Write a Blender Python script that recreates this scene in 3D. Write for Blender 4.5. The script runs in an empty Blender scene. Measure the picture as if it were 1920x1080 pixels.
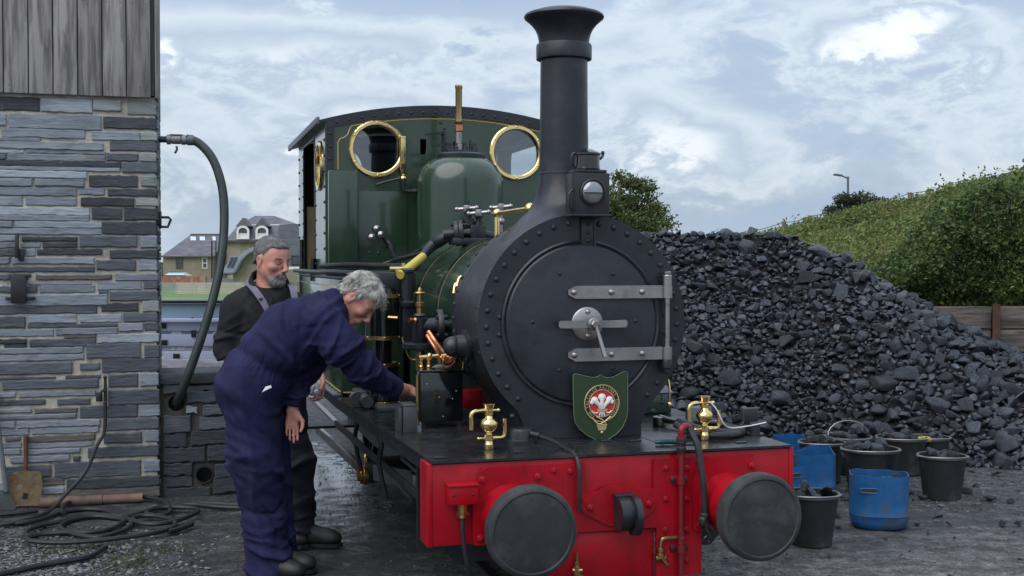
import bpy, bmesh, math, random
import numpy as np
from math import sin, cos, pi, radians, sqrt, atan2, tan, atan, exp
from mathutils import Vector, Matrix

scene = bpy.context.scene
col = scene.collection
random.seed(7)
rng = np.random.default_rng(11)

# ------------------------------------------------------------------ camera, sky, sun, exposure
FOC = 2237.0                       # focal length in photo pixels (1920 wide)
PITCH = atan(50 / FOC)
EYE = Vector((0, 0, 1.6))
cam_d = bpy.data.cameras.new('camera')
cam = bpy.data.objects.new('camera', cam_d)
col.objects.link(cam)
cam.location = EYE
cam.rotation_euler = (pi / 2 - PITCH, 0, 0)
cam_d.sensor_width = 36
cam_d.lens = 36 * FOC / 1920
cam_d.clip_start = 0.05
cam_d.clip_end = 6000
scene.camera = cam

SUN_EL, SUN_AZ = radians(52), radians(-140)      # azimuth measured from +Y towards +X
sun_d = bpy.data.lights.new('sun', 'SUN')
sun_d.energy = 1.5
sun_d.angle = radians(65)
sun_d.color = (1.0, 0.97, 0.93)
sun = bpy.data.objects.new('sun', sun_d)
col.objects.link(sun)
sd = Vector((sin(SUN_AZ) * cos(SUN_EL), cos(SUN_AZ) * cos(SUN_EL), sin(SUN_EL)))
sun.rotation_euler = sd.to_track_quat('Z', 'Y').to_euler()
sun.location = (0, 0, 30)

scene.view_settings.view_transform = 'Standard'
scene.view_settings.look = 'None'
scene.view_settings.exposure = 0.44
scene.view_settings.gamma = 1.0
scene.view_settings.use_curve_mapping = False


class NT:
    """small helper to wire nodes"""
    def __init__(s, tree):
        s.t = tree
        s.n = tree.nodes
        s.l = tree.links

    def new(s, typ, **kw):
        n = s.n.new(typ)
        for k, v in kw.items():
            if k == 'inp':
                for a, b in v.items():
                    if hasattr(b, 'links'):
                        s.l.new(b, n.inputs[a])
                    else:
                        n.inputs[a].default_value = b
            else:
                setattr(n, k, v)
        return n

    def math(s, op, a, b=None, c=None, clamp=False):
        n = s.n.new('ShaderNodeMath')
        n.operation = op
        n.use_clamp = clamp
        for i, x in enumerate((a, b, c)):
            if x is None:
                continue
            if hasattr(x, 'links'):
                s.l.new(x, n.inputs[i])
            else:
                n.inputs[i].default_value = x
        return n.outputs[0]

    def mix(s, f, a, b, blend='MIX'):
        n = s.n.new('ShaderNodeMix')
        n.data_type = 'RGBA'
        n.blend_type = blend
        for i, x in ((0, f), (6, a), (7, b)):
            if hasattr(x, 'links'):
                s.l.new(x, n.inputs[i])
            else:
                if i and len(x) == 3:
                    x = (*x, 1)
                n.inputs[i].default_value = x
        return n.outputs[2]

    def noise(s, vec, scale, detail=4, rough=.5, dist=0):
        n = s.n.new('ShaderNodeTexNoise')
        n.inputs['Scale'].default_value = scale
        n.inputs['Detail'].default_value = detail
        n.inputs['Roughness'].default_value = rough
        n.inputs['Distortion'].default_value = dist
        if vec is not None:
            s.l.new(vec, n.inputs['Vector'])
        return n.outputs['Fac']

    def ramp(s, fac, stops, interp='LINEAR'):
        n = s.n.new('ShaderNodeValToRGB')
        n.color_ramp.interpolation = interp
        e = n.color_ramp.elements
        while len(e) > 1:
            e.remove(e[-1])
        for i, (p, c) in enumerate(stops):
            x = e[0] if i == 0 else e.new(p)
            x.position = p
            if not hasattr(c, '__len__'):
                c = (c, c, c)
            x.color = (*c[:3], 1)
        s.l.new(fac, n.inputs[0])
        return n.outputs[0]


world = bpy.data.worlds.new('World')
scene.world = world
world.use_nodes = True
w = NT(world.node_tree)
for n in list(w.n):
    w.n.remove(n)
tc = w.new('ShaderNodeTexCoord')
sep = w.new('ShaderNodeSeparateXYZ', inp={0: tc.outputs['Generated']})
dx, dy, dz = sep.outputs
sky = w.new('ShaderNodeTexSky', sky_type='NISHITA', sun_disc=False, sun_elevation=SUN_EL, sun_rotation=SUN_AZ,
            altitude=10, air_density=1.0, dust_density=1.0, ozone_density=1.0)
stretch = w.new('ShaderNodeCombineXYZ', inp={0: dx, 1: dy, 2: w.math('MULTIPLY', dz, 2.1)})
n1 = w.noise(stretch.outputs[0], 8.0, 12, .60, .35)
n2 = w.noise(stretch.outputs[0], 2.6, 5, .5, .4)
n3 = w.noise(stretch.outputs[0], 20.0, 10, .64, .5)
az = w.math('ARCTAN2', dx, dy)
wob = w.math('MULTIPLY', w.math('SUBTRACT', n1, .5), .14)
wob3 = w.math('MULTIPLY', w.math('SUBTRACT', n3, .5), .05)
dens = w.math('ADD', w.math('MULTIPLY', n1, .52), w.math('ADD', w.math('MULTIPLY', n2, .30), w.math('MULTIPLY', n3, .22)))


def bank(az0, el0, ra, re, amp):
    """one cloud bank at a direction of the sky (azimuth, elevation in radians)"""
    global dens
    a = w.math('DIVIDE', w.math('SUBTRACT', w.math('ADD', az, wob), az0), ra)
    e = w.math('DIVIDE', w.math('SUBTRACT', w.math('ADD', w.math('ADD', dz, wob3), w.math('MULTIPLY', wob, .6)), el0), re)
    r2 = w.math('ADD', w.math('MULTIPLY', a, a), w.math('MULTIPLY', e, e))
    g = w.math('MULTIPLY', w.math('EXPONENT', w.math('MULTIPLY', r2, -1.0)), amp)
    dens = w.math('ADD', dens, g)


for b in ((.095, .112, .05, .030, .20), (.152, .098, .055, .020, .22), (.31, .178, .045, .018, .32), (.36, .145, .02, .012, .20),
          (.25, .185, .10, .04, .07), (-.12, .120, .07, .016, .20), (-.13, .175, .16, .020, .14), (-.28, .165, .014, .010, .24),
          (.34, .215, .09, .022, -.17), (.21, .165, .05, .035, -.12), (-.22, .130, .06, .03, -.08), (-.04, .170, .03, .012, -.13),
          (-.1, .215, .25, .018, -.10), (.18, .035, .10, .020, -.16), (.24, .09, .07, .03, -.06), (-.25, .03, .12, .018, -.06)):
    bank(*b)
cloud = w.ramp(dens, [(.24, (.28, .385, .55)), (.40, (.325, .41, .54)), (.475, (.375, .455, .57)), (.512, (.475, .55, .64)), (.540, (.555, .62, .695)), (.575, (.50, .57, .655)), (.62, (.41, .485, .585)), (.67, (.48, .555, .645)), (.715, (.60, .66, .725)), (.755, (.72, .765, .805)), (.86, (.80, .83, .855))])
hz = w.math('MULTIPLY', w.math('SUBTRACT', 1.0, w.math('MULTIPLY', w.math('ABSOLUTE', dz), 22.0), clamp=True), .55)
cloud = w.mix(hz, cloud, (.40, .53, .70))
zen = w.math('MULTIPLY_ADD', w.math('MAXIMUM', dz, 0.0), 8.0, 8.6)       # overcast sky: brighter overhead
cl = w.new('ShaderNodeVectorMath', operation='SCALE', inp={0: cloud, 'Scale': zen})
skymix = w.mix(.88, sky.outputs[0], cl.outputs[0])
bg = w.new('ShaderNodeBackground', inp={0: skymix, 1: .1})
wo = w.new('ShaderNodeOutputWorld', inp={0: bg.outputs[0]})

# ------------------------------------------------------------------ measuring helpers
TH = atan(635 / FOC)
LU = Vector((-sin(TH), cos(TH), 0))        # locomotive axis, pointing away
LV = Vector((cos(TH), sin(TH), 0))         # across the locomotive
LO = Vector((.4766, 5.33, 0))              # buffer beam centre on the ground


def ray(x, y):
    a = (x - 960) / FOC
    b = (540 - y) / FOC
    return Vector((a, cos(PITCH) + b * sin(PITCH), -sin(PITCH) + b * cos(PITCH)))


def at(x, y, Y):                           # photo pixel -> point at distance Y
    r = ray(x, y)
    return EYE + r * (Y / r.y)


def ground_at(x, y, z=0.0):
    r = ray(x, y)
    return EYE + r * ((z - EYE.z) / r.z)


def on_plane(x, y, n, p0):
    r = ray(x, y)
    return EYE + r * ((p0 - EYE).dot(n) / r.dot(n))


# ------------------------------------------------------------------ object helpers
def tag(o, label=None, cat=None, group=None, kind=None):
    if label: o['label'] = label
    if cat: o['category'] = cat
    if group: o['group'] = group
    if kind: o['kind'] = kind
    return o


def empty(name, loc=(0, 0, 0), rz=0, **kw):
    o = bpy.data.objects.new(name, None)
    o.location = loc
    o.rotation_euler = (0, 0, rz)
    o.empty_display_size = .1
    col.objects.link(o)
    tag(o, **kw)
    return o


def mesh_obj(name, me, mat=None, parent=None, **kw):
    if mat is not None and not me.materials:
        me.materials.append(mat)
    o = bpy.data.objects.new(name, me)
    col.objects.link(o)
    if parent is not None:
        o.parent = parent
    tag(o, **kw)
    return o


def smooth_me(me, ang=35):
    if len(me.polygons):
        me.polygons.foreach_set('use_smooth', [True] * len(me.polygons))
        me.set_sharp_from_angle(angle=radians(ang))
    me.update()
    return me


def np_mesh(name, verts, faces, smooth=True):
    """verts (n,3) float, faces (m,k) int, all faces of the same size"""
    me = bpy.data.meshes.new(name)
    n, m, k = len(verts), len(faces), faces.shape[1]
    me.vertices.add(n)
    me.vertices.foreach_set('co', np.ascontiguousarray(verts, dtype=np.float32).ravel())
    me.loops.add(m * k)
    me.loops.foreach_set('vertex_index', np.ascontiguousarray(faces, dtype=np.int32).ravel())
    me.polygons.add(m)
    me.polygons.foreach_set('loop_start', np.arange(m, dtype=np.int32) * k)
    me.update(calc_edges=True)
    me.polygons.foreach_set('use_smooth', [smooth] * m)
    me.validate()
    return me


def frame(axis):
    a = Vector(axis).normalized()
    h = Vector((0, 0, 1)) if abs(a.z) < .9 else Vector((1, 0, 0))
    x = h.cross(a).normalized()
    return x, a.cross(x), a


def catmull(pts, sub):
    p = [Vector(q) for q in pts]
    if sub < 2 or len(p) < 3:
        return p
    out = []
    for i in range(len(p) - 1):
        a = p[i - 1] if i else p[0] * 2 - p[1]
        b, c = p[i], p[i + 1]
        d = p[i + 2] if i + 2 < len(p) else p[-1] * 2 - p[-2]
        for k in range(sub):
            t = k / sub
            out.append(.5 * ((2 * b) + (c - a) * t + (2 * a - 5 * b + 4 * c - d) * t * t + (3 * b - a - 3 * c + d) * t ** 3))
    out.append(p[-1])
    return out


class MB:
    def __init__(s):
        s.v = []
        s.f = []

    def add(s, vs, fs):
        o = len(s.v)
        s.v += [tuple(x) for x in vs]
        s.f += [tuple(i + o for i in f) for f in fs]
        return s

    def box(s, x0, x1, y0, y1, z0, z1, bev=0.0, M=None):
        bm = bmesh.new()
        r = bmesh.ops.create_cube(bm, size=1)
        for v in bm.verts:
            v.co = Vector(((x0 + x1) / 2 + v.co.x * (x1 - x0), (y0 + y1) / 2 + v.co.y * (y1 - y0), (z0 + z1) / 2 + v.co.z * (z1 - z0)))
        if bev:
            bmesh.ops.bevel(bm, geom=list(bm.edges), offset=bev, segments=2, affect='EDGES', profile=.5)
        bm.verts.index_update()
        s.add([(M @ v.co if M else v.co) for v in bm.verts], [[v.index for v in f.verts] for f in bm.faces])
        bm.free()
        return s

    def bar(s, p0, p1, w, h, bev=0.0, up=(0, 0, 1)):
        """rectangular bar from p0 to p1"""
        p0, p1 = Vector(p0), Vector(p1)
        d = p1 - p0
        y = d.normalized()
        x = y.cross(Vector(up)).normalized()
        z = x.cross(y)
        M = Matrix((x, y, z)).transposed().to_4x4()
        M.translation = (p0 + p1) / 2
        return s.box(-w / 2, w / 2, -d.length / 2, d.length / 2, -h / 2, h / 2, bev, M)

    def lathe(s, prof, org=(0, 0, 0), axis=(0, 0, 1), n=32, cap=True):
        """prof: list of (radius, distance along axis)"""
        x, y, a = frame(axis)
        org = Vector(org)
        vs, fs = [], []
        for r, h in prof:
            for k in range(n):
                t = 2 * pi * k / n
                vs.append(org + a * h + (x * cos(t) + y * sin(t)) * r)
        for i in range(len(prof) - 1):
            for k in range(n):
                k2 = (k + 1) % n
                fs.append((i * n + k, i * n + k2, (i + 1) * n + k2, (i + 1) * n + k))
        if cap:
            if prof[0][0] > 1e-4: fs.append(tuple(range(n - 1, -1, -1)))
            if prof[-1][0] > 1e-4: fs.append(tuple((len(prof) - 1) * n + k for k in range(n)))
        return s.add(vs, fs)

    def cyl(s, p0, p1, r0, r1=None, n=16):
        p0, p1 = Vector(p0), Vector(p1)
        return s.lathe([(r0, 0), (r0 if r1 is None else r1, (p1 - p0).length)], p0, p1 - p0, n)

    def ball(s, c, r, n=14, m=8, sc=(1, 1, 1)):
        vs, fs = [], []
        c = Vector(c)
        for i in range(m + 1):
            ph = pi * i / m
            for k in range(n):
                t = 2 * pi * k / n
                vs.append(c + Vector((sin(ph) * cos(t) * r * sc[0], sin(ph) * sin(t) * r * sc[1], cos(ph) * r * sc[2])))
        for i in range(m):
            for k in range(n):
                k2 = (k + 1) % n
                fs.append((i * n + k, (i + 1) * n + k, (i + 1) * n + k2, i * n + k2))
        return s.add(vs, fs)

    def tube(s, pts, r, n=8, sub=1, taper=None, cap=True):
        p = catmull(pts, sub)
        m = len(p)
        rr = r if hasattr(r, '__len__') else [r] * m
        if len(rr) != m:
            rr = list(np.interp(np.linspace(0, 1, m), np.linspace(0, 1, len(rr)), rr))
        T = [(p[min(i + 1, m - 1)] - p[max(i - 1, 0)]).normalized() for i in range(m)]
        x, y, _ = frame(T[0])
        vs, fs = [], []
        for i in range(m):
            if i:
                x = (x - T[i] * x.dot(T[i])).normalized()
                y = T[i].cross(x)
            for k in range(n):
                t = 2 * pi * k / n
                vs.append(p[i] + (x * cos(t) + y * sin(t)) * rr[i])
        for i in range(m - 1):
            for k in range(n):
                k2 = (k + 1) % n
                fs.append((i * n + k, i * n + k2, (i + 1) * n + k2, (i + 1) * n + k))
        if cap:
            fs.append(tuple(range(n - 1, -1, -1)))
            fs.append(tuple((m - 1) * n + k for k in range(n)))
        return s.add(vs, fs)

    def prism(s, poly, org, ex, ey, depth):
        """outline poly (2D) spanned by ex, ey from org, pushed along ex x ey by depth"""
        org, ex, ey = Vector(org), Vector(ex), Vector(ey)
        nz = ex.cross(ey).normalized() * depth
        n = len(poly)
        a = [org + ex * p[0] + ey * p[1] for p in poly]
        vs = a + [q + nz for q in a]
        fs = [tuple(range(n - 1, -1, -1)), tuple(range(n, 2 * n))]
        fs += [(i, (i + 1) % n, n + (i + 1) % n, n + i) for i in range(n)]
        return s.add(vs, fs)

    def torus(s, c, axis, R, r, n=36, m=10):
        x, y, a = frame(axis)
        c = Vector(c)
        vs, fs = [], []
        for i in range(n):
            t = 2 * pi * i / n
            d = x * cos(t) + y * sin(t)
            for k in range(m):
                q = 2 * pi * k / m
                vs.append(c + d * (R + r * cos(q)) + a * r * sin(q))
        for i in range(n):
            for k in range(m):
                i2, k2 = (i + 1) % n, (k + 1) % m
                fs.append((i * m + k, i2 * m + k, i2 * m + k2, i * m + k2))
        return s.add(vs, fs)

    def mesh(s, name, ang=35):
        me = bpy.data.meshes.new(name)
        me.from_pydata(s.v, [], s.f)
        me.update()
        bm = bmesh.new()
        bm.from_mesh(me)
        bmesh.ops.recalc_face_normals(bm, faces=bm.faces)
        bm.to_mesh(me)
        bm.free()
        return smooth_me(me, ang)

    def build(s, name, mat, parent=None, ang=35, **kw):
        return mesh_obj(name, s.mesh(name, ang), mat, parent, **kw)


def plate(name, outer, holes, thick, M, mat, parent=None, **kw):
    """flat plate with holes (2D curve filled and extruded, then turned into a mesh); M places its xy plane"""
    cu = bpy.data.curves.new(name, 'CURVE')
    cu.dimensions = '2D'
    cu.fill_mode = 'BOTH'
    cu.extrude = thick / 2
    for ring in [outer] + holes:
        sp = cu.splines.new('POLY')
        sp.points.add(len(ring) - 1)
        for i, p in enumerate(ring):
            sp.points[i].co = (p[0], p[1], 0, 1)
        sp.use_cyclic_u = True
    t = bpy.data.objects.new('tmp', cu)
    col.objects.link(t)
    dg = bpy.context.evaluated_depsgraph_get()
    me = bpy.data.meshes.new_from_object(t.evaluated_get(dg))
    bpy.data.objects.remove(t)
    bpy.data.curves.remove(cu)
    me.transform(M)
    me.name = name
    smooth_me(me, 35)
    return mesh_obj(name, me, mat, parent, **kw)


def text_mesh(txt, size, thick=.001):
    cu = bpy.data.curves.new('txt', 'FONT')
    cu.body = txt
    cu.size = size
    cu.extrude = thick
    cu.align_x = 'CENTER'
    t = bpy.data.objects.new('tmp', cu)
    col.objects.link(t)
    dg = bpy.context.evaluated_depsgraph_get()
    me = bpy.data.meshes.new_from_object(t.evaluated_get(dg))
    bpy.data.objects.remove(t)
    bpy.data.curves.remove(cu)
    return me


def circ(cx, cy, r, n=40, ry=None):
    return [(cx + r * cos(2 * pi * k / n), cy + (ry or r) * sin(2 * pi * k / n)) for k in range(n)]


# ------------------------------------------------------------------ materials
MATS = {}


def pmat(name, c, rough=.5, metal=0.0, var=.15, vs=6.0, bump=.0, bs=40.0, coat=0.0, spec=.5, c2=None, f2=.5, s2=4.0,
         rvar=.1, stretch=None, island=0.0, objrand=0.0, bump2=None, coat_rough=.08):
    m = bpy.data.materials.new(name)
    m.use_nodes = True
    g = NT(m.node_tree)
    b = g.n['Principled BSDF']
    tcn = g.new('ShaderNodeTexCoord')
    vec = tcn.outputs['Object']
    if stretch:
        mp = g.new('ShaderNodeMapping', inp={0: vec})
        mp.inputs['Scale'].default_value = stretch
        vec = mp.outputs[0]
    if objrand:
        oi = g.new('ShaderNodeObjectInfo')
        sh = g.new('ShaderNodeVectorMath', operation='SCALE', inp={0: (37., 19., 53.), 'Scale': oi.outputs['Random']})
        vec = g.new('ShaderNodeVectorMath', operation='ADD', inp={0: vec, 1: sh.outputs[0]}).outputs[0]
    nz = g.noise(vec, vs, 6, .6)
    colr = g.ramp(nz, [(.25, [x * (1 - var) for x in c]), (.5, c), (.75, [min(1, x * (1 + var)) for x in c])])
    if c2 is not None:
        n2 = g.noise(vec, s2, 7, .65, .3)
        colr = g.mix(g.ramp(n2, [(f2 - .07, 0), (f2 + .07, 1)]), colr, c2)
    for amt, sock in ((island, 'i'), (objrand, 'o')):
        if amt:
            rnd = g.new('ShaderNodeNewGeometry').outputs['Random Per Island'] if sock == 'i' else g.new('ShaderNodeObjectInfo').outputs['Random']
            fac = g.math('MULTIPLY_ADD', rnd, 2 * amt, 1 - amt)
            sc = g.new('ShaderNodeVectorMath', operation='SCALE', inp={0: colr, 'Scale': fac})
            colr = sc.outputs[0]
    g.l.new(colr, b.inputs['Base Color'])
    rr = g.math('MULTIPLY_ADD', g.math('SUBTRACT', g.noise(vec, vs * 2.3, 5, .6), .5), rvar * 2, rough, clamp=True)
    g.l.new(rr, b.inputs['Roughness'])
    b.inputs['Metallic'].default_value = metal
    b.inputs['Specular IOR Level'].default_value = spec
    b.inputs['Coat Weight'].default_value = coat
    b.inputs['Coat Roughness'].default_value = coat_rough
    if bump:
        h = g.noise(vec, bs, 6, .6)
        if bump2:
            h = g.math('ADD', h, g.math('MULTIPLY', g.noise(vec, bump2[1], 3, .5), bump2[0]))
        bp = g.new('ShaderNodeBump', inp={'Strength': 1.0, 'Distance': bump, 'Height': h})
        g.l.new(bp.outputs[0], b.inputs['Normal'])
    MATS[name] = m
    return m


M_black = pmat('black_enamel', (.016, .018, .023), .34, var=.25, bump=.0012, bs=26, c2=(.03, .033, .038), f2=.58, s2=5, rvar=.12)
M_smoke = pmat('smokebox_black', (.0125, .0155, .0215), .40, var=.25, vs=3, bump=.0016, bs=18, c2=(.024, .028, .036), f2=.55, s2=3.5, rvar=.22)
M_gloss = pmat('gloss_black', (.006, .007, .009), .12, var=.2, bump=.0003, bs=30, coat=.6)
M_deck = pmat('footplate_black', (.016, .018, .021), .25, var=.4, vs=4, bump=.0008, bs=30, c2=(.045, .047, .05), f2=.6, s2=3, rvar=.22)
M_green = pmat('deep_green_paint', (.019, .044, .025), .24, var=.15, vs=3, bump=.0004, bs=12, coat=.55, c2=(.025, .050, .030), f2=.55, s2=2)
M_shield = pmat('shield_green', (.021, .046, .015), .4, var=.1, bump=.0003, bs=50)
M_red = pmat('red_paint', (.36, .0025, .011), .38, var=.24, vs=3, bump=.0012, bs=20, c2=(.25, .0025, .008), f2=.56, s2=3.5, coat=.08, rvar=.2, spec=.32)
M_redworn = pmat('worn_red_paint', (.17, .008, .010), .42, var=.3, bump=.001, bs=60, c2=(.33, .24, .24), f2=.67, s2=16)
M_brass = pmat('polished_brass', (.86, .64, .29), .15, 1.0, var=.12, vs=20, bump=.0004, bs=60, rvar=.1)
M_dgrey = pmat('dark_grey_steel', (.05, .055, .062), .45, var=.25, vs=12, bump=.001, bs=40)
M_oldbrass = pmat('dull_brass', (.42, .29, .12), .34, 1.0, var=.3, vs=18, bump=.0006, bs=60)
M_copper = pmat('copper_pipe', (.50, .21, .12), .28, 1.0, var=.3, vs=14)
M_steel = pmat('bright_steel', (.36, .34, .335), .36, 1.0, var=.2, vs=9, bump=.0006, bs=50, c2=(.24, .22, .22), f2=.6, s2=7, rvar=.12)
M_iron = pmat('dark_iron', (.045, .045, .048), .45, .6, var=.3, vs=10, bump=.001, bs=50)
M_greysteel = pmat('grey_painted_steel', (.11, .12, .13), .45, var=.2, vs=10, bump=.001, bs=40)
M_rubber = pmat('buffer_rubber', (.022, .024, .027), .62, var=.3, vs=7, bump=.0022, bs=14, c2=(.046, .050, .052), f2=.55, s2=5, rvar=.1)
M_hose = pmat('black_hose_rubber', (.020, .021, .024), .5, var=.3, vs=14, bump=.0006, bs=60)
M_suction = pmat('dark_green_hose', (.035, .05, .045), .42, var=.25, vs=9, bump=.0008, bs=50, c2=(.06, .07, .065), f2=.6)
M_yellow = pmat('yellow_sleeve', (.55, .43, .07), .4, var=.1)
M_lining = pmat('yellow_lining', (.62, .42, .10), .4, var=.05)
M_white = pmat('white_paint', (.75, .75, .73), .45, var=.08)
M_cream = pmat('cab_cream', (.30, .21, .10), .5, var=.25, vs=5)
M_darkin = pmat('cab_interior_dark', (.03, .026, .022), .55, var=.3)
M_wool = pmat('cloth_rag', (.62, .62, .64), .9, var=.15, vs=20, bump=.004, bs=40)

M_timber = pmat('weathered_timber', (.205, .185, .175), .8, var=.5, vs=3.0, stretch=(9, 9, .7), bump=.003, bs=9, c2=(.33, .305, .29), f2=.52, s2=3, objrand=.18)
M_mortar = pmat('lime_mortar', (.50, .46, .385), .92, var=.22, vs=9, bump=.012, bs=26, c2=(.27, .25, .215), f2=.58, s2=4)
M_coalm = None


def slate_mat(name, c):
    return pmat(name, c, .60, var=.26, vs=4, stretch=(1, 1, 5), bump=.007, bs=11, c2=[x * .62 for x in c], f2=.60, s2=6, objrand=.20, rvar=.12, spec=.4)


M_sl = {'l': slate_mat('slate_light', (.31, .345, .38)), 'm': slate_mat('slate_mid', (.225, .252, .287)), 'd': slate_mat('slate_dark', (.092, .105, .124)),
        'k': slate_mat('slate_black', (.050, .057, .067)), 'g': slate_mat('slate_green_grey', (.27, .295, .285)), 'b': slate_mat('slate_brown', (.125, .112, .105))}



def layer(m, c, scale, lo, hi, amt=1.0, stretch=None):
    """a further stain: patches of another colour over the base colour"""
    g = NT(m.node_tree)
    b = g.n['Principled BSDF']
    old = b.inputs['Base Color'].links[0].from_socket
    vec = g.new('ShaderNodeTexCoord').outputs['Object']
    oi = g.new('ShaderNodeObjectInfo')
    sh = g.new('ShaderNodeVectorMath', operation='SCALE', inp={0: (31., 17., 47.), 'Scale': oi.outputs['Random']})
    vec = g.new('ShaderNodeVectorMath', operation='ADD', inp={0: vec, 1: sh.outputs[0]}).outputs[0]
    if stretch:
        mp = g.new('ShaderNodeMapping', inp={0: vec}); mp.inputs['Scale'].default_value = stretch
        vec = mp.outputs[0]
    f = g.math('MULTIPLY', g.ramp(g.noise(vec, scale, 9, .7, .2), [(lo, 0), (hi, 1)]), amt)
    g.l.new(g.mix(f, old, c), b.inputs['Base Color'])


layer(M_red, (.07, .008, .010), 7, .58, .72, .5, (3, 3, .6))
layer(M_red, (.02, .012, .012), 26, .64, .70, .8)
layer(M_red, (.42, .10, .10), 40, .68, .72, .5)
for k_m in 'lmdkg':
    layer(M_sl[k_m], (.20, .15, .105), 4, .60, .72, .55)
    layer(M_sl[k_m], (.36, .36, .34), 22, .64, .72, .5)
layer(M_timber, (.07, .065, .06), 2.2, .56, .68, .6, (3, 3, .5))
layer(M_timber, (.10, .085, .07), 9, .66, .70, .8)
layer(M_smoke, (.050, .048, .048), 7, .60, .74, .5)
layer(M_smoke, (.045, .028, .02), 16, .68, .74, .5)
layer(M_deck, (.085, .085, .085), 11, .58, .72, .45)
layer(M_rubber, (.085, .088, .09), 4, .56, .72, .45)
layer(M_green, (.024, .038, .026), 9, .60, .72, .4)
M_coal = pmat('coal', (.0165, .0205, .029), .35, var=.5, vs=9, bump=.012, bs=18, c2=(.042, .048, .060), f2=.55, s2=6, island=.65, rvar=.2, spec=.5)
M_coalo = pmat('coal_lump', (.020, .025, .035), .34, var=.5, vs=9, bump=.012, bs=18, c2=(.056, .063, .076), f2=.53, s2=7, objrand=.65, rvar=.2, spec=.5)
M_coaldust = pmat('coal_dust', (.010, .011, .013), .8, var=.4, vs=8, bump=.02, bs=30)
# ------------------------------------------------------------------ ground
def terrain(Y):
    return np.where(Y < 24, 0.0, np.where(Y < 120, -(Y - 24) / 96 * 1.75, -1.75 + np.minimum((Y - 120) / 60, 1) * 1.2))


def fbm(x, y, seed, octs=4, f=1.0):
    r = np.random.default_rng(seed)
    o = np.zeros_like(x)
    a = 1.0
    for _ in range(octs):
        for _ in range(3):
            t = r.uniform(0, 2 * pi)
            o += a * np.sin((x * cos(t) + y * sin(t)) * f * r.uniform(.7, 1.3) + r.uniform(0, 6.28) + 1.3 * np.sin((x * -sin(t) + y * cos(t)) * f * .7 + r.uniform(0, 6)))
        a *= .55
        f *= 2.1
    return o / 5


def grid_mesh(name, xs, ys, zf):
    X, Y = np.meshgrid(xs, ys)
    Z = zf(X, Y)
    v = np.stack([X.ravel(), Y.ravel(), Z.ravel()], 1)
    nx, ny = len(xs), len(ys)
    i = np.arange(nx * ny).reshape(ny, nx)
    f = np.stack([i[:-1, :-1].ravel(), i[:-1, 1:].ravel(), i[1:, 1:].ravel(), i[1:, :-1].ravel()], 1)
    return np_mesh(name, v, f)


def ground_z(X, Y):
    near = np.exp(-((np.maximum(np.hypot(X, Y - 7) - 7, 0)) / 4) ** 2)
    return terrain(Y) + near * (.010 * fbm(X, Y, 3, 4, 2.2) + .0045 * fbm(X, Y, 5, 3, 16) - .008)


gm = bpy.data.materials.new('coal_yard_ground')
gm.use_nodes = True
g = NT(gm.node_tree)
B = g.n['Principled BSDF']
P = g.new('ShaderNodeTexCoord').outputs['Object']
sp = g.new('ShaderNodeSeparateXYZ', inp={0: P})
px, py, pz = sp.outputs
big = g.noise(P, .9, 6, .6, .4)
mid = g.noise(P, 7, 14, .78, .1)
strm = g.new('ShaderNodeMapping', inp={0: P})
strm.inputs['Scale'].default_value = (2.0, 2.4, 1)
streak = g.noise(strm.outputs[0], 2.6, 15, .78, .1)
fine = g.noise(P, 38, 10, .8)
base = g.ramp(streak, [(.38, (.019, .0205, .024)), (.48, (.038, .040, .045)), (.55, (.068, .069, .073)), (.62, (.135, .134, .133)), (.72, (.20, .197, .19))])
# dusty concrete shows towards the right foreground, coal dust everywhere near the heap
conc = g.ramp(g.math('ADD', g.math('MULTIPLY', big, .6), g.math('ADD', g.math('MULTIPLY', g.math('SUBTRACT', 6.9, py), .30), g.math('MULTIPLY', g.math('SUBTRACT', mid, .5), .5))), [(.18, 0), (.62, 1)])
conc = g.math('MULTIPLY', conc, g.ramp(px, [(.30, 0), (.95, 1)]))
ccol = g.ramp(streak, [(.34, (.03, .03, .032)), (.44, (.075, .075, .077)), (.51, (.15, .147, .145)), (.60, (.215, .21, .203)), (.72, (.29, .285, .275))])
c = g.mix(conc, base, ccol)
grit = g.ramp(g.noise(P, 75, 8, .8), [(.36, .45), (.5, 1.0), (.62, 1.75)])
c = g.mix(1.0, c, grit, 'MULTIPLY')
grit2 = g.ramp(g.noise(P, 17, 10, .78), [(.38, .55), (.5, 1.0), (.62, 1.5)])
c = g.mix(1.0, c, grit2, 'MULTIPLY')
spk = g.ramp(fine, [(.64, 0), (.74, 1)])
c = g.mix(g.math('MULTIPLY', spk, .5), c, (.13, .125, .12))
spd = g.ramp(g.noise(P, 28, 5, .7), [(.60, 0), (.68, 1)])
c = g.mix(g.math('MULTIPLY', spd, .7), c, (.014, .014, .016))
# wet patch along the left side of the engine
du = g.math('ADD', g.math('MULTIPLY', g.math('SUBTRACT', px, LO.x), LV.x), g.math('MULTIPLY', g.math('SUBTRACT', py, LO.y), LV.y))
dl = g.math('ADD', g.math('MULTIPLY', g.math('SUBTRACT', px, LO.x), LU.x), g.math('MULTIPLY', g.math('SUBTRACT', py, LO.y), LU.y))
a1 = g.math('DIVIDE', g.math('ADD', du, .88), .42)
a2 = g.math('DIVIDE', g.math('SUBTRACT', dl, 3.7), 2.4)
wetg = g.math('EXPONENT', g.math('MULTIPLY', g.math('ADD', g.math('MULTIPLY', a1, a1), g.math('MULTIPLY', a2, a2)), -1.0))
wetm = g.math('ADD', wetg, g.math('ADD', g.math('MULTIPLY', g.math('SUBTRACT', streak, .5), 1.7), g.math('MULTIPLY', g.math('SUBTRACT', mid, .5), 2.2)))
wet = g.ramp(wetm, [(.50, 0), (.60, 1)])
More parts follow.
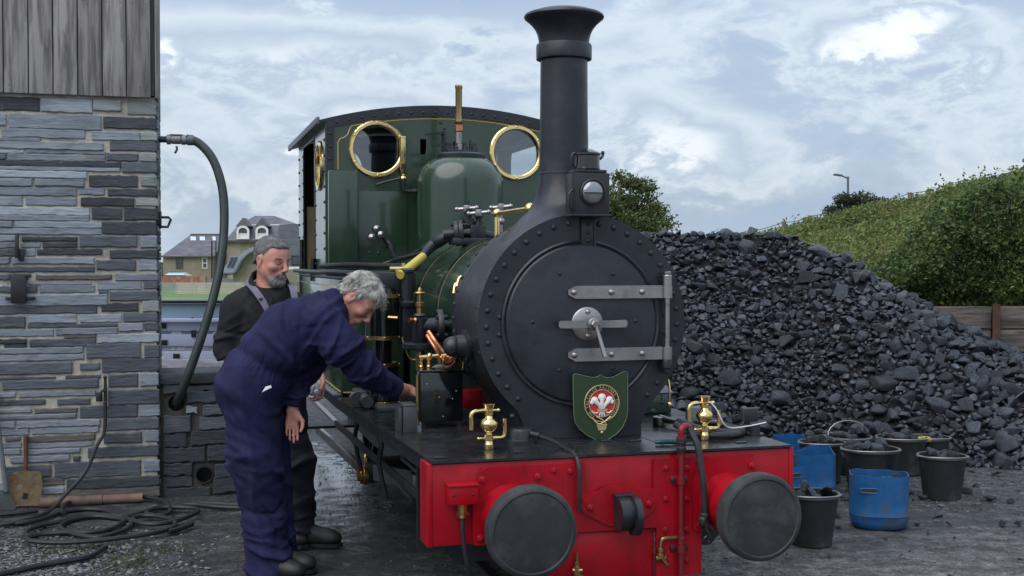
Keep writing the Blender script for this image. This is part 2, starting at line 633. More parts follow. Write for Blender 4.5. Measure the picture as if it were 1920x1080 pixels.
damp = g.ramp(g.math('ADD', wetg, g.math('MULTIPLY', g.math('SUBTRACT', big, .5), .8)), [(.18, 0), (.6, 1)])
c = g.mix(g.math('MULTIPLY', damp, .75), c, (.012, .013, .016))
far = g.ramp(g.math('ADD', g.math('MULTIPLY', g.math('SUBTRACT', py, 17.0), .06), g.math('MULTIPLY', g.math('SUBTRACT', big, .5), .5)), [(.3, 0), (.5, 1)])
c = g.mix(far, c, g.mix(mid, (.05, .085, .022), (.12, .15, .05)))
g.l.new(c, B.inputs['Base Color'])
rg = g.math('MULTIPLY_ADD', g.math('SUBTRACT', mid, .5), .3, .72)
rg = g.math('SUBTRACT', rg, g.math('MULTIPLY', damp, .34))
rgm = g.new('ShaderNodeMix', inp={0: wet, 2: rg, 3: .04})
g.l.new(rgm.outputs[0], B.inputs['Roughness'])
hh = g.math('ADD', g.math('MULTIPLY', streak, .6), g.math('ADD', g.math('MULTIPLY', mid, .5), g.math('MULTIPLY', fine, .30)))
hh = g.new('ShaderNodeMix', inp={0: g.math('MULTIPLY', wet, .93), 2: hh, 3: .62}).outputs[0]
g.l.new(g.math('MULTIPLY_ADD', wet, .45, .5), B.inputs['Specular IOR Level'])
bp = g.new('ShaderNodeBump', inp={'Strength': 1.0, 'Distance': .045, 'Height': hh})
g.l.new(bp.outputs[0], B.inputs['Normal'])

xs = np.concatenate([np.linspace(-3000, -60, 14)[:-1], np.linspace(-60, -9, 18)[:-1], np.linspace(-9, -3.6, 30)[:-1], np.linspace(-3.6, 4.8, 330), np.linspace(4.8, 9, 30)[1:], np.linspace(9, 60, 18)[1:], np.linspace(60, 3000, 14)[1:]])
ys = np.concatenate([np.linspace(-60, 2, 14)[:-1], np.linspace(2, 5, 30)[:-1], np.linspace(5, 10.5, 230), np.linspace(10.5, 16, 50)[1:], np.linspace(16, 180, 60)[1:], np.linspace(180, 5200, 20)[1:]])
ground = mesh_obj('ground', grid_mesh('ground', xs, ys, ground_z), gm, kind='structure')

M_grass = pmat('field_grass', (.10, .17, .035), .8, var=.25, vs=.6, c2=(.15, .20, .06), f2=.55, s2=.3, bump=.05, bs=3)
field = mesh_obj('grass_field', grid_mesh('grass_field', np.linspace(-60, -2, 24), np.linspace(60, 150, 30), lambda X, Y: terrain(Y) + .06), M_grass, kind='structure')

# the engine's rails, let into the yard
M_rail = pmat('worn_rail', (.16, .15, .145), .3, .9, var=.2)
for s in (-1, 1):
    m = MB()
    m.bar(LO + LV * (.343 * s + .025 * s) + LU * -8 + Vector((0, 0, -.045)), LO + LV * (.343 * s + .025 * s) + LU * 12 + Vector((0, 0, -.045)), .05, .12, .006)
    m.build('rail', M_rail, kind='structure')

# ------------------------------------------------------------------ slate building on the left
WC = ground_at(299, 935)                     # corner of the wall on the ground
bld = empty('stone_building', WC, TH, label='slate stone water tower base with upright grey boards above, left of the engine', cat='building')


def wallp(x, y):
    p = on_plane(x, y, LU, WC) - WC
    return (p.dot(LV), p.z)


m = MB()
m.box(-2.6, -.012, .018, 1.5, -.1, 2.70)
m.build('wall', M_mortar, bld)

ROWS_A = """0,105,240,185,k 250,112,565,195,l 572,120,742,188,g 785,128,942,210,g 0,205,35,278,m 55,212,620,298,m 635,228,935,297,k
10,300,520,352,m 565,318,860,368,m 865,322,945,370,g 0,356,245,374,m 0,378,632,425,l 675,378,940,432,d 0,430,145,447,l 160,432,645,452,m 0,455,35,485,d
45,456,645,496,m 655,450,845,495,d 858,448,940,498,g 0,500,740,530,k 750,508,942,565,d 0,533,735,555,m 0,559,530,600,l 548,585,843,655,k 865,590,945,650,g
0,605,195,650,m 215,608,515,650,m 0,660,468,707,m 485,660,640,705,m 662,668,942,710,k 0,717,135,768,m 158,722,468,770,m 497,722,822,772,k 835,728,950,772,g
0,782,550,828,l 565,787,747,853,k 762,786,950,857,k 0,832,548,862,m 0,867,75,902,m 90,868,625,905,m 630,872,950,945,k 0,909,622,947,m 0,955,100,990,m
135,962,472,988,k 490,958,838,1022,d 862,958,948,1025,m 0,995,100,1030,m 130,1000,245,1028,m 262,996,470,1028,k 0,1038,150,1078,d 160,1038,215,1078,m
228,1040,625,1072,k 675,1045,950,1093,k"""
ROWS_B = """0,12,68,55,m 90,12,680,55,m 700,30,980,100,d 1005,28,1120,103,m 0,80,680,112,d 0,135,200,172,d 262,138,805,170,b 835,128,1120,175,m 200,192,660,206,m
0,220,265,262,d 290,210,685,265,m 705,190,1020,245,m 1040,182,1122,235,d 0,280,775,358,m 715,252,780,270,d 795,255,1122,320,d 0,370,700,415,d 735,342,998,398,k
1030,325,1122,400,g 0,440,180,522,d 205,430,550,484,m 580,425,878,480,l 892,415,1128,473,d 200,492,845,515,d 862,487,1035,540,m 1048,485,1130,538,d 0,535,385,580,m
405,522,850,566,m 465,572,690,592,b 0,602,190,634,k 215,602,690,655,d 705,562,1138,625,l 30,640,190,658,k 0,665,600,705,m 625,635,1015,735,d 1045,645,1140,735,d
0,715,605,755,m 0,775,520,852,d 578,780,720,822,d 740,745,1145,838,d 0,880,190,893,d 190,877,400,888,d 475,865,725,885,d 20,897,710,958,d 785,858,995,945,d
1015,850,1148,935,m 0,990,110,1022,m 135,984,690,1015,m 0,1045,325,1078,d 415,1034,650,1075,d 785,968,1150,1070,d"""
ROWS_C = """0,455,115,468,m 130,452,290,468,b 300,443,515,485,d 522,440,597,480,m 0,475,285,490,m 0,500,55,525,m 65,497,375,520,m 390,490,597,530,d 0,532,108,552,m
120,524,370,545,m 390,545,530,580,d 545,535,600,575,m 20,560,75,575,d 105,553,355,575,b 0,582,80,600,m 105,580,350,598,m 0,606,75,625,m 100,604,300,620,m
330,595,600,633,d 40,630,260,652,m 275,632,300,648,k 10,670,190,710,d 205,652,527,708,d 540,648,597,688,m 0,730,40,760,m 160,714,240,740,b 250,712,595,748,k
160,748,240,772,m 250,753,595,788,b 0,768,150,800,d"""
FIX = []
slates = []
for txt, sc, ox, oy in ((ROWS_A, 3.273, 0, 150), (ROWS_B, 3.857, 0, 480), (ROWS_C, 2.0, 0, 540)):
    for q in txt.split():
        x0, y0, x1, y1, t = q.split(',')
        x0, y0, x1, y1 = float(x0) / sc + ox, float(y0) / sc + oy, float(x1) / sc + ox, float(y1) / sc + oy
        a, zt = wallp(x0, (y0))
        b_, zb = wallp(x1, (y1))
        zt2 = (wallp(x0, y0)[1] + wallp(x1, y0)[1]) / 2
        zb2 = (wallp(x0, y1)[1] + wallp(x1, y1)[1]) / 2
        if x0 <= 1:
            a -= random.uniform(.03, .3)
        if x1 > 285:
            b_ = random.uniform(-.008, .006)
        slates.append((a, b_, zb2, zt2, t))
# the wall goes on to the left, beyond the frame
z = -.02
while z < 2.66:
    h = random.choice((.03, .045, .06, .075))
    x = -2.6
    while x < -1.35:
        L_ = random.uniform(.15, .6)
        if x + L_ > -1.32: break
        slates.append((x, x + L_ - .015, z, min(z + h - .012, 2.68), random.choice('lmmdk')))
        x += L_
    z += h


def slate_mesh(w_, h_, d=.05, chip=.0035):
    """a split slate block with slightly ragged arrises; front face towards -y"""
    n = max(3, min(16, int(w_ / .028)))
    top = [(w_ * i / n, h_ + random.uniform(-chip, chip) * min(1, h_ / .04)) for i in range(n + 1)]
    bot = [(w_ * i / n, random.uniform(-chip, chip) * min(1, h_ / .04)) for i in range(n + 1)]
    e = min(.005, h_ * .2)
    vs, fs = [], []
    ring = [(x, zz) for x, zz in bot] + [(x, zz) for x, zz in reversed(top)]
    k = len(ring)
    cx, cz = w_ / 2, h_ / 2
    tilt = random.uniform(-.004, .004)
    for dep, ins in ((d, 0), (.002, 0), (-.0035, e)):
        for x, zz in ring:
            sx = x + (e * 1.2 if x < cx else -e * 1.2) * (ins / e if e else 0) * (1 if abs(x - cx) > w_ / 2 - .002 else 0)
            sz = zz + (ins if zz < cz else -ins)
            vs.append((sx, dep + (tilt * (x / w_ - .5) + random.uniform(-.0012, .0012) if ins else 0), sz))
    for r_ in range(2):
        for i in range(k):
            j = (i + 1) % k
            fs.append((r_ * k + i, r_ * k + j, (r_ + 1) * k + j, (r_ + 1) * k + i))
    # front face as strips
    for i in range(n):
        fs.append((2 * k + i, 2 * k + i + 1, 2 * k + k - 2 - i, 2 * k + k - 1 - i))
    me = bpy.data.meshes.new('slate')
    me.from_pydata(vs, [], fs)
    bm = bmesh.new(); bm.from_mesh(me)
    bmesh.ops.recalc_face_normals(bm, faces=bm.faces)
    bm.to_mesh(me); bm.free()
    return smooth_me(me, 25)


for a, b_, zb, zt, t in slates:
    a -= .002; b_ += .002; zb -= .002; zt += .0015
    o = mesh_obj('slate', slate_mesh(max(.02, b_ - a), max(.010, zt - zb)), M_sl[t], bld)
    o.location = (a, random.uniform(-.006, .006) + .006, zb)
# side face of the wall, seen edge on
z = 0.0
while z < 2.66:
    h = random.choice((.05, .07, .09))
    y = .05
    while y < 1.42:
        L_ = random.uniform(.15, .45)
        o = mesh_obj('slate', slate_mesh(min(L_, 1.45 - y), min(h, 2.68 - z) - .012, .04), M_sl[random.choice('mdkg')], bld)
        o.location = (.004, y, z)
        o.rotation_euler = (0, 0, pi / 2)
        y += L_ + .015
    z += h
# upright boards
xb = [wallp(x, 100)[0] for x in (-84, -38, 8, 55, 101, 147, 193, 238, 284)]
for i in range(len(xb) - 1):
    m = MB()
    m.box(0, xb[i + 1] - xb[i] - .007, -.032, -.010, 0, 1.25, .003)
    o = m.build('board', M_timber, bld)
    o.location = (xb[i], random.uniform(-.003, .003), 2.690)
    if i > 0:
        nl = MB()
        for zz in (.05, .62):
            for xx in (.03, xb[i + 1] - xb[i] - .04):
                nl.cyl((xx, -.0315, zz), (xx, -.034, zz), .003, n=6)
        nl.build('nail', M_iron, o)
m = MB()
m.box(-1.45, -.016, -.009, .03, 2.705, 3.95)
m.box(-1.45, -.016, .0301, 1.4, 2.72, 3.95)
m.build('board_backing', M_darkin, bld)
for k in range(9):
    m = MB()
    m.box(0, .022, 0, .158, 0, 1.25, .003)
    o = m.build('board', M_timber, bld)
    o.location = (-.012, -.008 + .163 * k, 2.692)
# iron fittings on the wall
m = MB()
x0, z0 = wallp(22, 568); x1, z1 = wallp(50, 515)
m.box(x0, x1, -.05, -.012, z0, z1, .004)
m.box(x0 - .01, x1 + .03, -.03, -.012, z1 - .02, z1 + .004, .002)
m.box(x0 - .035, x1 + .055, -.026, -.012, z0 + .02, z0 + .04, .003)
m.build('iron_bracket', M_iron, bld)
m = MB()
x0, z0 = wallp(30, 484); x1, z1 = wallp(36, 440)
m.box(x0, x1, -.06, -.012, z0, z1, .003)
m.box(x1 - .002, x1 + .03, -.03, -.012, z0 - .02, z0 + .06, .004)
m.build('iron_strap', M_iron, bld)
rz_ = wallp(305, 412)[1]
m = MB()
m.tube([(.0, .10, rz_ + .02), (.07, .10, rz_ + .02), (.085, .10, rz_ + .005), (.065, .10, rz_ - .045), (.0, .10, rz_ - .045)], .009, 8)
m.box(.002, .025, .07, .13, rz_ - .05, rz_ + .06, .004)
m.build('ring_handle', M_iron, bld)
# standpipe tap on the wall
tx, tz = wallp(198, 735)
tap = MB()
tap.cyl((tx, -.03, tz - .06), (tx, -.03, tz + .10), .011, .009, 10)
tap.ball((tx, -.03, tz + .10), .013)
tap.cyl((tx, .0, tz + .02), (tx, -.05, tz + .02), .013, n=10)
tap.tube([(tx, -.035, tz + .02), (tx - .03, -.05, tz), (tx - .035, -.05, tz - .05)], .009, 8, 3)
tap.box(tx - .06, tx - .02, -.02, -.005, tz - .06, tz + .0, .004)
tap.build('water_tap', M_iron, bld)

# water valve and suction hose
vz = wallp(320, 259)[1]
valve = empty('water_valve', WC, TH, label='grey water valve on a pipe stub sticking out of the slate wall corner', cat='valve')
m = MB()
m.cyl((.0, .10, vz), (.075, .10, vz), .022, n=14)
m.build('pipe', M_iron, valve)
m = MB()
m.lathe([(.026, .06), (.034, .062), (.034, .085), (.027, .09), (.030, .10), (.030, .15), (.026, .155), (.034, .16), (.034, .185), (.026, .19)], (0, .10, vz), (1, 0, 0), 16)
m.build('valve_body', pmat('valve_metal', (.25, .23, .22), .5, .5, var=.4, vs=30), valve)
m = MB()
m.bar((.125, .07, vz - .03), (.125, .07, vz - .055), .02, .02)
m.tube([(.125, .07, vz - .05), (.128, .055, vz - .07), (.115, .045, vz - .095)], .008, 8, 3)
m.box(.08, .17, .085, .115, vz + .03, vz + .036, .001)
m.build('valve_handle', M_iron, valve)
m = MB()
m.lathe([(.031, 0), (.036, .01), (.036, .045), (.031, .05)], (.19, .10, vz), (1, 0, 0), 18)
m.build('hose_clamp', M_greysteel, valve)
hp = []
wall_pt = lambda x, y, d: on_plane(x, y, LU, WC + LU * d)
for x, y, d in ((348, 259, .10), (372, 268, .10), (395, 292, .08), (410, 326, .06), (419, 370, .04), (420, 430, .01), (414, 490, -.03), (403, 545, -.06), (388, 600, -.08), (370, 655, -.08), (352, 705, -.06), (339, 738, .01), (331, 755, .10)):
    hp.append(wall_pt(x, y, d))
m = MB()
m.tube(hp, .0300, 16, 6)
hose = m.build('suction_hose', M_suction, label='thick dark green water hose arching from the wall valve into the low wall', cat='hose')

# ------------------------------------------------------------------ low slate wall beyond the corner
low = empty('low_wall', WC, TH, label='low damp slate wall with thick coping behind the two men', cat='wall')
lw = .055
m = MB()
holes = []
hx, hz_ = [(p.dot(LV), p.z) for p in (on_plane(331, 757, LU, WC + LU * lw) - WC,)][0]
dx_, dz_ = [(p.dot(LV), p.z) for p in (on_plane(383, 890, LU, WC + LU * lw) - WC,)][0]
Mw = Matrix(((1, 0, 0, 0), (0, 0, -1, lw + .02 + .015), (0, 1, 0, 0), (0, 0, 0, 1)))
M_wetmortar = pmat('damp_mortar', (.075, .068, .055), .8, var=.4, vs=8, bump=.01, bs=24, c2=(.02, .02, .02), f2=.52, s2=3)
plate('mortar_face', [(.003, -.1), (.86, -.1), (.86, .765), (.003, .765)], [circ(hx, hz_, .055, 24), circ(dx_, dz_, .058, 24)], .03, Mw, M_wetmortar, low)
m.box(.003, .86, lw + .20, lw + .42, -.1, .765)
m.build('wall', M_mortar, low)
m = MB(); m.box(0.001, .90, lw - .02, lw + .44, .767, .84, .006)
o = m.build('coping_stone', M_sl['k'], low)
LROWS = "700,388,810,428,d 612,360,690,395,d 700,365,830,384,d 698,445,740,470,m 760,437,850,473,d 868,437,960,473,k 612,480,715,540,d 748,484,850,528,d 866,484,980,528,d 612,548,700,595,k 715,538,850,585,k 866,538,940,588,d 610,602,770,650,k 778,590,870,645,k 884,596,1010,650,k 612,660,722,700,k 805,660,960,705,k 612,708,722,745,k 800,712,1000,760,k 612,752,790,795,k 872,485,990,528,d"
for q in LROWS.split():
    x0, y0, x1, y1, t = q.split(',')
    p0 = on_plane(float(x0) / 2, float(y0) / 2 + 540, LU, WC + LU * lw) - WC
    p1 = on_plane(float(x1) / 2, float(y1) / 2 + 540, LU, WC + LU * lw) - WC
    o = mesh_obj('slate', slate_mesh(p1.dot(LV) - p0.dot(LV), p0.z - p1.z, .04, .007), M_sl[t], low)
    o.location = (max(p0.dot(LV), .006), lw + random.uniform(-.008, .004), p1.z)
x = .46
for r_ in range(7):
    x = .70 + .03 * (r_ % 2)
    o = mesh_obj('slate', slate_mesh(.13, .075, .04, .006), M_sl['dk'[r_ % 2]], low)
    o.location = (x, lw, .03 + .095 * r_)
m = MB()
m.lathe([(.052, 0), (.060, 0), (.060, .12), (.052, .12)], (dx_, lw - .004, dz_), (0, 1, 0), 24, cap=False)
m.build('drain_pipe', M_iron, low)
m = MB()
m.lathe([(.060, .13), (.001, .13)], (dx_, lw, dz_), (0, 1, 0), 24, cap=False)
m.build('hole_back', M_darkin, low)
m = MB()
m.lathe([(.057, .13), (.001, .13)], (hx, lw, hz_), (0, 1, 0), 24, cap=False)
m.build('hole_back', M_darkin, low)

# ------------------------------------------------------------------ slate wagon "101" beyond the low wall
YW = 11.0
wag = empty('slate_wagon', at(250, 700, YW), 0, label='lavender blue planked open wagon numbered 101 beyond the low wall', cat='wagon')
M_lav = pmat('lavender_paint', (.58, .62, .84), .55, var=.10, vs=5, c2=(.64, .66, .80), f2=.6, s2=3, bump=.001)
M_teal = pmat('teal_grey_paint', (.28, .40, .48), .5, var=.1, vs=4)
M_wbeam = pmat('faded_beam', (.46, .45, .49), .7, var=.35, vs=4, stretch=(1, 4, 6), c2=(.62, .66, .74), f2=.55, s2=5)


def wpos(x, y):
    p = at(x, y, YW) - wag.location
    return p.x, p.z


def wboard(name, x0, x1, y0, y1, mat, d0=0.0, d1=.03, parent=wag, bev=.003):
    a, zt = wpos(x0, y0); b_, zb = wpos(x1, y1)
    m = MB(); m.box(a, b_, d0, d1, zb, zt, bev)
    return m.build(name, mat, parent)


wboard('top_rail', 200, 470, 563.5, 569, M_iron, -.015, .06)
wboard('side_plank', 200, 470, 570, 598, M_teal, .02, .05)
wboard('ledge', 200, 470, 597, 603.5, M_lav, -.05, .05)
wboard('side_plank', 200, 470, 603.6, 620, M_lav)
wboard('gap_board', 200, 470, 620.5, 626.5, M_teal, .03, .05)
wboard('side_plank', 200, 470, 626.8, 649, M_lav)
wboard('gap_board', 200, 470, 649.5, 658.5, M_wbeam, .03, .05)
wboard('side_plank', 200, 470, 658.8, 672.5, M_lav)
wboard('sole_bar', 200, 470, 672.8, 703, M_wbeam, -.03, .06, bev=.006)
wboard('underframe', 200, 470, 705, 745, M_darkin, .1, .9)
m = MB()
a, zt = wpos(200, 563); b_, zb = wpos(470, 565)
m.box(a, b_, 1.0, 1.05, zt - .6, zt - .02)
m.box(a, a + .05, .06, 1.0, zt - .6, zt - .02)
m.box(b_ - .05, b_, .06, 1.0, zt - .6, zt - .02)
m.build('far_side', M_teal, wag)
for x0, y0, x1, y1 in ((280, 606, 312, 616), (280, 637.5, 314, 647), (325, 663, 337, 672), (359, 619, 368, 632), (359.5, 595, 364, 597.5), (360, 600, 365, 602.5)):
    wboard('iron_plate', x0, x1, y0, y1, M_iron, -.012, -.001, bev=.001)
for x0, y0, x1, y1, sk in ((319, 619, 340, 627, 3), (376, 619, 389, 627, 3), (397, 619, 425, 627, 3), (318, 652, 326, 657, -2), (328, 651, 343, 657, -3), (343, 649.6, 350, 651, 0), (371, 652, 377, 654, 0), (380, 651, 390, 653, 0)):
    a, zt = wpos(x0, y0); b_, zb = wpos(x1, y1)
    s_ = sk / 200
    m = MB(); m.prism([(a, zb), (b_, zb), (b_ - s_, zt), (a + abs(s_), zt)], (0, .0285, 0), (1, 0, 0), (0, 0, 1), .003)
    m.build('white_marking', M_white, wag)
me = text_mesh('101', .085, .001)
me.transform(Matrix.Rotation(pi / 2, 4, 'X'))
o = mesh_obj('number', me, M_white, wag)
xx, zz = wpos(307.5, 672)
o.location = (xx, -.002, zz + .004)
for i, (xw) in enumerate((-.1, 1.0)):
    m = MB()
    m.lathe([(.20, -.04), (.20, .04)], (xw, .25, -.36), (0, 1, 0), 24)
    m.lathe([(.23, .04), (.23, .06)], (xw, .25, -.36), (0, 1, 0), 24)
    m.build('wheel', M_iron, wag)

# ------------------------------------------------------------------ far field: fence, brick wall, houses
M_fence = pmat('pale_fence_slats', (.45, .42, .36), .8, var=.2, vs=.8)
M_fence2 = pmat('grey_fence_slats', (.26, .31, .28), .8, var=.2, vs=.8)
YF = 120
fen = empty('panel_fence', at(300, 552, YF), 0, label='pale horizontal slat panel fence across the far grass field', cat='fence')
fl = fen.location.copy()
panels = [(255, 330), (331, 367), (368, 407), (408, 446), (447, 486), (487, 526), (527, 566), (567, 605)]
for i, (x0, x1) in enumerate(panels):
    for k in range(7):
        y1 = 551 - k * 3.15
        a = at(x0, y1, YF) - fl
        b_ = at(x1 - .6, y1 - 2.3, YF) - fl
        m = MB(); m.box(a.x, b_.x, 0, .06, a.z, b_.z)
        m.build('slat', M_fence2 if i == 0 else M_fence, fen)
    a = at(x1 + .4, 553, YF) - fl; b_ = at(x1 + .4, 529, YF) - fl
    m = MB(); m.box(a.x - .06, a.x + .06, .0, .12, a.z - .1, b_.z)
    m.build('post', M_fence, fen)

M_brick = pmat('red_brick', (.30, .12, .08), .85, var=.35, vs=3, c2=(.36, .24, .18), f2=.55, s2=1.5)
YB = 130
bw = MB()
a, b_ = at(303, 530, YB), at(386, 518.5, YB)
bw.box(a.x, b_.x, YB, YB + .5, a.z - .6, b_.z)
c_, d_ = at(386.2, 530, YB), at(440, 522, YB)
bw.build('brick_wall', M_brick, label='long low red brick wall behind the pale fence', cat='wall')
c2_ = MB(); c2_.box(c_.x, d_.x, YB + .1, YB + .7, c_.z - .6, d_.z)
c2_.build('shed_wall', pmat('grey_render', (.21, .20, .22), .9, var=.15, vs=1), label='low grey rendered wall to the right of the red brick wall', cat='wall')
M_slateroof = pmat('slate_roof', (.10, .10, .125), .7, var=.4, vs=1.2, stretch=(1, 1, 3), c2=(.15, .14, .15), f2=.55, s2=.7, bump=.03, bs=3)
M_slateroof2 = pmat('slate_roof_blue', (.12, .135, .16), .65, var=.3, vs=1.2, stretch=(1, 1, 3), c2=(.09, .10, .12), f2=.55, s2=.8, bump=.03, bs=3)
M_rend = pmat('tan_render', (.27, .235, .18), .9, var=.2, vs=.8, c2=(.21, .19, .155), f2=.6, s2=.4)
M_rend2 = pmat('stone_render', (.35, .305, .23), .9, var=.35, vs=.9, c2=(.25, .23, .195), f2=.55, s2=.5)
M_pane = pmat('window_glass', (.05, .06, .08), .08, var=.2, spec=.8)
M_panel = pmat('lead_grey', (.26, .30, .36), .5, var=.15)
M_brown = pmat('brown_frame', (.09, .07, .06), .7)


def house_part(name, pts, depth, mat, parent, Y, off=0.0):
    """outline measured on the photo at distance Y, pushed back by depth"""
    P_ = [at(x, y, Y) - parent.location for x, y in pts]
    m = MB()
    m.prism([(p.x, p.z) for p in P_], (0, off + depth, 0), (1, 0, 0), (0, 0, 1), depth)
    return m.build(name, mat, parent)


def window(x0, y0, x1, y1, parent, Y, off, frame_mat, mullion=True):
    a, b_ = at(x0, y1, Y) - parent.location, at(x1, y0, Y) - parent.location
    f = .10
    m = MB()
    m.box(a.x, a.x + f, off - .08, off, a.z, b_.z)
    m.box(b_.x - f, b_.x, off - .08, off, a.z, b_.z)
    m.box(a.x + f, b_.x - f, off - .08, off, a.z, a.z + f)
    m.box(a.x + f, b_.x - f, off - .08, off, b_.z - f, b_.z)
    zm = (a.z + b_.z) / 2
    if mullion:
        m.box(a.x + f, b_.x - f, off - .08, off, zm - .05, zm + .05)
    o = m.build('window', frame_mat, parent)
    m = MB(); m.box(a.x + f, b_.x - f, off - .03, off - .005, a.z + f, b_.z - f)
    m.build('pane', M_pane, o)
    return o


YH = 145
h1 = empty('house', at(350, 535, YH), 0, label='tan rendered house with hipped slate roof and two small skylights', cat='house')
house_part('wall', [(305.5, 540), (400, 540), (400, 479), (305.5, 479)], 8, M_rend, h1, YH)
A = [at(302, 480.5, YH - .4) - h1.location, at(402, 480.5, YH - .4) - h1.location]
dep = 8.8
ridge0, ridge1 = at(341, 438.5, YH) - h1.location, at(408, 438.5, YH) - h1.location
ridge0.y = ridge1.y = 4
E0, E1 = A
vs = [E0, E1, E1 + Vector((0, dep, 0)), E0 + Vector((0, dep, 0)), ridge0, ridge1]
m = MB().add(vs, [(0, 1, 5, 4), (1, 2, 5), (2, 3, 4, 5), (3, 0, 4), (0, 3, 2, 1)])
roof = m.build('roof', M_slateroof, h1, ang=10)
MB().bar(ridge0, ridge1, .3, .2).build('ridge_tile', M_brown, h1)
MB().bar(E0 + Vector((0, 0, -.05)), E1 + Vector((0, 0, -.05)), .14, .14).build('gutter', M_brown, h1)


def roof_pt(x, y):                           # point on the front roof slope
    n = (E1 - E0).cross(ridge0 - E0).normalized()
    return on_plane(x, y, n, h1.location + E0) - h1.location


for x0, x1 in ((357.5, 368), (375, 385), (399, 405)):
    q = [roof_pt(x0, 452), roof_pt(x1, 452), roof_pt(x1 - .8, 445), roof_pt(x0 - .5, 445)]
    n = (q[1] - q[0]).cross(q[3] - q[0]).normalized()
    m = MB().add([p - n * .02 for p in q] + [p + n * .12 * (1 if n.y < 0 else -1) for p in q], [(0, 1, 2, 3), (4, 5, 6, 7), (0, 1, 5, 4), (1, 2, 6, 5), (2, 3, 7, 6), (3, 0, 4, 7)])
    m.build('skylight', pmat('skylight_glass', (.55, .60, .66), .2, var=.1), h1)
window(330, 482, 343, 504, h1, YH, 0, M_brown)
window(379.5, 483, 389, 503.5, h1, YH, 0, M_white)
m = MB()
p0, p1 = at(399, 530, YH) - h1.location, at(399, 452, YH) - h1.location
m.cyl((p0.x, -.5, p0.z), (p1.x, -.5, p1.z), .09, n=8)
m.build('drainpipe', M_iron, h1)
MB().cyl((p0.x + .5, -.5, p0.z + 1.5), (p1.x + .5, -.5, p1.z), .07, n=8).build('drainpipe', M_iron, h1)
h1b = empty('outhouse', at(296, 535, 150), 0, label='small grey slate outhouse at left end of the tan house', cat='building')
house_part('wall', [(280, 538), (304, 538), (304, 487), (296, 487), (292, 492), (280, 498)], 5, M_slateroof2, h1b, 150)
m = MB(); p = at(299, 489, 149) - h1b.location; m.box(p.x - .6, p.x + .6, -.1, 2, p.z - .2, p.z + 1.1)
m.build('chimney', M_white, h1b)

sk = empty('roof_lantern', at(325, 517, 131), 0, label='pale glazed roof lantern behind the red brick wall', cat='skylight')
P_ = [at(x, y, 131) - sk.location for x, y in ((305.5, 517), (347.5, 517), (338.5, 510.8), (314, 510.8))]
m = MB().add([P_[0], P_[1], P_[1] + Vector((0, 3, 0)), P_[0] + Vector((0, 3, 0)), P_[3] + Vector((0, 1, 0)), P_[2] + Vector((0, 1, 0)), P_[2] + Vector((0, 2, 0)), P_[3] + Vector((0, 2, 0))],
             [(0, 1, 5, 4), (1, 2, 6, 5), (2, 3, 7, 6), (3, 0, 4, 7), (4, 5, 6, 7)])
m.build('glazing', pmat('lantern_glass', (.40, .50, .60), .2, var=.1), sk, ang=5)
m = MB(); m.bar(P_[3] + Vector((0, 1, 0)), P_[2] + Vector((0, 1, 0)), .12, .12); m.bar(P_[0], P_[1], .12, .12)
m.build('lantern_frame', M_iron, sk)

YH2 = 140
h2 = empty('mansard_house', at(480, 535, YH2), 0, label='larger stone house with slate mansard roof and arched white dormers', cat='house')
house_part('wall', [(423.5, 545), (600, 545), (600, 450.5), (423.5, 450.5)], 9, M_rend2, h2, YH2)
# mansard: steep lower slope and a low upper hip
lo = [at(422, 450.5, YH2 - .4), at(558, 450.5, YH2 - .4)]
mi = [at(443, 421, YH2), at(548, 421, YH2)]
up = [at(463, 402, YH2), at(500, 402, YH2)]
lo = [p - h2.location for p in lo]; mi = [p - h2.location for p in mi]; up = [p - h2.location for p in up]
for p in mi: p.y = 1.2
for p in up: p.y = 4.5
bk = lambda p, y: Vector((p.x, y, p.z))
m = MB().add(lo + [bk(lo[1], 9.4), bk(lo[0], 9.4)] + mi + [bk(mi[1], 8), bk(mi[0], 8)], [(0, 1, 5, 4), (1, 2, 6, 5), (2, 3, 7, 6), (3, 0, 4, 7), (4, 5, 6, 7)])
m.build('roof', M_slateroof2, h2, ang=5)
m = MB().add([p + Vector((0, 0, .05)) for p in mi] + [bk(mi[1], 8), bk(mi[0], 8)] + up, [(0, 1, 5, 4), (1, 2, 5), (2, 3, 4, 5), (3, 0, 4)])
m.build('upper_roof', M_slateroof, h2, ang=5)
m = MB(); m.bar(mi[0], mi[1], .25, .16)
m.build('roof_flashing', M_white, h2)
m = MB(); m.bar(lo[0] + Vector((0, -.1, -.1)), lo[1] + Vector((0, -.1, -.1)), .2, .2)
m.build('gutter', M_brown, h2)
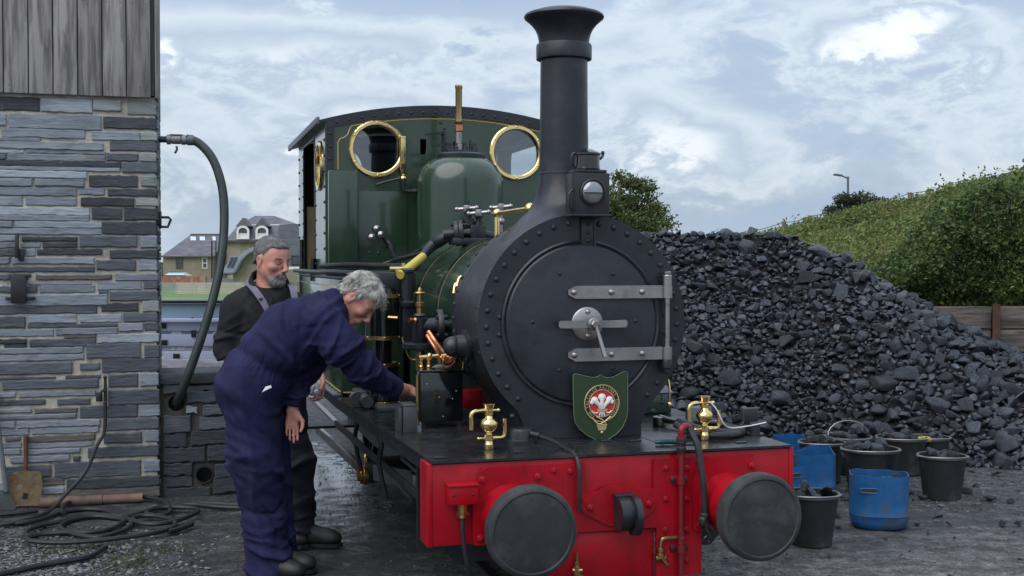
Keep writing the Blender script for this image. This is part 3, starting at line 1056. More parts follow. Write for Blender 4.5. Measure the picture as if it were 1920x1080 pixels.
for xc in (455.5, 491):
    d0 = 1.25
    arch = [(-d0, 0), (d0, 0), (d0, 1.7)] + [(d0 * cos(t), 1.7 + 1.0 * sin(t)) for t in np.linspace(.2, pi - .2, 8)] + [(-d0, 1.7)]
    hole = [(-.85, .25), (.85, .25), (.85, 1.6)] + [(.85 * cos(t), 1.65 + .62 * sin(t)) for t in np.linspace(.2, pi - .2, 8)] + [(-.85, 1.6)]
    p = at(xc, 448.5, YH2 - .6) - h2.location
    sc_ = .585
    Mx = Matrix(((sc_, 0, 0, p.x), (0, 0, -1, p.y + .1), (0, sc_, 0, p.z), (0, 0, 0, 1)))
    dm = plate('dormer', arch, [hole], .3, Mx, M_white, h2)
    m = MB(); m.box(p.x - .5, p.x + .5, p.y + .15, p.y + .2, p.z + .15, p.z + 1.3)
    m.build('pane', M_pane, dm)
    m = MB(); m.box(p.x - .5, p.x + .5, p.y + .05, p.y + .12, p.z + .62, p.z + .70); m.box(p.x - .5, p.x + .5, p.y + .05, p.y + .12, p.z + .15, p.z + .58)
    m.build('sash', M_white, dm)
    m = MB()
    m.add([(p.x - .85, p.y, p.z + 1.5), (p.x + .85, p.y, p.z + 1.5), (p.x, p.y, p.z + 2.5), (p.x, p.y + 2.2, p.z + 2.5), (p.x - .85, p.y + 1.6, p.z + 1.5), (p.x + .85, p.y + 1.6, p.z + 1.5)],
          [(0, 2, 3, 4), (1, 5, 3, 2), (0, 1, 2)])
    m.build('dormer_roof', M_slateroof, dm, ang=5)
m = MB()
p0, p1 = at(423.2, 530, YH2 - .3) - h2.location, at(423.2, 452, YH2 - .3) - h2.location
m.cyl(p0, p1, .1, n=8)
m.build('drainpipe', M_brown, h2)
YG = 128
h3 = empty('gabled_annexe', at(460, 545, YG), 0, label='rendered annexe with a curved lead grey roof edge and slanted windows', cat='building')
house_part('wall', [(437, 548), (437, 511), (443, 504), (453, 486), (466, 474), (486, 462), (600, 452), (600, 548)], 7, M_rend, h3, YG)
edge = [(419, 512), (437, 512), (446, 504), (456, 485), (468, 473), (500, 460)]
band = edge + [(x - 2, y - 9 if x > 440 else y - 1) for x, y in reversed(edge)]
house_part('roof_edge', [(418, 512.5), (437, 512.5), (444, 508), (455, 487), (470, 473.5), (505, 460), (505, 452), (462, 470), (450, 480), (436, 480)], .5, M_panel, h3, YG, -.7)
m = MB()
m.tube([at(x, y, YG - .8) - h3.location for x, y in ((418, 513), (437, 513), (445, 507.5), (456, 487.5), (470, 474), (505, 461))], .12, 6, 4)
m.build('roof_trim', M_brown, h3)
for q in (((429, 501), (433.5, 501), (441, 482), (436.5, 482)), ((436, 501), (440, 501), (448, 482), (443.5, 482))):
    house_part('slanted_window', q, .1, M_pane, h3, YG, -.82)
# grey gable and hedge glimpsed between the men and the cab
h4 = empty('slate_gable', at(560, 545, 118), 0, label='grey slate hung gable with one small window beside the cab', cat='building')
house_part('wall', [(519, 500), (519, 445), (524, 421), (600, 418), (600, 500)], 4, M_slateroof2, h4, 118)
house_part('base_wall', [(519, 505), (519, 500), (600, 500), (600, 505)], 4, M_white, h4, 118)
window(546.5, 479, 561, 497, h4, 118, 0, M_iron, False)
# ------------------------------------------------------------------ coal heap
RX = []                                     # skyline of the heap, measured: (x, z, y of ridge)
for x, y, Yr in ((1100, 432, 12.4), (1225, 433, 12.4), (1340, 430, 12.4), (1470, 434, 12.4), (1560, 470, 12.0), (1640, 514, 11.8), (1690, 546, 11.6), (1770, 587, 11.5), (1830, 620, 11.3), (1900, 655, 11.2), (1960, 690, 11.1), (2050, 740, 11.0)):
    p = at(x, y + 5, Yr)
    RX.append((p.x, p.z, Yr))
RX = np.array(RX)


def heap_z(X, Y):
    zr = np.interp(X, RX[:, 0], RX[:, 1])
    yr = np.interp(X, RX[:, 0], RX[:, 2])
    zr = np.where(X < RX[0, 0], zr - (RX[0, 0] - X) * .7, zr)
    zr = np.where(X > RX[-1, 0], zr - (X - RX[-1, 0]) * .35, zr)
    yf = np.where(X < 2.7, 10.0, np.maximum(10.0 - (X - 2.7) * .62, 8.9)) + .12 * np.sin(X * 3.1)
    t = (Y - yf) / (yr - yf)
    front = zr * np.clip(t, -.3, 1) * (1.0 + .12 * np.sin(np.clip(t, 0, 1) * pi) * np.sin(X * 1.7 + 1))
    back = zr - (Y - yr) * .42
    z = np.where(Y < yr, front, back)
    return z + .035 * fbm(X, Y, 21, 3, 2.0) * (z > .02)


def heap_mask_z(X, Y):
    return np.where(heap_z(X, Y) > -.02, heap_z(X, Y) - .035, -.08)


mesh_obj('coal_heap', grid_mesh('coal_heap', np.linspace(-1.2, 8.0, 150), np.linspace(8.4, 16, 130), heap_mask_z), M_coaldust, kind='stuff')


def rock_mesh(n=15, seed=0, flat=.8):
    """convex angular lump, unit radius"""
    r = random.Random(seed)
    bm = bmesh.new()
    for i in range(n):
        z = r.uniform(-1, 1); t = r.uniform(0, 2 * pi); q = sqrt(1 - z * z)
        k = r.uniform(.78, 1.0)
        bm.verts.new((q * cos(t) * k * r.uniform(.95, 1.12), q * sin(t) * k * .85, z * k * flat))
    res = bmesh.ops.convex_hull(bm, input=bm.verts)
    bmesh.ops.delete(bm, geom=[v for v in bm.verts if not v.link_faces], context='VERTS')
    bmesh.ops.bevel(bm, geom=list(bm.edges), offset=.07, segments=1, affect='EDGES')
    bmesh.ops.triangulate(bm, faces=bm.faces)
    me = bpy.data.meshes.new('coal_lump')
    bm.to_mesh(me); bm.free()
    return me


ROCKS = [rock_mesh(random.choice((9, 11, 13, 16)), 100 + i, random.choice((.7, .8, .9, 1.0))) for i in range(14)]
for me in ROCKS:
    smooth_me(me, 24)
    me.materials.append(M_coalo)
ROCKV = []
for me in ROCKS:
    v = np.empty(len(me.vertices) * 3, np.float32); me.vertices.foreach_get('co', v)
    f = np.array([list(p.vertices) for p in me.polygons], np.int32)
    ROCKV.append((v.reshape(-1, 3), f))

cells = {}
lumps = []


def try_place(x, y, r, k=.50):
    c = .25
    ix, iy = int(x // c), int(y // c)
    for a in (-1, 0, 1):
        for b_ in (-1, 0, 1):
            for (px_, py_, pr) in cells.get((ix + a, iy + b_), ()):
                if (px_ - x) ** 2 + (py_ - y) ** 2 < (k * (pr + r)) ** 2:
                    return False
    cells.setdefault((ix, iy), []).append((x, y, r))
    return True


R_ = random.Random(5)
for rlo, rhi, tries in ((.10, .14, 260), (.075, .10, 1200), (.055, .075, 5000), (.038, .055, 15000), (.024, .038, 40000), (.015, .024, 42000)):
    for _ in range(tries):
        x = R_.uniform(.3, 6.2); y = R_.uniform(8.8, 13.4)
        # coarse lumps to the right and at the foot, finer slack in the middle
        coarse = min(1, max(0, (x - 1.4) / 2.6))
        slack = exp(-(((x - 2.9) / .55) ** 2 + ((y - 10.9) / .75) ** 2))
        if rlo > .07 and R_.random() > .12 + .88 * coarse ** 1.3 - .5 * slack: continue
        if .05 < rlo < .07 and R_.random() > .5 + .5 * coarse - .6 * slack: continue
        if rlo < .03 and R_.random() > 1.0 - .35 * coarse + .5 * slack: continue
        lumps.append((x, y, R_.uniform(rlo, rhi)))
LX = np.array(lumps)
LZ_ = heap_z(LX[:, 0], LX[:, 1])
sel = []
for (x, y, r), z in zip(lumps, LZ_):
    if z < -.015 and r > .05: continue
    if z < -.04: continue
    if z < .03 and R_.random() < .55: continue
    yr = np.interp(x, RX[:, 0], RX[:, 2])
    if y > yr + .35: continue
    if try_place(x, y, r): sel.append((x, y, max(z, 0), r))


def in_frame(p):
    d = Vector(p) - EYE
    f = d.y * cos(PITCH) - d.z * sin(PITCH)
    up = d.y * sin(PITCH) + d.z * cos(PITCH)
    return 960 + FOC * d.x / f, 540 - FOC * up / f


cand = []
for i, (x, y, z, r) in enumerate(sel):
    X_, Y_ = in_frame((x, y, z))
    yr = np.interp(x, RX[:, 0], RX[:, 2])
    if 1290 < X_ < 1905 and Y_ > 425 and not (X_ < 1500 and Y_ > 800) and y < yr + .05:
        cand.append((r / y, i))
cand.sort(reverse=True)
single = set(i for _, i in cand[:270])
bv, bf, no = [], [], 0
for i, (x, y, z, r) in enumerate(sel):
    e = Matrix.Rotation(R_.uniform(0, 6.28), 3, 'Z') @ Matrix.Rotation(R_.uniform(-.5, .5), 3, 'X') @ Matrix.Rotation(R_.uniform(-.4, .4), 3, 'Y')
    s_ = r * Vector((R_.uniform(1.0, 1.35), R_.uniform(.85, 1.1), R_.uniform(.75, 1.1)))
    zc = z + r * R_.uniform(.0, .30)
    if i in single:
        o = mesh_obj('coal_lump', ROCKS[i % len(ROCKS)], None, None, label='lump of dull black coal lying on the big coal heap', cat='coal', group='coal lumps on the heap')
        o.location = (x, y, zc)
        o.scale = s_
        o.rotation_euler = e.to_euler()
    else:
        v, f = ROCKV[i % len(ROCKV)]
        vv = (v * np.array(s_)) @ np.array(e).T + np.array((x, y, zc))
        bv.append(vv); bf.append(f + no); no += len(v)
me = np_mesh('coal_pieces', np.concatenate(bv), np.concatenate(bf))
smooth_me(me, 24)
mesh_obj('coal_pieces', me, M_coal, kind='stuff')
print('coal lumps', len(sel), 'tris', sum(len(f) for f in bf))

# ------------------------------------------------------------------ timber retaining wall on the right
YT = 13.0
rw = empty('retaining_wall', at(1840, 700, YT), 0, label='weathered sleeper retaining wall with rusty post behind the coal', cat='wall')
ro = rw.location.copy()
M_sleeper = pmat('old_sleeper', (.075, .064, .054), .85, var=.5, vs=3, stretch=(.6, 3, 7), bump=.008, bs=12, c2=(.14, .125, .11), f2=.52, s2=3, objrand=.25)
M_rust = pmat('rusty_iron', (.10, .045, .028), .8, .2, var=.5, vs=14, bump=.002, bs=60, c2=(.06, .035, .03), f2=.55)
for i, (y0, y1) in enumerate(((575, 616), (618, 660), (662, 706), (708, 760))):
    for x0, x1 in ((1590, 1859), (1866, 2080)):
        a, b_ = at(x0, y1, YT) - ro, at(x1, y0, YT) - ro
        m = MB(); m.box(a.x, b_.x, random.uniform(-.012, .012), .13, a.z, b_.z, .010)
        m.build('plank', M_sleeper, rw)
for x in (1862.5, 2083, 1587):
    a = at(x, 700, YT) - ro
    m = MB()
    m.box(a.x - .04, a.x + .04, -.075, -.062, -.5, at(x, 570, YT).z - ro.z)
    m.box(a.x - .006, a.x + .006, -.062, .04, -.5, at(x, 570, YT).z - ro.z)
    m.build('post', M_rust, rw)

# ------------------------------------------------------------------ foliage
def leaf_mesh(name, P_, size, up=.5, nrm=None, w=.55, seed=1, sub=None):
    """one folded leaf (two triangles each side of the rib) per point"""
    r = np.random.default_rng(seed)
    n = len(P_)
    d = r.normal(size=(n, 3)); d[:, 2] = d[:, 2] * .7 + up * .6
    if nrm is not None: d = d + nrm * .9
    d /= np.linalg.norm(d, axis=1, keepdims=True)
    q = r.normal(size=(n, 3))
    s = np.cross(d, q); s /= np.linalg.norm(s, axis=1, keepdims=True)
    u = np.cross(s, d)
    L = (size * r.uniform(.6, 1.4, n))[:, None]
    a = P_
    b = P_ + d * L * .5 + s * L * w * .5 + u * L * .12
    c = P_ + d * L
    e = P_ + d * L * .5 - s * L * w * .5 + u * L * .12
    V = np.stack([a, b, c, e], 1).reshape(-1, 3)
    i = np.arange(n)[:, None] * 4
    F = np.concatenate([i + [0, 1, 2], i + [0, 2, 3]], 1).reshape(-1, 3)
    return np_mesh(name, V, F, False)


def leaf_mat(name, stops, rough=.5, var=.35):
    m = bpy.data.materials.new(name)
    m.use_nodes = True
    g = NT(m.node_tree)
    b = g.n['Principled BSDF']
    rnd = g.new('ShaderNodeNewGeometry').outputs['Random Per Island']
    P_ = g.new('ShaderNodeTexCoord').outputs['Object']
    nz = g.noise(P_, 1.1, 4, .6)
    f = g.math('ADD', g.math('MULTIPLY', rnd, .55), g.math('MULTIPLY_ADD', g.math('SUBTRACT', nz, .5), 1.3, .22))
    g.l.new(g.ramp(f, stops), b.inputs['Base Color'])
    b.inputs['Roughness'].default_value = rough
    b.inputs['Specular IOR Level'].default_value = .35
    b.inputs['Subsurface Weight'].default_value = 0
    tr = g.new('ShaderNodeBsdfTranslucent')
    g.l.new(g.ramp(f, [(p, [x * 1.2 for x in c]) for p, c in stops]), tr.inputs[0])
    mx = g.new('ShaderNodeMixShader', inp={0: .28, 1: b.outputs[0], 2: tr.outputs[0]})
    g.l.new(mx.outputs[0], g.n['Material Output'].inputs[0])
    return m


M_bracken = leaf_mat('bracken_leaves', [(.05, (.045, .07, .02)), (.3, (.10, .145, .037)), (.5, (.18, .23, .06)), (.7, (.17, .18, .07)), (.92, (.19, .145, .08))], .6)
M_hedge = leaf_mat('hedge_leaves', [(.1, (.03, .052, .018)), (.4, (.064, .108, .032)), (.7, (.125, .18, .052)), (.95, (.22, .28, .085))], .42)
M_bush = leaf_mat('dark_bush_leaves', [(.1, (.018, .030, .014)), (.5, (.040, .060, .024)), (.9, (.075, .085, .038))], .6)
M_tree = leaf_mat('tree_leaves', [(.05, (.035, .058, .016)), (.4, (.065, .10, .028)), (.7, (.115, .145, .042)), (.95, (.20, .16, .055))], .5)
M_stem = pmat('brown_stems', (.075, .055, .038), .85, var=.3, vs=9)
M_soil = pmat('hill_soil', (.045, .05, .022), .9, var=.4, vs=2, bump=.05, bs=4)

# hill: crest measured on the photo at distance 22
CR = []
for x, y in ((1380, 452), (1440, 440), (1475, 432), (1530, 422), (1600, 408), (1660, 393), (1720, 377), (1800, 353), (1850, 340), (1920, 325), (2100, 290), (2400, 250)):
    p = at(x, y, 22); CR.append((p.x, p.z))
CR = np.array(CR)


def hill_z(X, Y):
    t = np.clip((Y - 13.2) / (22 - 13.2), 0, 1)
    Xc = X * (22 / np.maximum(Y, 13.0)) * .75 + X * .25      # crest contour swings round with distance
    zc = np.interp(Xc, CR[:, 0], CR[:, 1])
    zc = np.where(Xc < CR[0, 0], zc - (CR[0, 0] - Xc) * 1.2, zc)
    z0 = np.interp(X, [1.5, 3.6, 4.5, 9], [-.3, .6, .95, 1.05])
    z = z0 + (zc - z0) * t ** .85
    z = np.where(Y > 22, zc - (Y - 22) * .06, z)
    return np.maximum(z + .10 * fbm(X, Y, 31, 3, .9) * np.clip((Y - 13) / 3, 0, 1), -.6)


mesh_obj('hillside', grid_mesh('hillside', np.linspace(2.5, 22, 110), np.linspace(13.14, 40, 100), lambda X, Y: hill_z(X, Y) - .05), M_soil, kind='structure')
hv = rng.uniform(size=(150000, 2))
hx_, hy_ = 2.8 + hv[:, 0] * 10.2, 13.3 + hv[:, 1] * 10.2
clump = fbm(hx_, hy_, 33, 4, 2.2)
keep = rng.uniform(size=len(hx_)) < np.clip(.50 + clump * .55, .10, 1) * np.where(hx_ < hy_ * .47, 1, .25)
hx_, hy_, clump = hx_[keep], hy_[keep], clump[keep]
hz0 = hill_z(hx_, hy_) - .04 + np.maximum(clump, -.3) * .16 + rng.uniform(size=len(hx_)) ** 1.5 * .16
mesh_obj('bracken', leaf_mesh('bracken', np.stack([hx_, hy_, hz0], 1), .075, .55, seed=4, w=.5), M_bracken, kind='stuff')

# tall stems sticking up along the crest
k_ = rng.uniform(size=(900, 2))
sx = 4.2 + k_[:, 0] * 6; sy = 21.2 + k_[:, 1] * 1.2
pts = []
for x, y in zip(sx[:260], sy[:260]):
    h_ = abs(rng.normal()) * .14 + .04
    for j in range(9):
        pts.append((x + rng.normal() * .05, y + rng.normal() * .05, float(hill_z(np.array(x), np.array(y))) + h_ * j / 9))
mesh_obj('crest_weeds', leaf_mesh('crest_weeds', np.array(pts), .07, .6, seed=9), M_bracken, kind='stuff')

# hedge above the retaining wall
hedge = empty('hedge', at(1840, 600, 13.6), 0, label='dense dark green hedge overhanging the sleeper wall at right', cat='hedge')
ho = np.array(hedge.location)
TOP = np.array([(at(x, y, 13.6).x, at(x, y, 13.6).z) for x, y in ((1640, 520), (1690, 480), (1725, 430), (1780, 385), (1840, 356), (1900, 342), (1960, 334), (2080, 322), (2200, 318))])
N = 52000
bx = rng.uniform(TOP[0, 0], TOP[-1, 0], N)
zt = np.interp(bx, TOP[:, 0], TOP[:, 1])
bt = rng.uniform(size=N)
zl = at(1800, 572, 13.0).z + .04 * np.sin(bx * 9) + np.where(bx < 4.6, (4.6 - bx) * .2, 0)
bz = zl + (zt - zl) * bt
bulge = .55 * np.sin(np.clip(bt, 0, 1) * pi * .85 + .35)
cl_ = fbm(bx * 1.0, bz * 1.0, 41, 4, 4.5)
cl2 = fbm(bx * 1.0 + 7, bz, 43, 3, 11)
by = 13.55 - bulge - cl_ * .22 - cl2 * .08 + np.abs(rng.normal(size=N)) * .13 + (bt > .9) * rng.uniform(0, .5, N)
keep = rng.uniform(size=N) < np.clip(.72 + cl_ * .5 + cl2 * .3, .1, 1)
HP = np.stack([bx, by, bz + cl2 * .05], 1)[keep]
# sprays standing out of the top
sp_ = []
for _ in range(420):
    x = rng.uniform(TOP[0, 0], TOP[-1, 0]); t0 = rng.uniform(.45, 1)
    z1 = np.interp(x, TOP[:, 0], TOP[:, 1]); z0 = 1.1 + (z1 - 1.1) * t0
    dvec = np.array([rng.normal() * .35 - .15, -.35 * rng.uniform(), 1.0]); dvec /= np.linalg.norm(dvec)
    l_ = rng.uniform(.1, .32)
    p0 = np.array([x, 13.55 - .55 * sin(t0 * pi * .85 + .35) + rng.uniform(-.02, .3), z0])
    for j in range(12):
        sp_.append(p0 + dvec * l_ * j / 12 + rng.normal(size=3) * .015)
HP = np.concatenate([HP, np.array(sp_)])
mesh_obj('foliage', leaf_mesh('foliage', HP - ho, .052, .35, seed=6, w=.62), M_hedge, hedge, kind='stuff')
m = MB()
for _ in range(60):
    x = rng.uniform(TOP[1, 0], TOP[-1, 0]); z1 = np.interp(x, TOP[:, 0], TOP[:, 1])
    m.tube([(x, 13.55, .9), (x + rng.normal() * .1, 13.45, 1.3), (x + rng.normal() * .25, 13.25, z1 - .15)], [.014, .010, .004], 5, 3)
m.v = [tuple(np.array(v) - ho) for v in m.v]
m.build('stems', M_stem, hedge)


def crown(name, label, c, rad, n, leaf, mat, trunk_to, clumps=18, seed=3, lean=(0, 0), group=None, cat='tree', hollow=.55, trunk_r=.07):
    """a tree: tapered trunk with limbs and a crown of leaf clumps"""
    r = np.random.default_rng(seed)
    c = np.array(c); rad = np.array(rad)
    base = Vector((c[0] + lean[0], c[1], trunk_to))
    o = empty(name, base, 0, label=label, cat=cat, group=group)
    b0 = np.array(base)
    cs = []
    for _ in range(clumps):
        d = r.normal(size=3); d /= np.linalg.norm(d)
        cs.append(c + d * rad * r.uniform(.05, 1.05) ** .5)
    cs = np.array(cs)
    pts = []
    for i in range(clumps):
        k = n // clumps
        d = r.normal(size=(k, 3)); d /= np.linalg.norm(d, axis=1, keepdims=True)
        rr = r.uniform(size=(k, 1)) ** hollow
        pts.append(cs[i] + d * rr * rad.mean() * r.uniform(.20, .40) * np.array([1.15, 1, .8]))
    pts = np.concatenate(pts)
    mesh_obj('crown', leaf_mesh('crown', pts - b0, leaf, .3, seed=seed), mat, o, kind='stuff')
    m = MB()
    mid = (c - b0) * .55
    m.tube([(0, 0, 0), tuple(mid * .5 + r.normal(size=3) * .05), tuple(mid)], [trunk_r, trunk_r * .8, trunk_r * .6], 8, 3)
    for q in cs:
        e = q - b0
        m.tube([tuple(mid * r.uniform(.7, 1)), tuple((mid + e) / 2 + r.normal(size=3) * .06), tuple(e)], [trunk_r * .4, trunk_r * .25, trunk_r * .08], 5, 3)
    m.build('trunk', M_stem, o)
    return o


p = at(1178, 405, 26)
crown('broadleaf_tree', 'leafy green tree standing behind the coal heap beside the chimney lamp', p, (.95, .85, .9), 13000, .08, M_tree, 0, 46, 5)
p = at(1598, 390, 23)
b1_ = crown('windswept_bush', 'dark windswept bush on the hill crest below the street lamp', (p.x, p.y, p.z), (.72, .5, .25), 9000, .05, M_bush, p.z - .6, 30, 8, cat='bush', trunk_r=.03)
p = at(1625, 380, 23)
rng2 = np.random.default_rng(77)
p = at(1864, 334, 22)
crown('sapling', 'small bright sapling poking above the hill crest near the right edge', p, (.07, .07, .09), 260, .045, M_hedge, p.z - .35, 6, 12, cat='sapling', trunk_r=.01)
p = at(1590, 385, 23.4)
p = at(1812, 348, 22)
crown('sapling', 'thin twiggy sapling on the hill crest left of the bright sapling', p, (.14, .1, .05), 160, .04, M_bush, p.z - .3, 7, 14, cat='sapling', trunk_r=.01)

# fence along the crest
wf = empty('wire_fence', at(1700, 380, 22.3), 0, label='wire fence on grey wooden posts along the hill crest', cat='fence')
wo = Vector(wf.location)
M_post = pmat('fence_post', (.20, .16, .12), .85, var=.3, vs=8)
tops = []
for x, y, h_ in ((1470, 419, 24), (1518, 408, 28), (1706, 365, 20), (1783, 346, 22), (1945, 312, 30), (1380, 440, 30)):
    t_ = at(x, y, 22.3) - wo
    t_ = t_ + Vector((0, 0, .04))
    m = MB(); m.cyl(t_ - Vector((0, 0, .85)), t_, .045, .042, 8)
    m.build('post', M_post, wf)
    tops.append(t_)
tops.sort(key=lambda q: q.x)
m = MB()
for dz_2 in (-.02, -.16):
    for a, b_ in zip(tops[:-1], tops[1:]):
        m.tube([a + Vector((0, 0, dz_2)), (a + b_) / 2 + Vector((0, 0, dz_2 - .03)), b_ + Vector((0, 0, dz_2))], .006, 4, 3)
m.build('wire', M_iron, wf)

YL = 60
sl = empty('street_lamp', at(1590, 372, YL) - Vector((0, 0, 6)), 0, label='slim grey street lamp rising behind the dark bush on the hill', cat='street lamp')
s0 = Vector(sl.location)
a = at(1590, 331, YL) - s0
m = MB(); m.cyl((0, 0, 0), a, .09, .055, 10)
m.build('lamp_post', M_greysteel, sl)
b_ = at(1563, 327, YL) - s0
m = MB(); m.cyl(a - Vector((0, 0, .1)), a + (b_ - a) * .45, .04, n=8)
m.build('arm', M_greysteel, sl)
m = MB(); m.bar(a + (b_ - a) * .40, b_, .22, .10, .03)
m.build('lamp_head', M_greysteel, sl)
# ------------------------------------------------------------------ the locomotive (local x across, y backwards from the beam, z up)
loco = empty('steam_locomotive', LO, TH, label='dark green narrow gauge tank engine with tall black chimney and red buffer beam', cat='locomotive')

rv = MB()
rv.lathe([(1.0, -.15), (1.0, 0), (.92, .32), (.70, .58), (.36, .74), (.0, .78)], (0, 0, 0), (0, 0, 1), 12)
RIVET = rv.mesh('rivet', 50)
hb = MB()
hb.lathe([(1.0, -.2), (1.0, .62), (.8, .75)], (0, 0, 0), (0, 0, 1), 6)
hb.lathe([(.48, .7), (.48, 1.15), (.4, 1.22)], (0, 0, 0), (0, 0, 1), 10)
BOLT = hb.mesh('bolt', 30)


RM = {}


def rivet(parent, p, nrm, r, mat, kind='rivet'):
    key = (kind, mat.name)
    if key not in RM:
        me = (RIVET if kind == 'rivet' else BOLT).copy()
        me.materials.clear(); me.materials.append(mat)
        RM[key] = me
    o = mesh_obj(kind, RM[key], None, parent)
    o.location = p
    o.rotation_euler = Vector(nrm).to_track_quat('Z', 'Y').to_euler()
    o.scale = (r, r, r)
    return o


# ---- buffer beam
m = MB(); m.box(-.862, .862, 0, .15, .373, .728, .006)
beam = m.build('buffer_beam', M_red, loco)
for s in (-1, 1):
    m = MB(); m.box(.862 * s - .012, .862 * s + .012, -.004, .152, .372, .731, .004)
    m.build('end_plate', M_red, beam)
# raised front plate with a step, and the lower apron
m = MB()
pl = [(-.64, .385), (-.64, .705), (-.165, .705), (-.165, .575), (.165, .575), (.165, .705), (.66, .705), (.66, .640), (.40, .640), (.40, .172), (.178, .172), (.178, .398), (-.19, .398), (-.19, .385)]
m.prism(pl, (0, -.001, 0), (1, 0, 0), (0, 0, 1), .016)
m.build('front_plate', M_red, beam)
m = MB(); m.box(-.36, .176, .004, .02, .172, .371, .003); m.box(-.34, .16, -.006, .004, .176, .392, .003)
m.build('apron', M_red, beam)
for x, z in ((.222, .665), (.325, .662), (.222, .525), (.325, .52), (.222, .385), (.325, .38), (.222, .245), (.325, .24), (-.31, .680), (-.235, .672)):
    rivet(beam, (x, -.013, z), (0, -1, 0), .0145, M_red, 'bolt')
for x, z in ((-.5, .655),):
    pass
m = MB(); m.box(.205, .275, -.0145, -.012, .455, .463)
m.build('scuff', M_redworn, beam)

# ---- buffers
for s in (-1, 1):
    c = .515 * s
    b = MB()
    fl = [(-.155, -.17), (.155, -.17), (.165, -.15), (.165, .06), (.13, .15), (.10, .165), (-.10, .165), (-.13, .15), (-.165, .06), (-.165, -.15)]
    b.prism([(c + x, .545 + z) for x, z in fl], (0, -.012, 0), (1, 0, 0), (0, 0, 1), .022)
    b.lathe([(.138, .01), (.128, .04), (.121, .10), (.117, .16), (.118, .185), (.126, .21), (.162, .245), (.172, .26), (.172, .30), (.16, .302)], (c, -.024, .497), (0, -1, 0), 48)
    bo = b.build('buffer', M_red, loco)
    h = MB()
    h.lathe([(.176, .285), (.187, .292), (.190, .305), (.190, .345), (.186, .360), (.176, .367), (.168, .368), (.163, .363), (.150, .3655), (.08, .370), (.0, .371)], (c, -.024, .497), (0, -1, 0), 64)
    h.build('buffer_head', M_rubber, bo)
    for x, z in ((-.125, .115), (.125, .115), (-.135, -.14), (.135, -.14)):
        rivet(bo, (c + x, -.035, .545 + z), (0, -1, 0), .0165, M_red, 'bolt')

# ---- drawhook
m = MB()
dl_ = [(-.19, .515), (-.175, .545), (-.06, .600), (.04, .600), (.165, .535), (.175, .505), (.16, .475), (.04, .42), (-.05, .42), (-.175, .485)]
m.prism([(x, z) for x, z in dl_], (0, -.012, 0), (1, 0, 0), (0, 0, 1), .016)
cp = m.build('coupling_plate', M_red, loco)
for x in (-.145, .135):
    rivet(cp, (x, -.028, .510), (0, -1, 0), .0165, M_red, 'bolt')
m = MB()
hk = [(0, .555), (.045, .556)] + [(.045 + .075 * sin(t), .482 + .074 * cos(t)) for t in np.linspace(.15, 2.75, 14)] + [(.045, .41), (0, .43)]
m.prism([(x, z) for x, z in hk], (.0235, -.028, 0), (0, -1, 0), (0, 0, 1), .056)
hk2 = [(.02, .562), (.07, .565)] + [(.07 + .085 * sin(t), .478 + .088 * cos(t)) for t in np.linspace(.1, 2.9, 18)] + [(.055, .39), (.02, .41)]
m.prism([(x, z) for x, z in hk2], (.052, -.028, 0), (0, -1, 0), (0, 0, 1), .028)
m.box(-.040, .054, -.075, -.026, .553, .568, .004)
m.build('draw_hook', M_black, loco)

# ---- brake pipe on the beam, cocks and hose
pipe = MB()
pipe.cyl((.286, -.045, .14), (.286, -.045, .782), .0135, n=14)
pipe.lathe([(.020, 0), (.020, .03), (.017, .032), (.017, .05), (.021, .052), (.021, .075)], (.286, -.045, .735), (0, 0, 1), 12)
vp = pipe.build('brake_pipe', M_redworn, loco)
m = MB()
m.tube([(.286, -.045, .80), (.286, -.045, .832), (.292, -.042, .848), (.312, -.035, .854), (.330, -.03, .846)], [.015, .017, .018, .017, .0165], 12, 4)
m.build('pipe_elbow', M_redworn, vp)
m = MB()
m.lathe([(.021, 0), (.024, .004), (.024, .022), (.020, .026), (.020, .04), (.025, .043), (.025, .062), (.019, .066)], (.286, -.045, .738), (0, 0, 1), 8)
m.build('union_nut', M_iron, vp)
for z in (.61, .30):
    m = MB(); m.box(.245, .325, -.022, -.013, z - .018, z + .018, .003); m.lathe([(.02, -.016), (.02, .016)], (.286, -.045, z), (0, 0, 1), 12)
    cl_p = m.build('pipe_clip', M_redworn, vp)
    for x in (.252, .318):
        rivet(cl_p, (x, -.022, z), (0, -1, 0), .011, M_iron, 'bolt')
m = MB()
m.tube([(.325, -.032, .85), (.335, -.045, .825), (.352, -.075, .77), (.360, -.09, .69), (.369, -.10, .61), (.375, -.10, .52), (.376, -.10, .47)], .0150, 12, 5)
bh = m.build('brake_hose', M_hose, loco)
m = MB()
m.lathe([(.018, 0), (.018, .03), (.023, .035), (.023, .05), (.017, .055)], (.376, -.10, .50), (0, 0, -1), 8)
m.ball((.368, -.105, .432), .026, sc=(1, .8, 1.1)); m.ball((.390, -.105, .398), .023); m.cyl((.350, -.11, .445), (.405, -.125, .40), .010); m.bar((.37, -.12, .42), (.395, -.125, .36), .020, .012)
m.torus((.385, -.11, .352), (0, 1, .3), .016, .006, 16, 6)
m.build('hose_coupling', M_iron, bh)
ck = MB()
ck.tube([(.27, -.03, .350), (.215, -.03, .350), (.197, -.03, .342), (.192, -.03, .315)], .0085, 10, 3)
ck.lathe([(.010, 0), (.016, .004), (.016, .02), (.011, .024), (.020, .03), (.020, .05), (.012, .055)], (.192, -.03, .312), (0, 0, -1), 12)
ck.bar((.195, -.03, .27), (.222, -.05, .235), .014, .012); ck.cyl((.168, -.03, .262), (.215, -.03, .262), .012)
ck.build('drain_cock', M_oldbrass, loco)
ck = MB()
ck.lathe([(.006, 0), (.006, .04), (.013, .042), (.013, .06), (.018, .062), (.018, .10), (.012, .104), (.012, .12)], (-.205, -.03, .315), (0, 0, -1), 12)
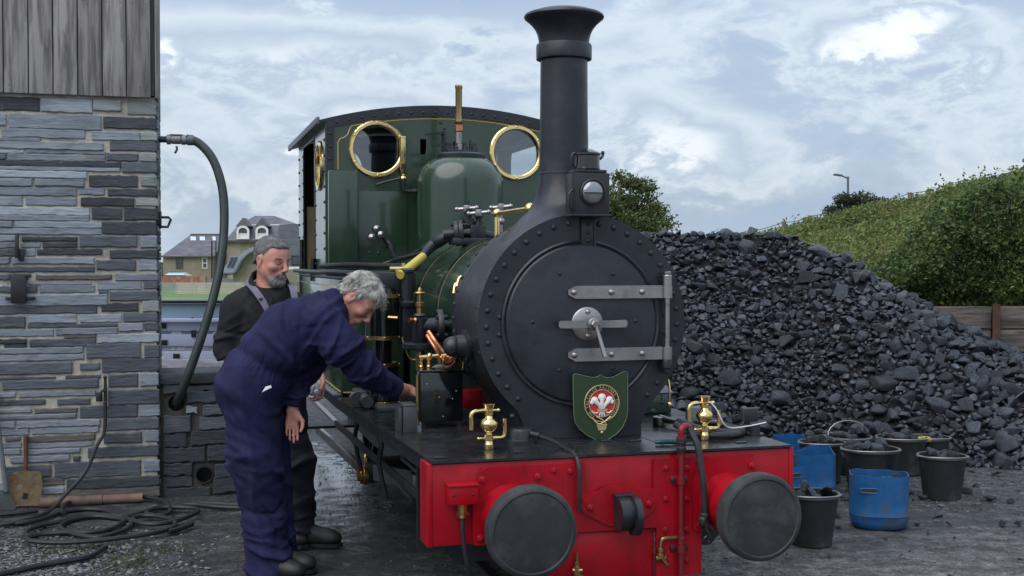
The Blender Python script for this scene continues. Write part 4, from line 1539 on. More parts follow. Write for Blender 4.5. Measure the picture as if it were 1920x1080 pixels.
ck.bar((-.215, -.045, .225), (-.18, -.05, .205), .014, .014); ck.cyl((-.225, -.03, .235), (-.185, -.045, .235), .010)
ck.build('drain_cock', M_oldbrass, loco)

# ---- red junction box with conduit
m = MB(); m.box(-.795, -.668, -.075, -.004, .562, .645, .004); m.box(-.80, -.664, -.085, -.004, .640, .652, .003)
jb = m.build('junction_box', M_red, loco)
for x in (-.775, -.69):
    rivet(jb, (x, -.076, .605), (0, -1, 0), .006, M_iron)
m = MB()
m.lathe([(.022, 0), (.022, .03), (.026, .032), (.026, .042), (.016, .046), (.018, .06), (.012, .064)], (-.728, -.042, .562), (0, 0, -1), 8)
m.bar((-.755, -.042, .515), (-.70, -.042, .515), .012, .008)
m.build('cable_gland', M_oldbrass, jb)
m = MB(); m.tube([(-.728, -.042, .50), (-.726, -.045, .42), (-.712, -.045, .32), (-.685, -.02, .24), (-.64, .05, .19)], .0095, 8, 4)
m.build('cable', M_hose, jb)

# ---- footplate
m = MB()
m.prism([(-.858, -.012), (.858, -.012), (.875, 1.0), (.915, 2.6), (.92, 5.5), (-.92, 5.5), (-.935, 2.6), (-.885, 1.0)], (0, 0, .732), (1, 0, 0), (0, 1, 0), .011)
deck = m.build('footplate', M_deck, loco)
for x, y in ((-.80, .07), (-.43, .12), (.395, .12), (.66, .11), (-.20, .09), (-.10, .30), (.06, .33), (.20, .30), (.48, .35), (.60, .40), (.30, .22)):
    m = MB(); m.box(x - .028, x + .028, y - .012, y + .012, .743, .750, .003)
    m.build('deck_bolt', M_black, deck)
m = MB(); m.box(.276, .279, .0, 1.2, .7431, .7445)
m.build('plate_seam', M_black, deck)
# valance and bars below the running plate
val = MB()
for s in (-1, 1):
    for (x0, y0), (x1, y1) in (((.845, .16), (.875, 1.0)), ((.875, 1.0), (.92, 2.6)), ((.92, 2.6), (.905, 5.4))):
        val.bar((x0 * s, y0, .70), (x1 * s, y1, .70), .012, .060)
val.build('valance', M_black, loco)
fr = MB()
for s in (-1, 1):
    fr.box(.46 * s - .012, .46 * s + .012, .2, 5.3, .22, .73)
fr.box(-.46, .46, 5.2, 5.3, .25, .72)
fr.box(-.46, .46, .9, 1.0, .22, .70)
fr.build('main_frame', M_black, loco)
for s in (-1, 1):
    m = MB()
    m.bar((.80 * s, .30, .49), (.86 * s, 3.1, .50), .014, .045, .003)
    m.build('brake_rod', M_iron, loco)
    hg = MB()
    for y in (1.45, 2.35):
        hg = MB().tube([(.86 * s, y, .70), (.83 * s, y - .03, .60), (.84 * s, y, .50), (.80 * s, y, .30)], .014, 6, 2)
        hg.build('hanger', M_iron, loco)
    # cylinders and motion
    m = MB()
    m.prism([(.45, .19), (.45, .70), (.70, .70), (.70, .24), (.65, .19)], (0, .42, 0), (1, 0, 0), (0, 0, 1), -.05) if s > 0 else m.prism([(-.70, .24), (-.70, .70), (-.45, .70), (-.45, .19), (-.65, .19)], (0, .42, 0), (1, 0, 0), (0, 0, 1), -.05)
    m.cyl((.58 * s, .46, .40), (.58 * s, .98, .40), .15, n=24)
    m.box(.45 * s if s > 0 else -.70, .70 if s > 0 else -.45, .46, .98, .40, .70, .01)
    m.build('cylinder', M_black, loco)
    m = MB()
    m.bar((.64 * s, .98, .47), (.64 * s, 1.75, .47), .05, .02); m.bar((.64 * s, .98, .335), (.64 * s, 1.75, .335), .05, .02)
    m.cyl((.64 * s, .98, .40), (.64 * s, 1.35, .40), .018); m.box(.60 * s if s > 0 else -.68, .68 if s > 0 else -.60, 1.3, 1.42, .36, .45, .005)
    m.build('slide_bar', M_steel, loco)
    wy = 2.55
    for y, r in ((wy, .36), (4.55, .36)):
        wl = MB()
        wl.lathe([(r - .05, -.04), (r + .02, -.04), (r + .02, -.02), (r, -.015), (r, .04), (r - .05, .04), (r - .05, -.04)], (.375 * s, y, r), (s, 0, 0), 40, cap=False)
        wheel = wl.build('wheel', M_black, loco)
        sp_b = MB()
        sp_b.lathe([(.07, -.04), (.07, .06)], (.375 * s, y, r), (s, 0, 0), 20)
        for k in range(9):
            t = 2 * pi * k / 9
            sp_b.bar((.375 * s, y + .05 * cos(t), r + .05 * sin(t)), (.375 * s, y + (r - .04) * cos(t), r + (r - .04) * sin(t)), .03, .035, up=(1, 0, 0))
        sp_b.build('spokes', M_black, wheel)
    zc = .25
    m = MB(); m.bar((.70 * s, wy - .10, zc + .02), (.64 * s, 1.40, .40), .024, .10, .004)
    m.build('connecting_rod', M_greysteel, loco)
    m = MB(); m.bar((.74 * s, wy - .02, zc), (.74 * s, 5.25, .17), .03, .065, .004); m.box(.72 * s - .02, .72 * s + .02, wy - .08, wy + .06, zc - .06, zc + .06, .01)
    cr = m.build('coupling_rod', M_steel, loco)
    m = MB()
    m.lathe([(.0, .0), (.052, .0), (.064, .006), (.064, .03), (.056, .034), (.056, .05), (.040, .055), (.040, .068), (.0, .072)], (.735 * s, wy - .06, zc), (s, 0, 0), 24)
    m.build('bearing', M_oldbrass, cr)
    m = MB(); m.lathe([(.02, 0), (.024, .01), (.018, .05), (.024, .055), (.014, .075)], (.745 * s, wy - .06, zc + .06), (0, 0, 1), 12)
    m.build('oil_cup', M_oldbrass, cr)
    m = MB(); m.box((.46 if s > 0 else -.76), (.76 if s > 0 else -.46), wy - .10, wy + .1, .20, .34, .02)
    m.build('crank', M_iron, loco)
    m = MB()
    m.box(.52 if s > 0 else -.98, .98 if s > 0 else -.52, 4.3, 4.6, .30, .32); m.box(.94 * s - .01, .94 * s + .01, 4.3, 4.6, .32, .72)
    m.build('step', M_iron, loco)
    gp = MB(); gp.box(.75 * s - .085, .75 * s + .085, .40, .43, .27, .70)
    gp.build('guard_plate', M_black, loco)
m = MB()
m.tube([(-.84, .19, .70), (-.85, .17, .60), (-.845, .17, .45), (-.80, .18, .36)], .007, 6, 3)
m.build('air_pipe', M_yellow, loco)
m = MB()
m.cyl((-.80, .24, .35), (-.80, .24, .68), .012); m.cyl((-.80, .24, .44), (-.74, .20, .44), .014); m.box(-.83, -.77, .21, .27, .40, .47, .005); m.cyl((-.82, .30, .36), (-.82, .30, .68), .009)
m.build('pipe_run', M_iron, loco)

# ---- smokebox
SZ, SR = 1.30, .53
SY = .47
out = []
a0 = radians(-131)
a1 = radians(-49)
for k in range(73):
    t = a1 + (a0 + 2 * pi - a1) * k / 72
    out.append((SR * cos(t), SZ + SR * sin(t)))
lx, lz = out[-1]
left = [(lx + .045 * i / 6 * (1.0), 0) for i in range(0)]
for q in np.linspace(0, 1, 7)[1:]:
    out.append((lx + (-.300 - lx) * q ** .7, lz + (.80 - lz) * (1 - (1 - q) ** .7) if False else lz + (.795 - lz) * q))
out += [(-.300, .744), (.300, .744)]
rx = [(-x, z) for x, z in out[73:79]][::-1]
out += rx
m = MB()
m.prism(out, (0, SY + .030, 0), (1, 0, 0), (0, 0, 1), .030)
sbx = m.build('smokebox', M_smoke, loco, 30)
m = MB()
m.lathe([(.515, SY + .031), (.515, SY + .04), (.508, 1.02), (.512, 1.025), (.512, 1.085), (.46, 1.09)], (0, 0, SZ), (0, 1, 0), 80, cap=False)
m.build('drum', M_smoke, sbx)
m = MB()
m.prism([(x * .93, z) for x, z in out if z < 1.05], (0, 1.08, 0), (1, 0, 0), (0, 0, 1), 1.08 - SY - .035)
m.build('saddle', M_smoke, sbx)
for k in range(36):
    t = radians(-128 + 90) + 0
for k in range(31):
    t = radians(-47) + radians(274) * k / 30
    if abs(t - pi / 2) < .12: continue
    rivet(sbx, (.488 * cos(t), SY, SZ + .488 * sin(t)), (0, -1, 0), .0145, M_smoke)
for z in (1.335, 1.25):
    for s in (-1, 1):
        rivet(sbx, (s * .425, SY, z), (0, -1, 0), .0135, M_smoke)
for s in (-1, 1):
    rivet(sbx, (s * .36, SY, .86), (0, -1, 0), .0135, M_smoke)
for k in range(33):
    t = radians(-40) + radians(260) * k / 32
    for y, rr, R0 in ((SY + .085, .0105, .5145), (1.055, .0125, .512)):
        rivet(sbx, (R0 * cos(t), y, SZ + R0 * sin(t)), (cos(t), 0, sin(t)), rr, M_smoke)
# door
m = MB()
m.lathe([(.405, SY + .001), (.405, SY - .010), (.397, SY - .016), (.388, SY - .012), (.383, SY - .006)], (-.012, 0, SZ), (0, 1, 0), 80, cap=False)
m.build('door_ring', M_smoke, sbx)
m = MB()
m.lathe([(.386, SY + .0), (.384, SY - .012), (.376, SY - .02), (.33, SY - .028), (.22, SY - .038), (.10, SY - .043), (0, SY - .044)], (-.012, 0, SZ), (0, 1, 0), 80, cap=False)
door = m.build('smokebox_door', M_smoke, sbx)
FY = SY - .034
dpx = ((1049.6, 513), (1149, 513.6), (998.7, 603.6), (1191.8, 601.7), (1049, 694), (1148, 690))
for x, y in dpx:
    p = on_plane(x, y, LU, LO + LU * FY) - LO
    rivet(door, (p.dot(LV), FY + .002, p.z), (0, -1, 0), .0115, M_smoke)
# hinge straps
strap_bolts = ((-.068, .122, .285), (-.066, .124, .286))
for j, zc in enumerate((1.4515, 1.1505)):
    h = .031
    n = 16
    xs_ = np.linspace(-.098, .438, n)
    vs, fs = [], []
    for x in xs_:
        hw = h if x > -.07 else h * sqrt(max(.02, 1 - ((-.07 - x) / .03) ** 2))
        rr = sqrt((x + .012) ** 2 + (zc - SZ) ** 2)
        yy = SY - .030 - .018 * max(0, 1 - (rr / .42) ** 2)
        yy = min(yy, SY - .034)
        for dy2, dz2 in ((.004, -hw), (-.010, -hw), (-.010, hw), (.004, hw)):
            vs.append((x, yy + dy2, zc + dz2))
    for i in range(n - 1):
        for k in range(4):
            k2 = (k + 1) % 4
            fs.append((i * 4 + k, i * 4 + k2, (i + 1) * 4 + k2, (i + 1) * 4 + k))
    fs += [(0, 1, 2, 3), (4 * n - 1, 4 * n - 2, 4 * n - 3, 4 * n - 4)]
    m = MB().add(vs, fs)
    m.cyl((.418, SY - .042, zc - .031), (.418, SY - .042, zc + .031), .026, n=20)
    st = m.build('hinge_strap', M_steel, sbx)
    for x in strap_bolts[j]:
        rr = sqrt((x + .012) ** 2 + (zc - SZ) ** 2)
        rivet(st, (x, min(SY - .034, SY - .030 - .018 * max(0, 1 - (rr / .42) ** 2)) - .010, zc), (0, -1, 0), .0155, M_steel)
m = MB()
m.cyl((.418, SY - .042, 1.06), (.418, SY - .042, 1.545), .0135, n=14)
m.lathe([(.024, 0), (.024, .045), (.02, .05)], (.418, SY - .042, 1.484), (0, 0, 1), 18)
m.lathe([(.014, 0), (.02, .005), (.02, .014), (.012, .017)], (.418, SY - .042, 1.535), (0, 0, 1), 14)
m.build('hinge_pin', M_steel, sbx)
m = MB()
m.lathe([(.024, 0), (.026, .006), (.026, .04), (.02, .045), (.018, .065), (.012, .07)], (.418, SY - .042, 1.118), (0, 0, -1), 14)
m.build('hinge_bracket', M_black, sbx)
for zb in (1.07, 1.50):
    MB().box(.40, .44, SY - .03, SY + .0, zb, zb + .03).build('hinge_lug', M_black, sbx)
# door handles
m = MB(); m.lathe([(.080, 0), (.080, .010), (.072, .016), (.03, .020)], (.0, SY - .042, SZ), (0, -1, 0), 40)
dart = m.build('lock_plate', M_steel, sbx)
for z in (.058, -.058):
    rivet(dart, (0, SY - .058, SZ + z), (0, -1, 0), .014, M_steel)
m = MB()
for s in (-1, 1):
    m.prism([(0, -.016), (s * .10, -.019), (s * .165, -.018), (s * .174, -.010), (s * .174, .010), (s * .165, .018), (s * .10, .017), (0, .016)], (.018, SY - .075, SZ), (1, 0, 0), (0, 0, 1), .014)
m.lathe([(.030, .02), (.030, .055), (.022, .06)], (.018, SY - .042, SZ), (0, -1, 0), 20)
m.build('door_handle', M_steel, sbx)
m = MB()
m.lathe([(.021, .058), (.021, .078), (.016, .082)], (.018, SY - .042, SZ), (0, -1, 0), 6)
m.cyl((.022, SY - .115, SZ - .01), (.055, SY - .150, SZ - .155), .010, .0125, 12)
m.build('door_dart', M_steel, sbx)
# steam pipe elbow on the left flank
m = MB()
m.lathe([(.085, 0), (.085, .018), (.06, .02), (.055, .06), (.045, .065)], (-.50, .80, 1.175), (-1, 0, 0), 24)
m.ball((-.575, .80, 1.175), .052)
m.build('exhaust_elbow', M_black, sbx)
m = MB()
m.box(.045, .055, SY - .02, SY, 1.62, 1.80); m.box(-.018, .052, SY - .016, SY, 1.66, 1.81, .004)
lbr = m.build('lamp_bracket', M_black, sbx)
for z in (1.70, 1.74, 1.78):
    rivet(lbr, (.017, SY - .017, z), (0, -1, 0), .010, M_black)

# ---- chimney
CY = .78
nA, prof = 56, [(.36, -.02), (.30, .003), (.255, .02), (.215, .050), (.188, .070), (.164, .112), (.146, .19), (.131, .285), (.1275, .38)]
vs, fs = [], []
for i, (r, h) in enumerate(prof):
    for k in range(nA):
        t = 2 * pi * k / nA
        x, y = r * cos(t), r * sin(t)
        zd = SZ + sqrt(max(.0, .512 ** 2 - x * x))
        wgt = max(0, 1 - h / .38)
        z = zd * wgt + (1.66 + .38) * (1 - wgt) + (h if i < 3 else 0) * 0 + (.004 if i == 1 else 0)
        if i == 0: z = zd - .02
        elif i == 1: z = zd + .010
        else: z = (zd + .012) + (2.04 - (zd + .012)) * ((h - .003) / .377) ** .85
        y = max(-.285, min(.285, y))
        vs.append((x, CY + y, z))
for i in range(len(prof) - 1):
    for k in range(nA):
        k2 = (k + 1) % nA
        fs.append((i * nA + k, i * nA + k2, (i + 1) * nA + k2, (i + 1) * nA + k))
m = MB().add(vs, fs)
chim = m.build('chimney', M_smoke, loco, 40)
for k in range(12):
    t = 2 * pi * (k + .5) / 12
    x, y = .27 * cos(t), max(-.268, min(.268, .29 * sin(t)))
    rivet(chim, (x, CY + y, SZ + sqrt(.512 ** 2 - x * x) + .006), (x, 0, .5), .011, M_smoke)
m = MB()
m.lathe([(.1275, 2.04), (.130, 2.041), (.130, 2.047), (.1265, 2.05), (.1215, 2.35), (.1195, 2.622)], (0, CY, 0), (0, 0, 1), 56, cap=False)
m.build('chimney_barrel', M_smoke, chim)
m = MB()
m.lathe([(.118, 2.615), (.140, 2.622), (.1415, 2.630), (.1415, 2.690), (.138, 2.698), (.128, 2.702)], (0, CY, 0), (0, 0, 1), 56, cap=False)
m.build('chimney_band', M_smoke, chim)
m = MB()
m.lathe([(.127, 2.700), (.129, 2.721), (.136, 2.750), (.148, 2.776), (.168, 2.801), (.188, 2.819), (.200, 2.828), (.2035, 2.836), (.200, 2.846), (.188, 2.853), (.158, 2.862), (.142, 2.868), (.135, 2.868), (.112, 2.855), (.108, 2.55), (.0, 2.55)], (0, CY, 0), (0, 0, 1), 56, cap=False)
m.build('chimney_cap', M_smoke, chim)

# ---- boiler
BR = .445
m = MB()
m.lathe([(BR, 1.085), (BR, 3.46)], (0, 0, SZ), (0, 1, 0), 72)
boil = m.build('boiler', M_green, loco)
for y in (1.14, 1.78, 2.40):
    m = MB(); m.lathe([(BR, y - .025), (BR + .005, y - .024), (BR + .005, y + .024), (BR, y + .025)], (0, 0, SZ), (0, 1, 0), 72, cap=False)
    bd = m.build('boiler_band', M_gloss, boil)
    m = MB()
    for q in (-.038, .035):
        m.lathe([(BR + .0015, y + q), (BR + .0015, y + q + .005)], (0, 0, SZ), (0, 1, 0), 72, cap=False)
    m.build('lining', M_lining, bd)
m = MB(); m.box(-.46, .46, 2.45, 3.44, .75, SZ, .02)
m.build('firebox', M_green, boil)
m = MB(); m.box(-.30, .30, 1.1, 2.45, .72, .95)
m.build('ash_plate', M_black, boil)

# ---- dome with safety valve
DY = 3.06
m = MB()
dp = [(.297, 1.55), (.297, 1.9), (.2965, 2.12)] + [(.135 + .1615 * cos(t), 2.125 + .19 * sin(t)) for t in np.linspace(.1, pi / 2, 10)]
m.lathe(dp, (0, DY, 0), (0, 0, 1), 64)
dome = m.build('dome', M_green, loco, 50)
m = MB()
m.lathe([(.175, 2.300), (.178, 2.315), (.178, 2.335), (.165, 2.345), (.10, 2.350)], (0, DY, 0), (0, 0, 1), 40)
m.box(-.10, .10, DY - .05, DY + .05, 2.35, 2.37, .006)
for x in (-.09, -.03, .03, .10):
    m.lathe([(.022, 0), (.022, .03), (.014, .035), (.014, .055)], (x, DY - .02, 2.36), (0, 0, 1), 8)
m.bar((-.20, DY, 2.395), (-.05, DY, 2.41), .012, .02); m.cyl((.075, DY, 2.36), (.075, DY, 2.44), .012)
m.build('manhole_cover', M_black, dome)
m = MB()
m.lathe([(.030, 2.36), (.030, 2.40), (.024, 2.405), (.024, 2.49), (.03, 2.495)], (-.012, DY - .01, 0), (0, 0, 1), 16)
m.build('valve_seat', M_steel, dome)
m = MB()
m.lathe([(.026, 2.495), (.030, 2.50), (.030, 2.54), (.022, 2.545), (.03, 2.56)], (-.012, DY - .01, 0), (0, 0, 1), 12)
m.build('valve_union', M_copper, dome)
m = MB()
m.lathe([(.020, 2.555), (.0225, 2.57), (.0235, 2.79), (.027, 2.795), (.027, 2.815), (.020, 2.818), (.016, 2.78)], (-.012, DY - .01, 0), (0, 0, 1), 20)
m.build('safety_valve_tube', M_brass, dome)

# ---- cab
KY = 3.46
CW = .875
def arcz(v): return 2.703 - (2.703 - 2.594) * (abs(v) / CW) ** 2.0
outer = [(-CW, 1.50), (CW, 1.50)] + [(v, arcz(v)) for v in np.linspace(CW, -CW, 33)]
wins = [circ(-.5135, 2.398, .172, 40), circ(.5165, 2.398, .172, 40)]
slots = [[(-.20, 2.37), (-.155, 2.37), (-.155, 2.48), (-.20, 2.48)], [(.045, 2.38), (.09, 2.38), (.09, 2.47), (.045, 2.47)]]
Mf = Matrix(((1, 0, 0, 0), (0, 0, -1, KY + .006), (0, 1, 0, 0), (0, 0, 0, 1)))
cabf = plate('cab_front', outer, wins + slots, .012, Mf, M_green, loco)
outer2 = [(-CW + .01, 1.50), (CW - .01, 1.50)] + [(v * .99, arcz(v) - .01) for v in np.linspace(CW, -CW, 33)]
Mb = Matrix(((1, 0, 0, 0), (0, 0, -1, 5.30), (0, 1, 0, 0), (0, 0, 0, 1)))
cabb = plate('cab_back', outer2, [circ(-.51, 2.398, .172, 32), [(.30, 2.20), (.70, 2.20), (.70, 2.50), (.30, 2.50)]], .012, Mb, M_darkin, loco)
M_cabglass = bpy.data.materials.new('cab_glass'); M_cabglass.use_nodes = True
g = NT(M_cabglass.node_tree)
b = g.n['Principled BSDF']
b.inputs['Base Color'].default_value = (.75, .80, .82, 1); b.inputs['Roughness'].default_value = .01
b.inputs['Transmission Weight'].default_value = 1.0; b.inputs['IOR'].default_value = 1.5
tr = g.new('ShaderNodeBsdfTransparent', inp={0: (.72, .76, .78, 1)})
gl = g.new('ShaderNodeBsdfGlossy', inp={0: (.85, .88, .92, 1), 1: .02})
fz = g.new('ShaderNodeFresnel', inp={0: 1.5})
mx = g.new('ShaderNodeMixShader', inp={0: g.math('MULTIPLY_ADD', fz.outputs[0], 1.8, .05, clamp=True), 1: tr.outputs[0], 2: gl.outputs[0]})
g.l.new(mx.outputs[0], g.n['Material Output'].inputs[0])
for x in (-.5135, .5165):
    m = MB()
    m.lathe([(.168, -.004), (.168, .022), (.175, .028), (.195, .028), (.204, .018), (.204, 0)], (x, KY, 2.398), (0, -1, 0), 56, cap=False)
    wr = m.build('window_ring', M_brass, cabf)
    for k in range(6):
        t = 2 * pi * k / 6 + pi / 2
        rivet(wr, (x + .187 * cos(t), KY - .027, 2.398 + .187 * sin(t)), (0, -1, 0), .008, M_brass)
    m = MB(); m.lathe([(.0, .008), (.170, .008), (.170, .010), (.0, .010)], (x, KY, 2.398), (0, 1, 0), 40, cap=False)
    m.build('window_glass', M_cabglass, cabf)
# dark angle along the arched top and sides, with rivets and a thin gold line
vv = np.linspace(-CW, CW, 41)
top_o = [(v, arcz(v) + .002) for v in vv]; top_i = [(v * .985, arcz(v) - .058) for v in vv]
m = MB()
m.prism(top_i + top_o[::-1], (0, KY - .002, 0), (1, 0, 0), (0, 0, 1), .010)
for s in (-1, 1):
    xa, xb_ = sorted((s * CW, s * (CW - .055)))
    m.box(xa, xb_, KY - .012, KY - .002, 2.24 if s < 0 else 1.6, arcz(CW) - .05)
ang_ = m.build('edge_angle', M_black, cabf)
for v in np.linspace(-.80, .80, 19):
    rivet(ang_, (v, KY - .012, arcz(v) - .030), (0, -1, 0), .0105, M_black)
for z in (2.50, 2.41, 2.32):
    rivet(ang_, (-CW + .028, KY - .012, z), (0, -1, 0), .0105, M_black)
ln = [(-.79, 2.25), (-.79, 2.44), (-.775, 2.465), (-.745, 2.475), (-.72, 2.50), (-.705, 2.540)] + [(v, arcz(v) - .075) for v in np.linspace(-.69, .80, 26)]
m = MB(); m.tube([(x, KY - .001, z) for x, z in ln], .0038, 4, 1)
m.build('lining', M_lining, cabf)
for x, z in ((-.05, 2.60), (-.02, 2.56), (-.04, 2.52)):
    rivet(cabf, (x, KY - .001, z), (0, -1, 0), .011, M_black)
m = MB(); m.bar((-.16, KY - .03, 2.515), (-.03, KY - .03, 2.53), .008, .008); m.box(-.035, -.018, KY - .04, KY, 2.36, 2.54)
m.build('whistle_rod', M_black, cabf)
# pressure gauge tube and tap in front of the left window
m = MB()
m.lathe([(.020, 2.225), (.0225, 2.23), (.0225, 2.475), (.025, 2.478), (.025, 2.49), (.018, 2.492)], (-.335, KY - .05, 0), (0, 0, 1), 18)
wt = m.build('whistle', M_brass, loco)
m = MB(); m.box(-.352, -.318, KY - .077, KY - .070, 2.255, 2.292); m.build('whistle_mouth', M_black, wt)
m = MB(); m.ball((-.333, KY - .05, 2.19), .024); m.lathe([(.011, 2.20), (.015, 2.21), (.011, 2.228)], (-.333, KY - .05, 0), (0, 0, 1), 12)
m.build('whistle_valve', M_brass, wt)
m = MB()
m.tube([(-.333, KY - .05, 2.175), (-.333, KY - .05, 2.125), (-.325, KY - .05, 2.105), (-.30, KY - .05, 2.10), (-.20, KY - .05, 2.10)], .013, 10, 2)
m.lathe([(.014, 0), (.020, .005), (.020, .025), (.012, .03), (.024, .04), (.024, .055), (.012, .06)], (-.27, KY - .05, 2.10), (1, 0, 0), 8)
m.tube([(-.335, KY - .06, 2.195), (-.42, KY - .05, 2.175), (-.46, KY - .03, 2.165), (-.52, KY - .02, 2.145)], .008, 6, 2)
m.build('whistle_pipe', M_iron, wt)
# box on the left of the cab front
m = MB(); m.box(-.868, -.665, KY - .10, KY - .001, 1.52, 2.236, .008)
m.build('front_locker', M_green, loco)
m = MB()
m.box(-.655, -.30, KY - .018, KY - .002, 1.52, 2.10, .003)
rp = m.build('riveted_panel', M_green, loco)
for x, z in ((-.57, 1.66), (-.51, 1.66), (-.57, 1.57), (-.51, 1.57), (-.40, 1.60)):
    rivet(rp, (x, KY - .018, z), (0, -1, 0), .011, M_green)
m = MB()
for x, z in ((-.565, 1.77), (-.53, 1.83), (-.50, 1.79)):
    m.lathe([(.010, 0), (.010, .05), (.024, .055), (.024, .07), (.0, .085)], (x, KY - .018, z), (0, -1, 0), 14)
m.build('bright_nut', M_steel, rp)
# left and right side sheets: front part, rear part, sill
sy0, sy1, sy2, sy3 = KY, 4.10, 4.90, 5.30
for s in (-1, 1):
    Ms = Matrix(((0, 0, 1, s * CW), (1, 0, 0, 0), (0, 1, 0, 0), (0, 0, 0, 1)))
    zt0 = 2.592
    outl = [(sy0 + .013, 1.50), (sy3, 1.50), (sy3, zt0), (sy0 + .013, zt0)]
    ap = [(sy1, 1.505), (sy2, 1.505), (sy2, 2.46), (sy2 - .03, 2.53), (sy1 + .03, 2.53), (sy1, 2.46)]
    pw = circ(3.78, 2.295, .155, 32)
    sh = plate('side_sheet', outl, [ap, pw], .010, Ms, M_green, loco)
    m = MB(); m.lathe([(.150, -.004), (.150, .018), (.158, .024), (.172, .024), (.182, .012), (.182, 0)], (s * CW, 3.78, 2.295), (s, 0, 0), 40, cap=False)
    m.build('window_ring', M_brass, sh)
    m = MB(); m.lathe([(0, -.002), (.152, -.002), (.152, 0), (0, 0)], (s * CW, 3.78, 2.295), (s, 0, 0), 32, cap=False)
    m.build('window_glass', M_cabglass, sh)
    m = MB()
    m.tube([(s * (CW + .004), sy1, 1.52), (s * (CW + .004), sy1, 2.46), (s * (CW + .004), sy1 + .03, 2.53), (s * (CW + .004), sy2 - .03, 2.53), (s * (CW + .004), sy2, 2.46), (s * (CW + .004), sy2, 1.52)], .008, 6, 1)
    m.build('door_beading', M_black, sh)
    for y in (sy0 + .05, sy1 - .035, sy2 + .04, sy3 - .04):
        for z in np.arange(1.58, 2.56, .11):
            rivet(sh, (s * (CW + .005), y, float(z)), (s, 0, 0), .0115, M_black)
    m = MB(); m.cyl((s * (CW + .025), sy1 - .01, 1.45), (s * (CW + .025), sy1 - .01, 1.62), .02, n=10); m.cyl((s * (CW + .02), sy2 + .06, 1.25), (s * (CW + .02), sy2 + .06, 1.78), .02, n=10)
    m.build('hand_pillar', M_gloss, sh)
m = MB(); m.box(-.86, .86, 3.48, 5.29, 1.45, 1.495)
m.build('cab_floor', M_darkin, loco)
m = MB(); m.box(-.52, .50, 4.95, 5.25, 1.5, 2.15); m.box(-.85, -.60, 4.95, 5.28, 1.5, 2.05)
m.build('cab_bunker', M_cream, loco)
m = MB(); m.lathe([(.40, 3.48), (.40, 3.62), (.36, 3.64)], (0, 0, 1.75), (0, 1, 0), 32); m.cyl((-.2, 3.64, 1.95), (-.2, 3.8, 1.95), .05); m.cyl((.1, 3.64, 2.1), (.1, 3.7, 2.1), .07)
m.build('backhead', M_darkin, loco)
# roof
m = MB()
vr = np.linspace(-.925, .925, 33)
ro_ = [(v, 2.712 - (2.712 - 2.594) * (abs(v) / CW) ** 2) for v in vr]
m.prism([(x, z - .006) for x, z in ro_] + [(x, z + .012) for x, z in ro_[::-1]], (0, 5.62, 0), (1, 0, 0), (0, 0, 1), 2.17)
roofo = m.build('cab_roof', M_black, loco, 30)
for s in (-1, 1):
    MB().bar((s * .93, 3.45, 2.590), (s * .93, 5.62, 2.590), .022, .050, .004).build('gutter', M_greysteel, roofo)
# side tanks below the cab
for s in (-1, 1):
    m = MB()
    x0, x1 = sorted((s * .90, s * .50))
    m.box(x0, x1, 2.50, 5.30, .765, 1.485, .012)
    tk = m.build('side_tank', M_green, loco)
    m = MB(); m.box(x0 - .008, x1 + .008, 2.49, 5.31, 1.486, 1.50, .003)
    m.build('tank_lip', M_black, tk)
    m = MB()
    for z in (.775, 1.435):
        m.bar((s * .9025, 2.54, z), (s * .9025, 5.26, z), .002, .008)
        m.bar((s * .89, 2.4985, z), (s * .52, 2.4985, z), .002, .008)
    m.bar((s * .87, 2.4985, .79), (s * .87, 2.4985, 1.43), .002, .008)
    m.build('lining', M_lining, tk)
    m = MB()
    m.box(s * .915 - .03, s * .915 + .03, 2.55, 5.2, .744, .760, .003)
    tf = m.build('tank_foot', M_greysteel, tk)
    for k in range(16):
        rivet(tf, (s * .905, 2.62 + k * .155, .760), (0, 0, 1), .012, M_black)
# pipes along the ledge
m = MB()
m.tube([(-.95, 5.0, 1.525), (-.945, 3.4, 1.525), (-.90, 2.9, 1.53), (-.80, 2.4, 1.525), (-.62, 2.0, 1.53)], .016, 8, 4)
m.tube([(-.93, 3.3, 1.565), (-.80, 2.9, 1.575), (-.55, 2.45, 1.57), (-.45, 2.3, 1.56)], .018, 8, 4)
m.build('ledge_pipe', M_iron, loco)
m = MB()
for x, z in ((-.62, 1.545),):
    m.lathe([(.030, 0), (.030, .02), (.022, .022), (.022, .035), (.034, .037), (.034, .055)], (x, 2.0, 1.50), (0, 0, 1), 14)
    m.cyl((x - .06, 2.0, 1.555), (x + .05, 2.0, 1.555), .014); m.cyl((x + .02, 2.0, 1.56), (x + .02, 2.0, 1.59), .01)
m.build('brass_union', M_brass, loco)

# ---- air pump
ax, ay = -.735, 1.95
m = MB()
m.lathe([(.098, 1.15), (.098, 1.405)], (ax, ay, 0), (0, 0, 1), 36)
m.lathe([(.055, 1.0), (.055, 1.15)], (ax, ay, 0), (0, 0, 1), 24)
m.lathe([(.098, .79), (.098, 1.0)], (ax, ay, 0), (0, 0, 1), 36)
m.lathe([(.085, 1.405), (.075, 1.44), (.05, 1.455)], (ax, ay, 0), (0, 0, 1), 30)
m.box(ax - .06, ax + .06, ay - .06, ay + .06, .745, .79)
pump = m.build('air_pump', M_gloss, loco)
for z in (1.400, 1.155, .998, .775):
    m = MB(); m.lathe([(.099, -.010), (.104, -.009), (.104, .009), (.099, .010)], (ax, ay, z), (0, 0, 1), 36, cap=False)
    m.lathe([(.106, .0), (.106, .004)], (ax, ay, z - .013), (0, 0, 1), 36)
    bd = m.build('brass_band', M_oldbrass, pump)
    for t in (-2.7, -1.6, -.5):
        rivet(bd, (ax + .104 * cos(t), ay + .104 * sin(t), z), (cos(t), sin(t), 0), .008, M_oldbrass)
m = MB()
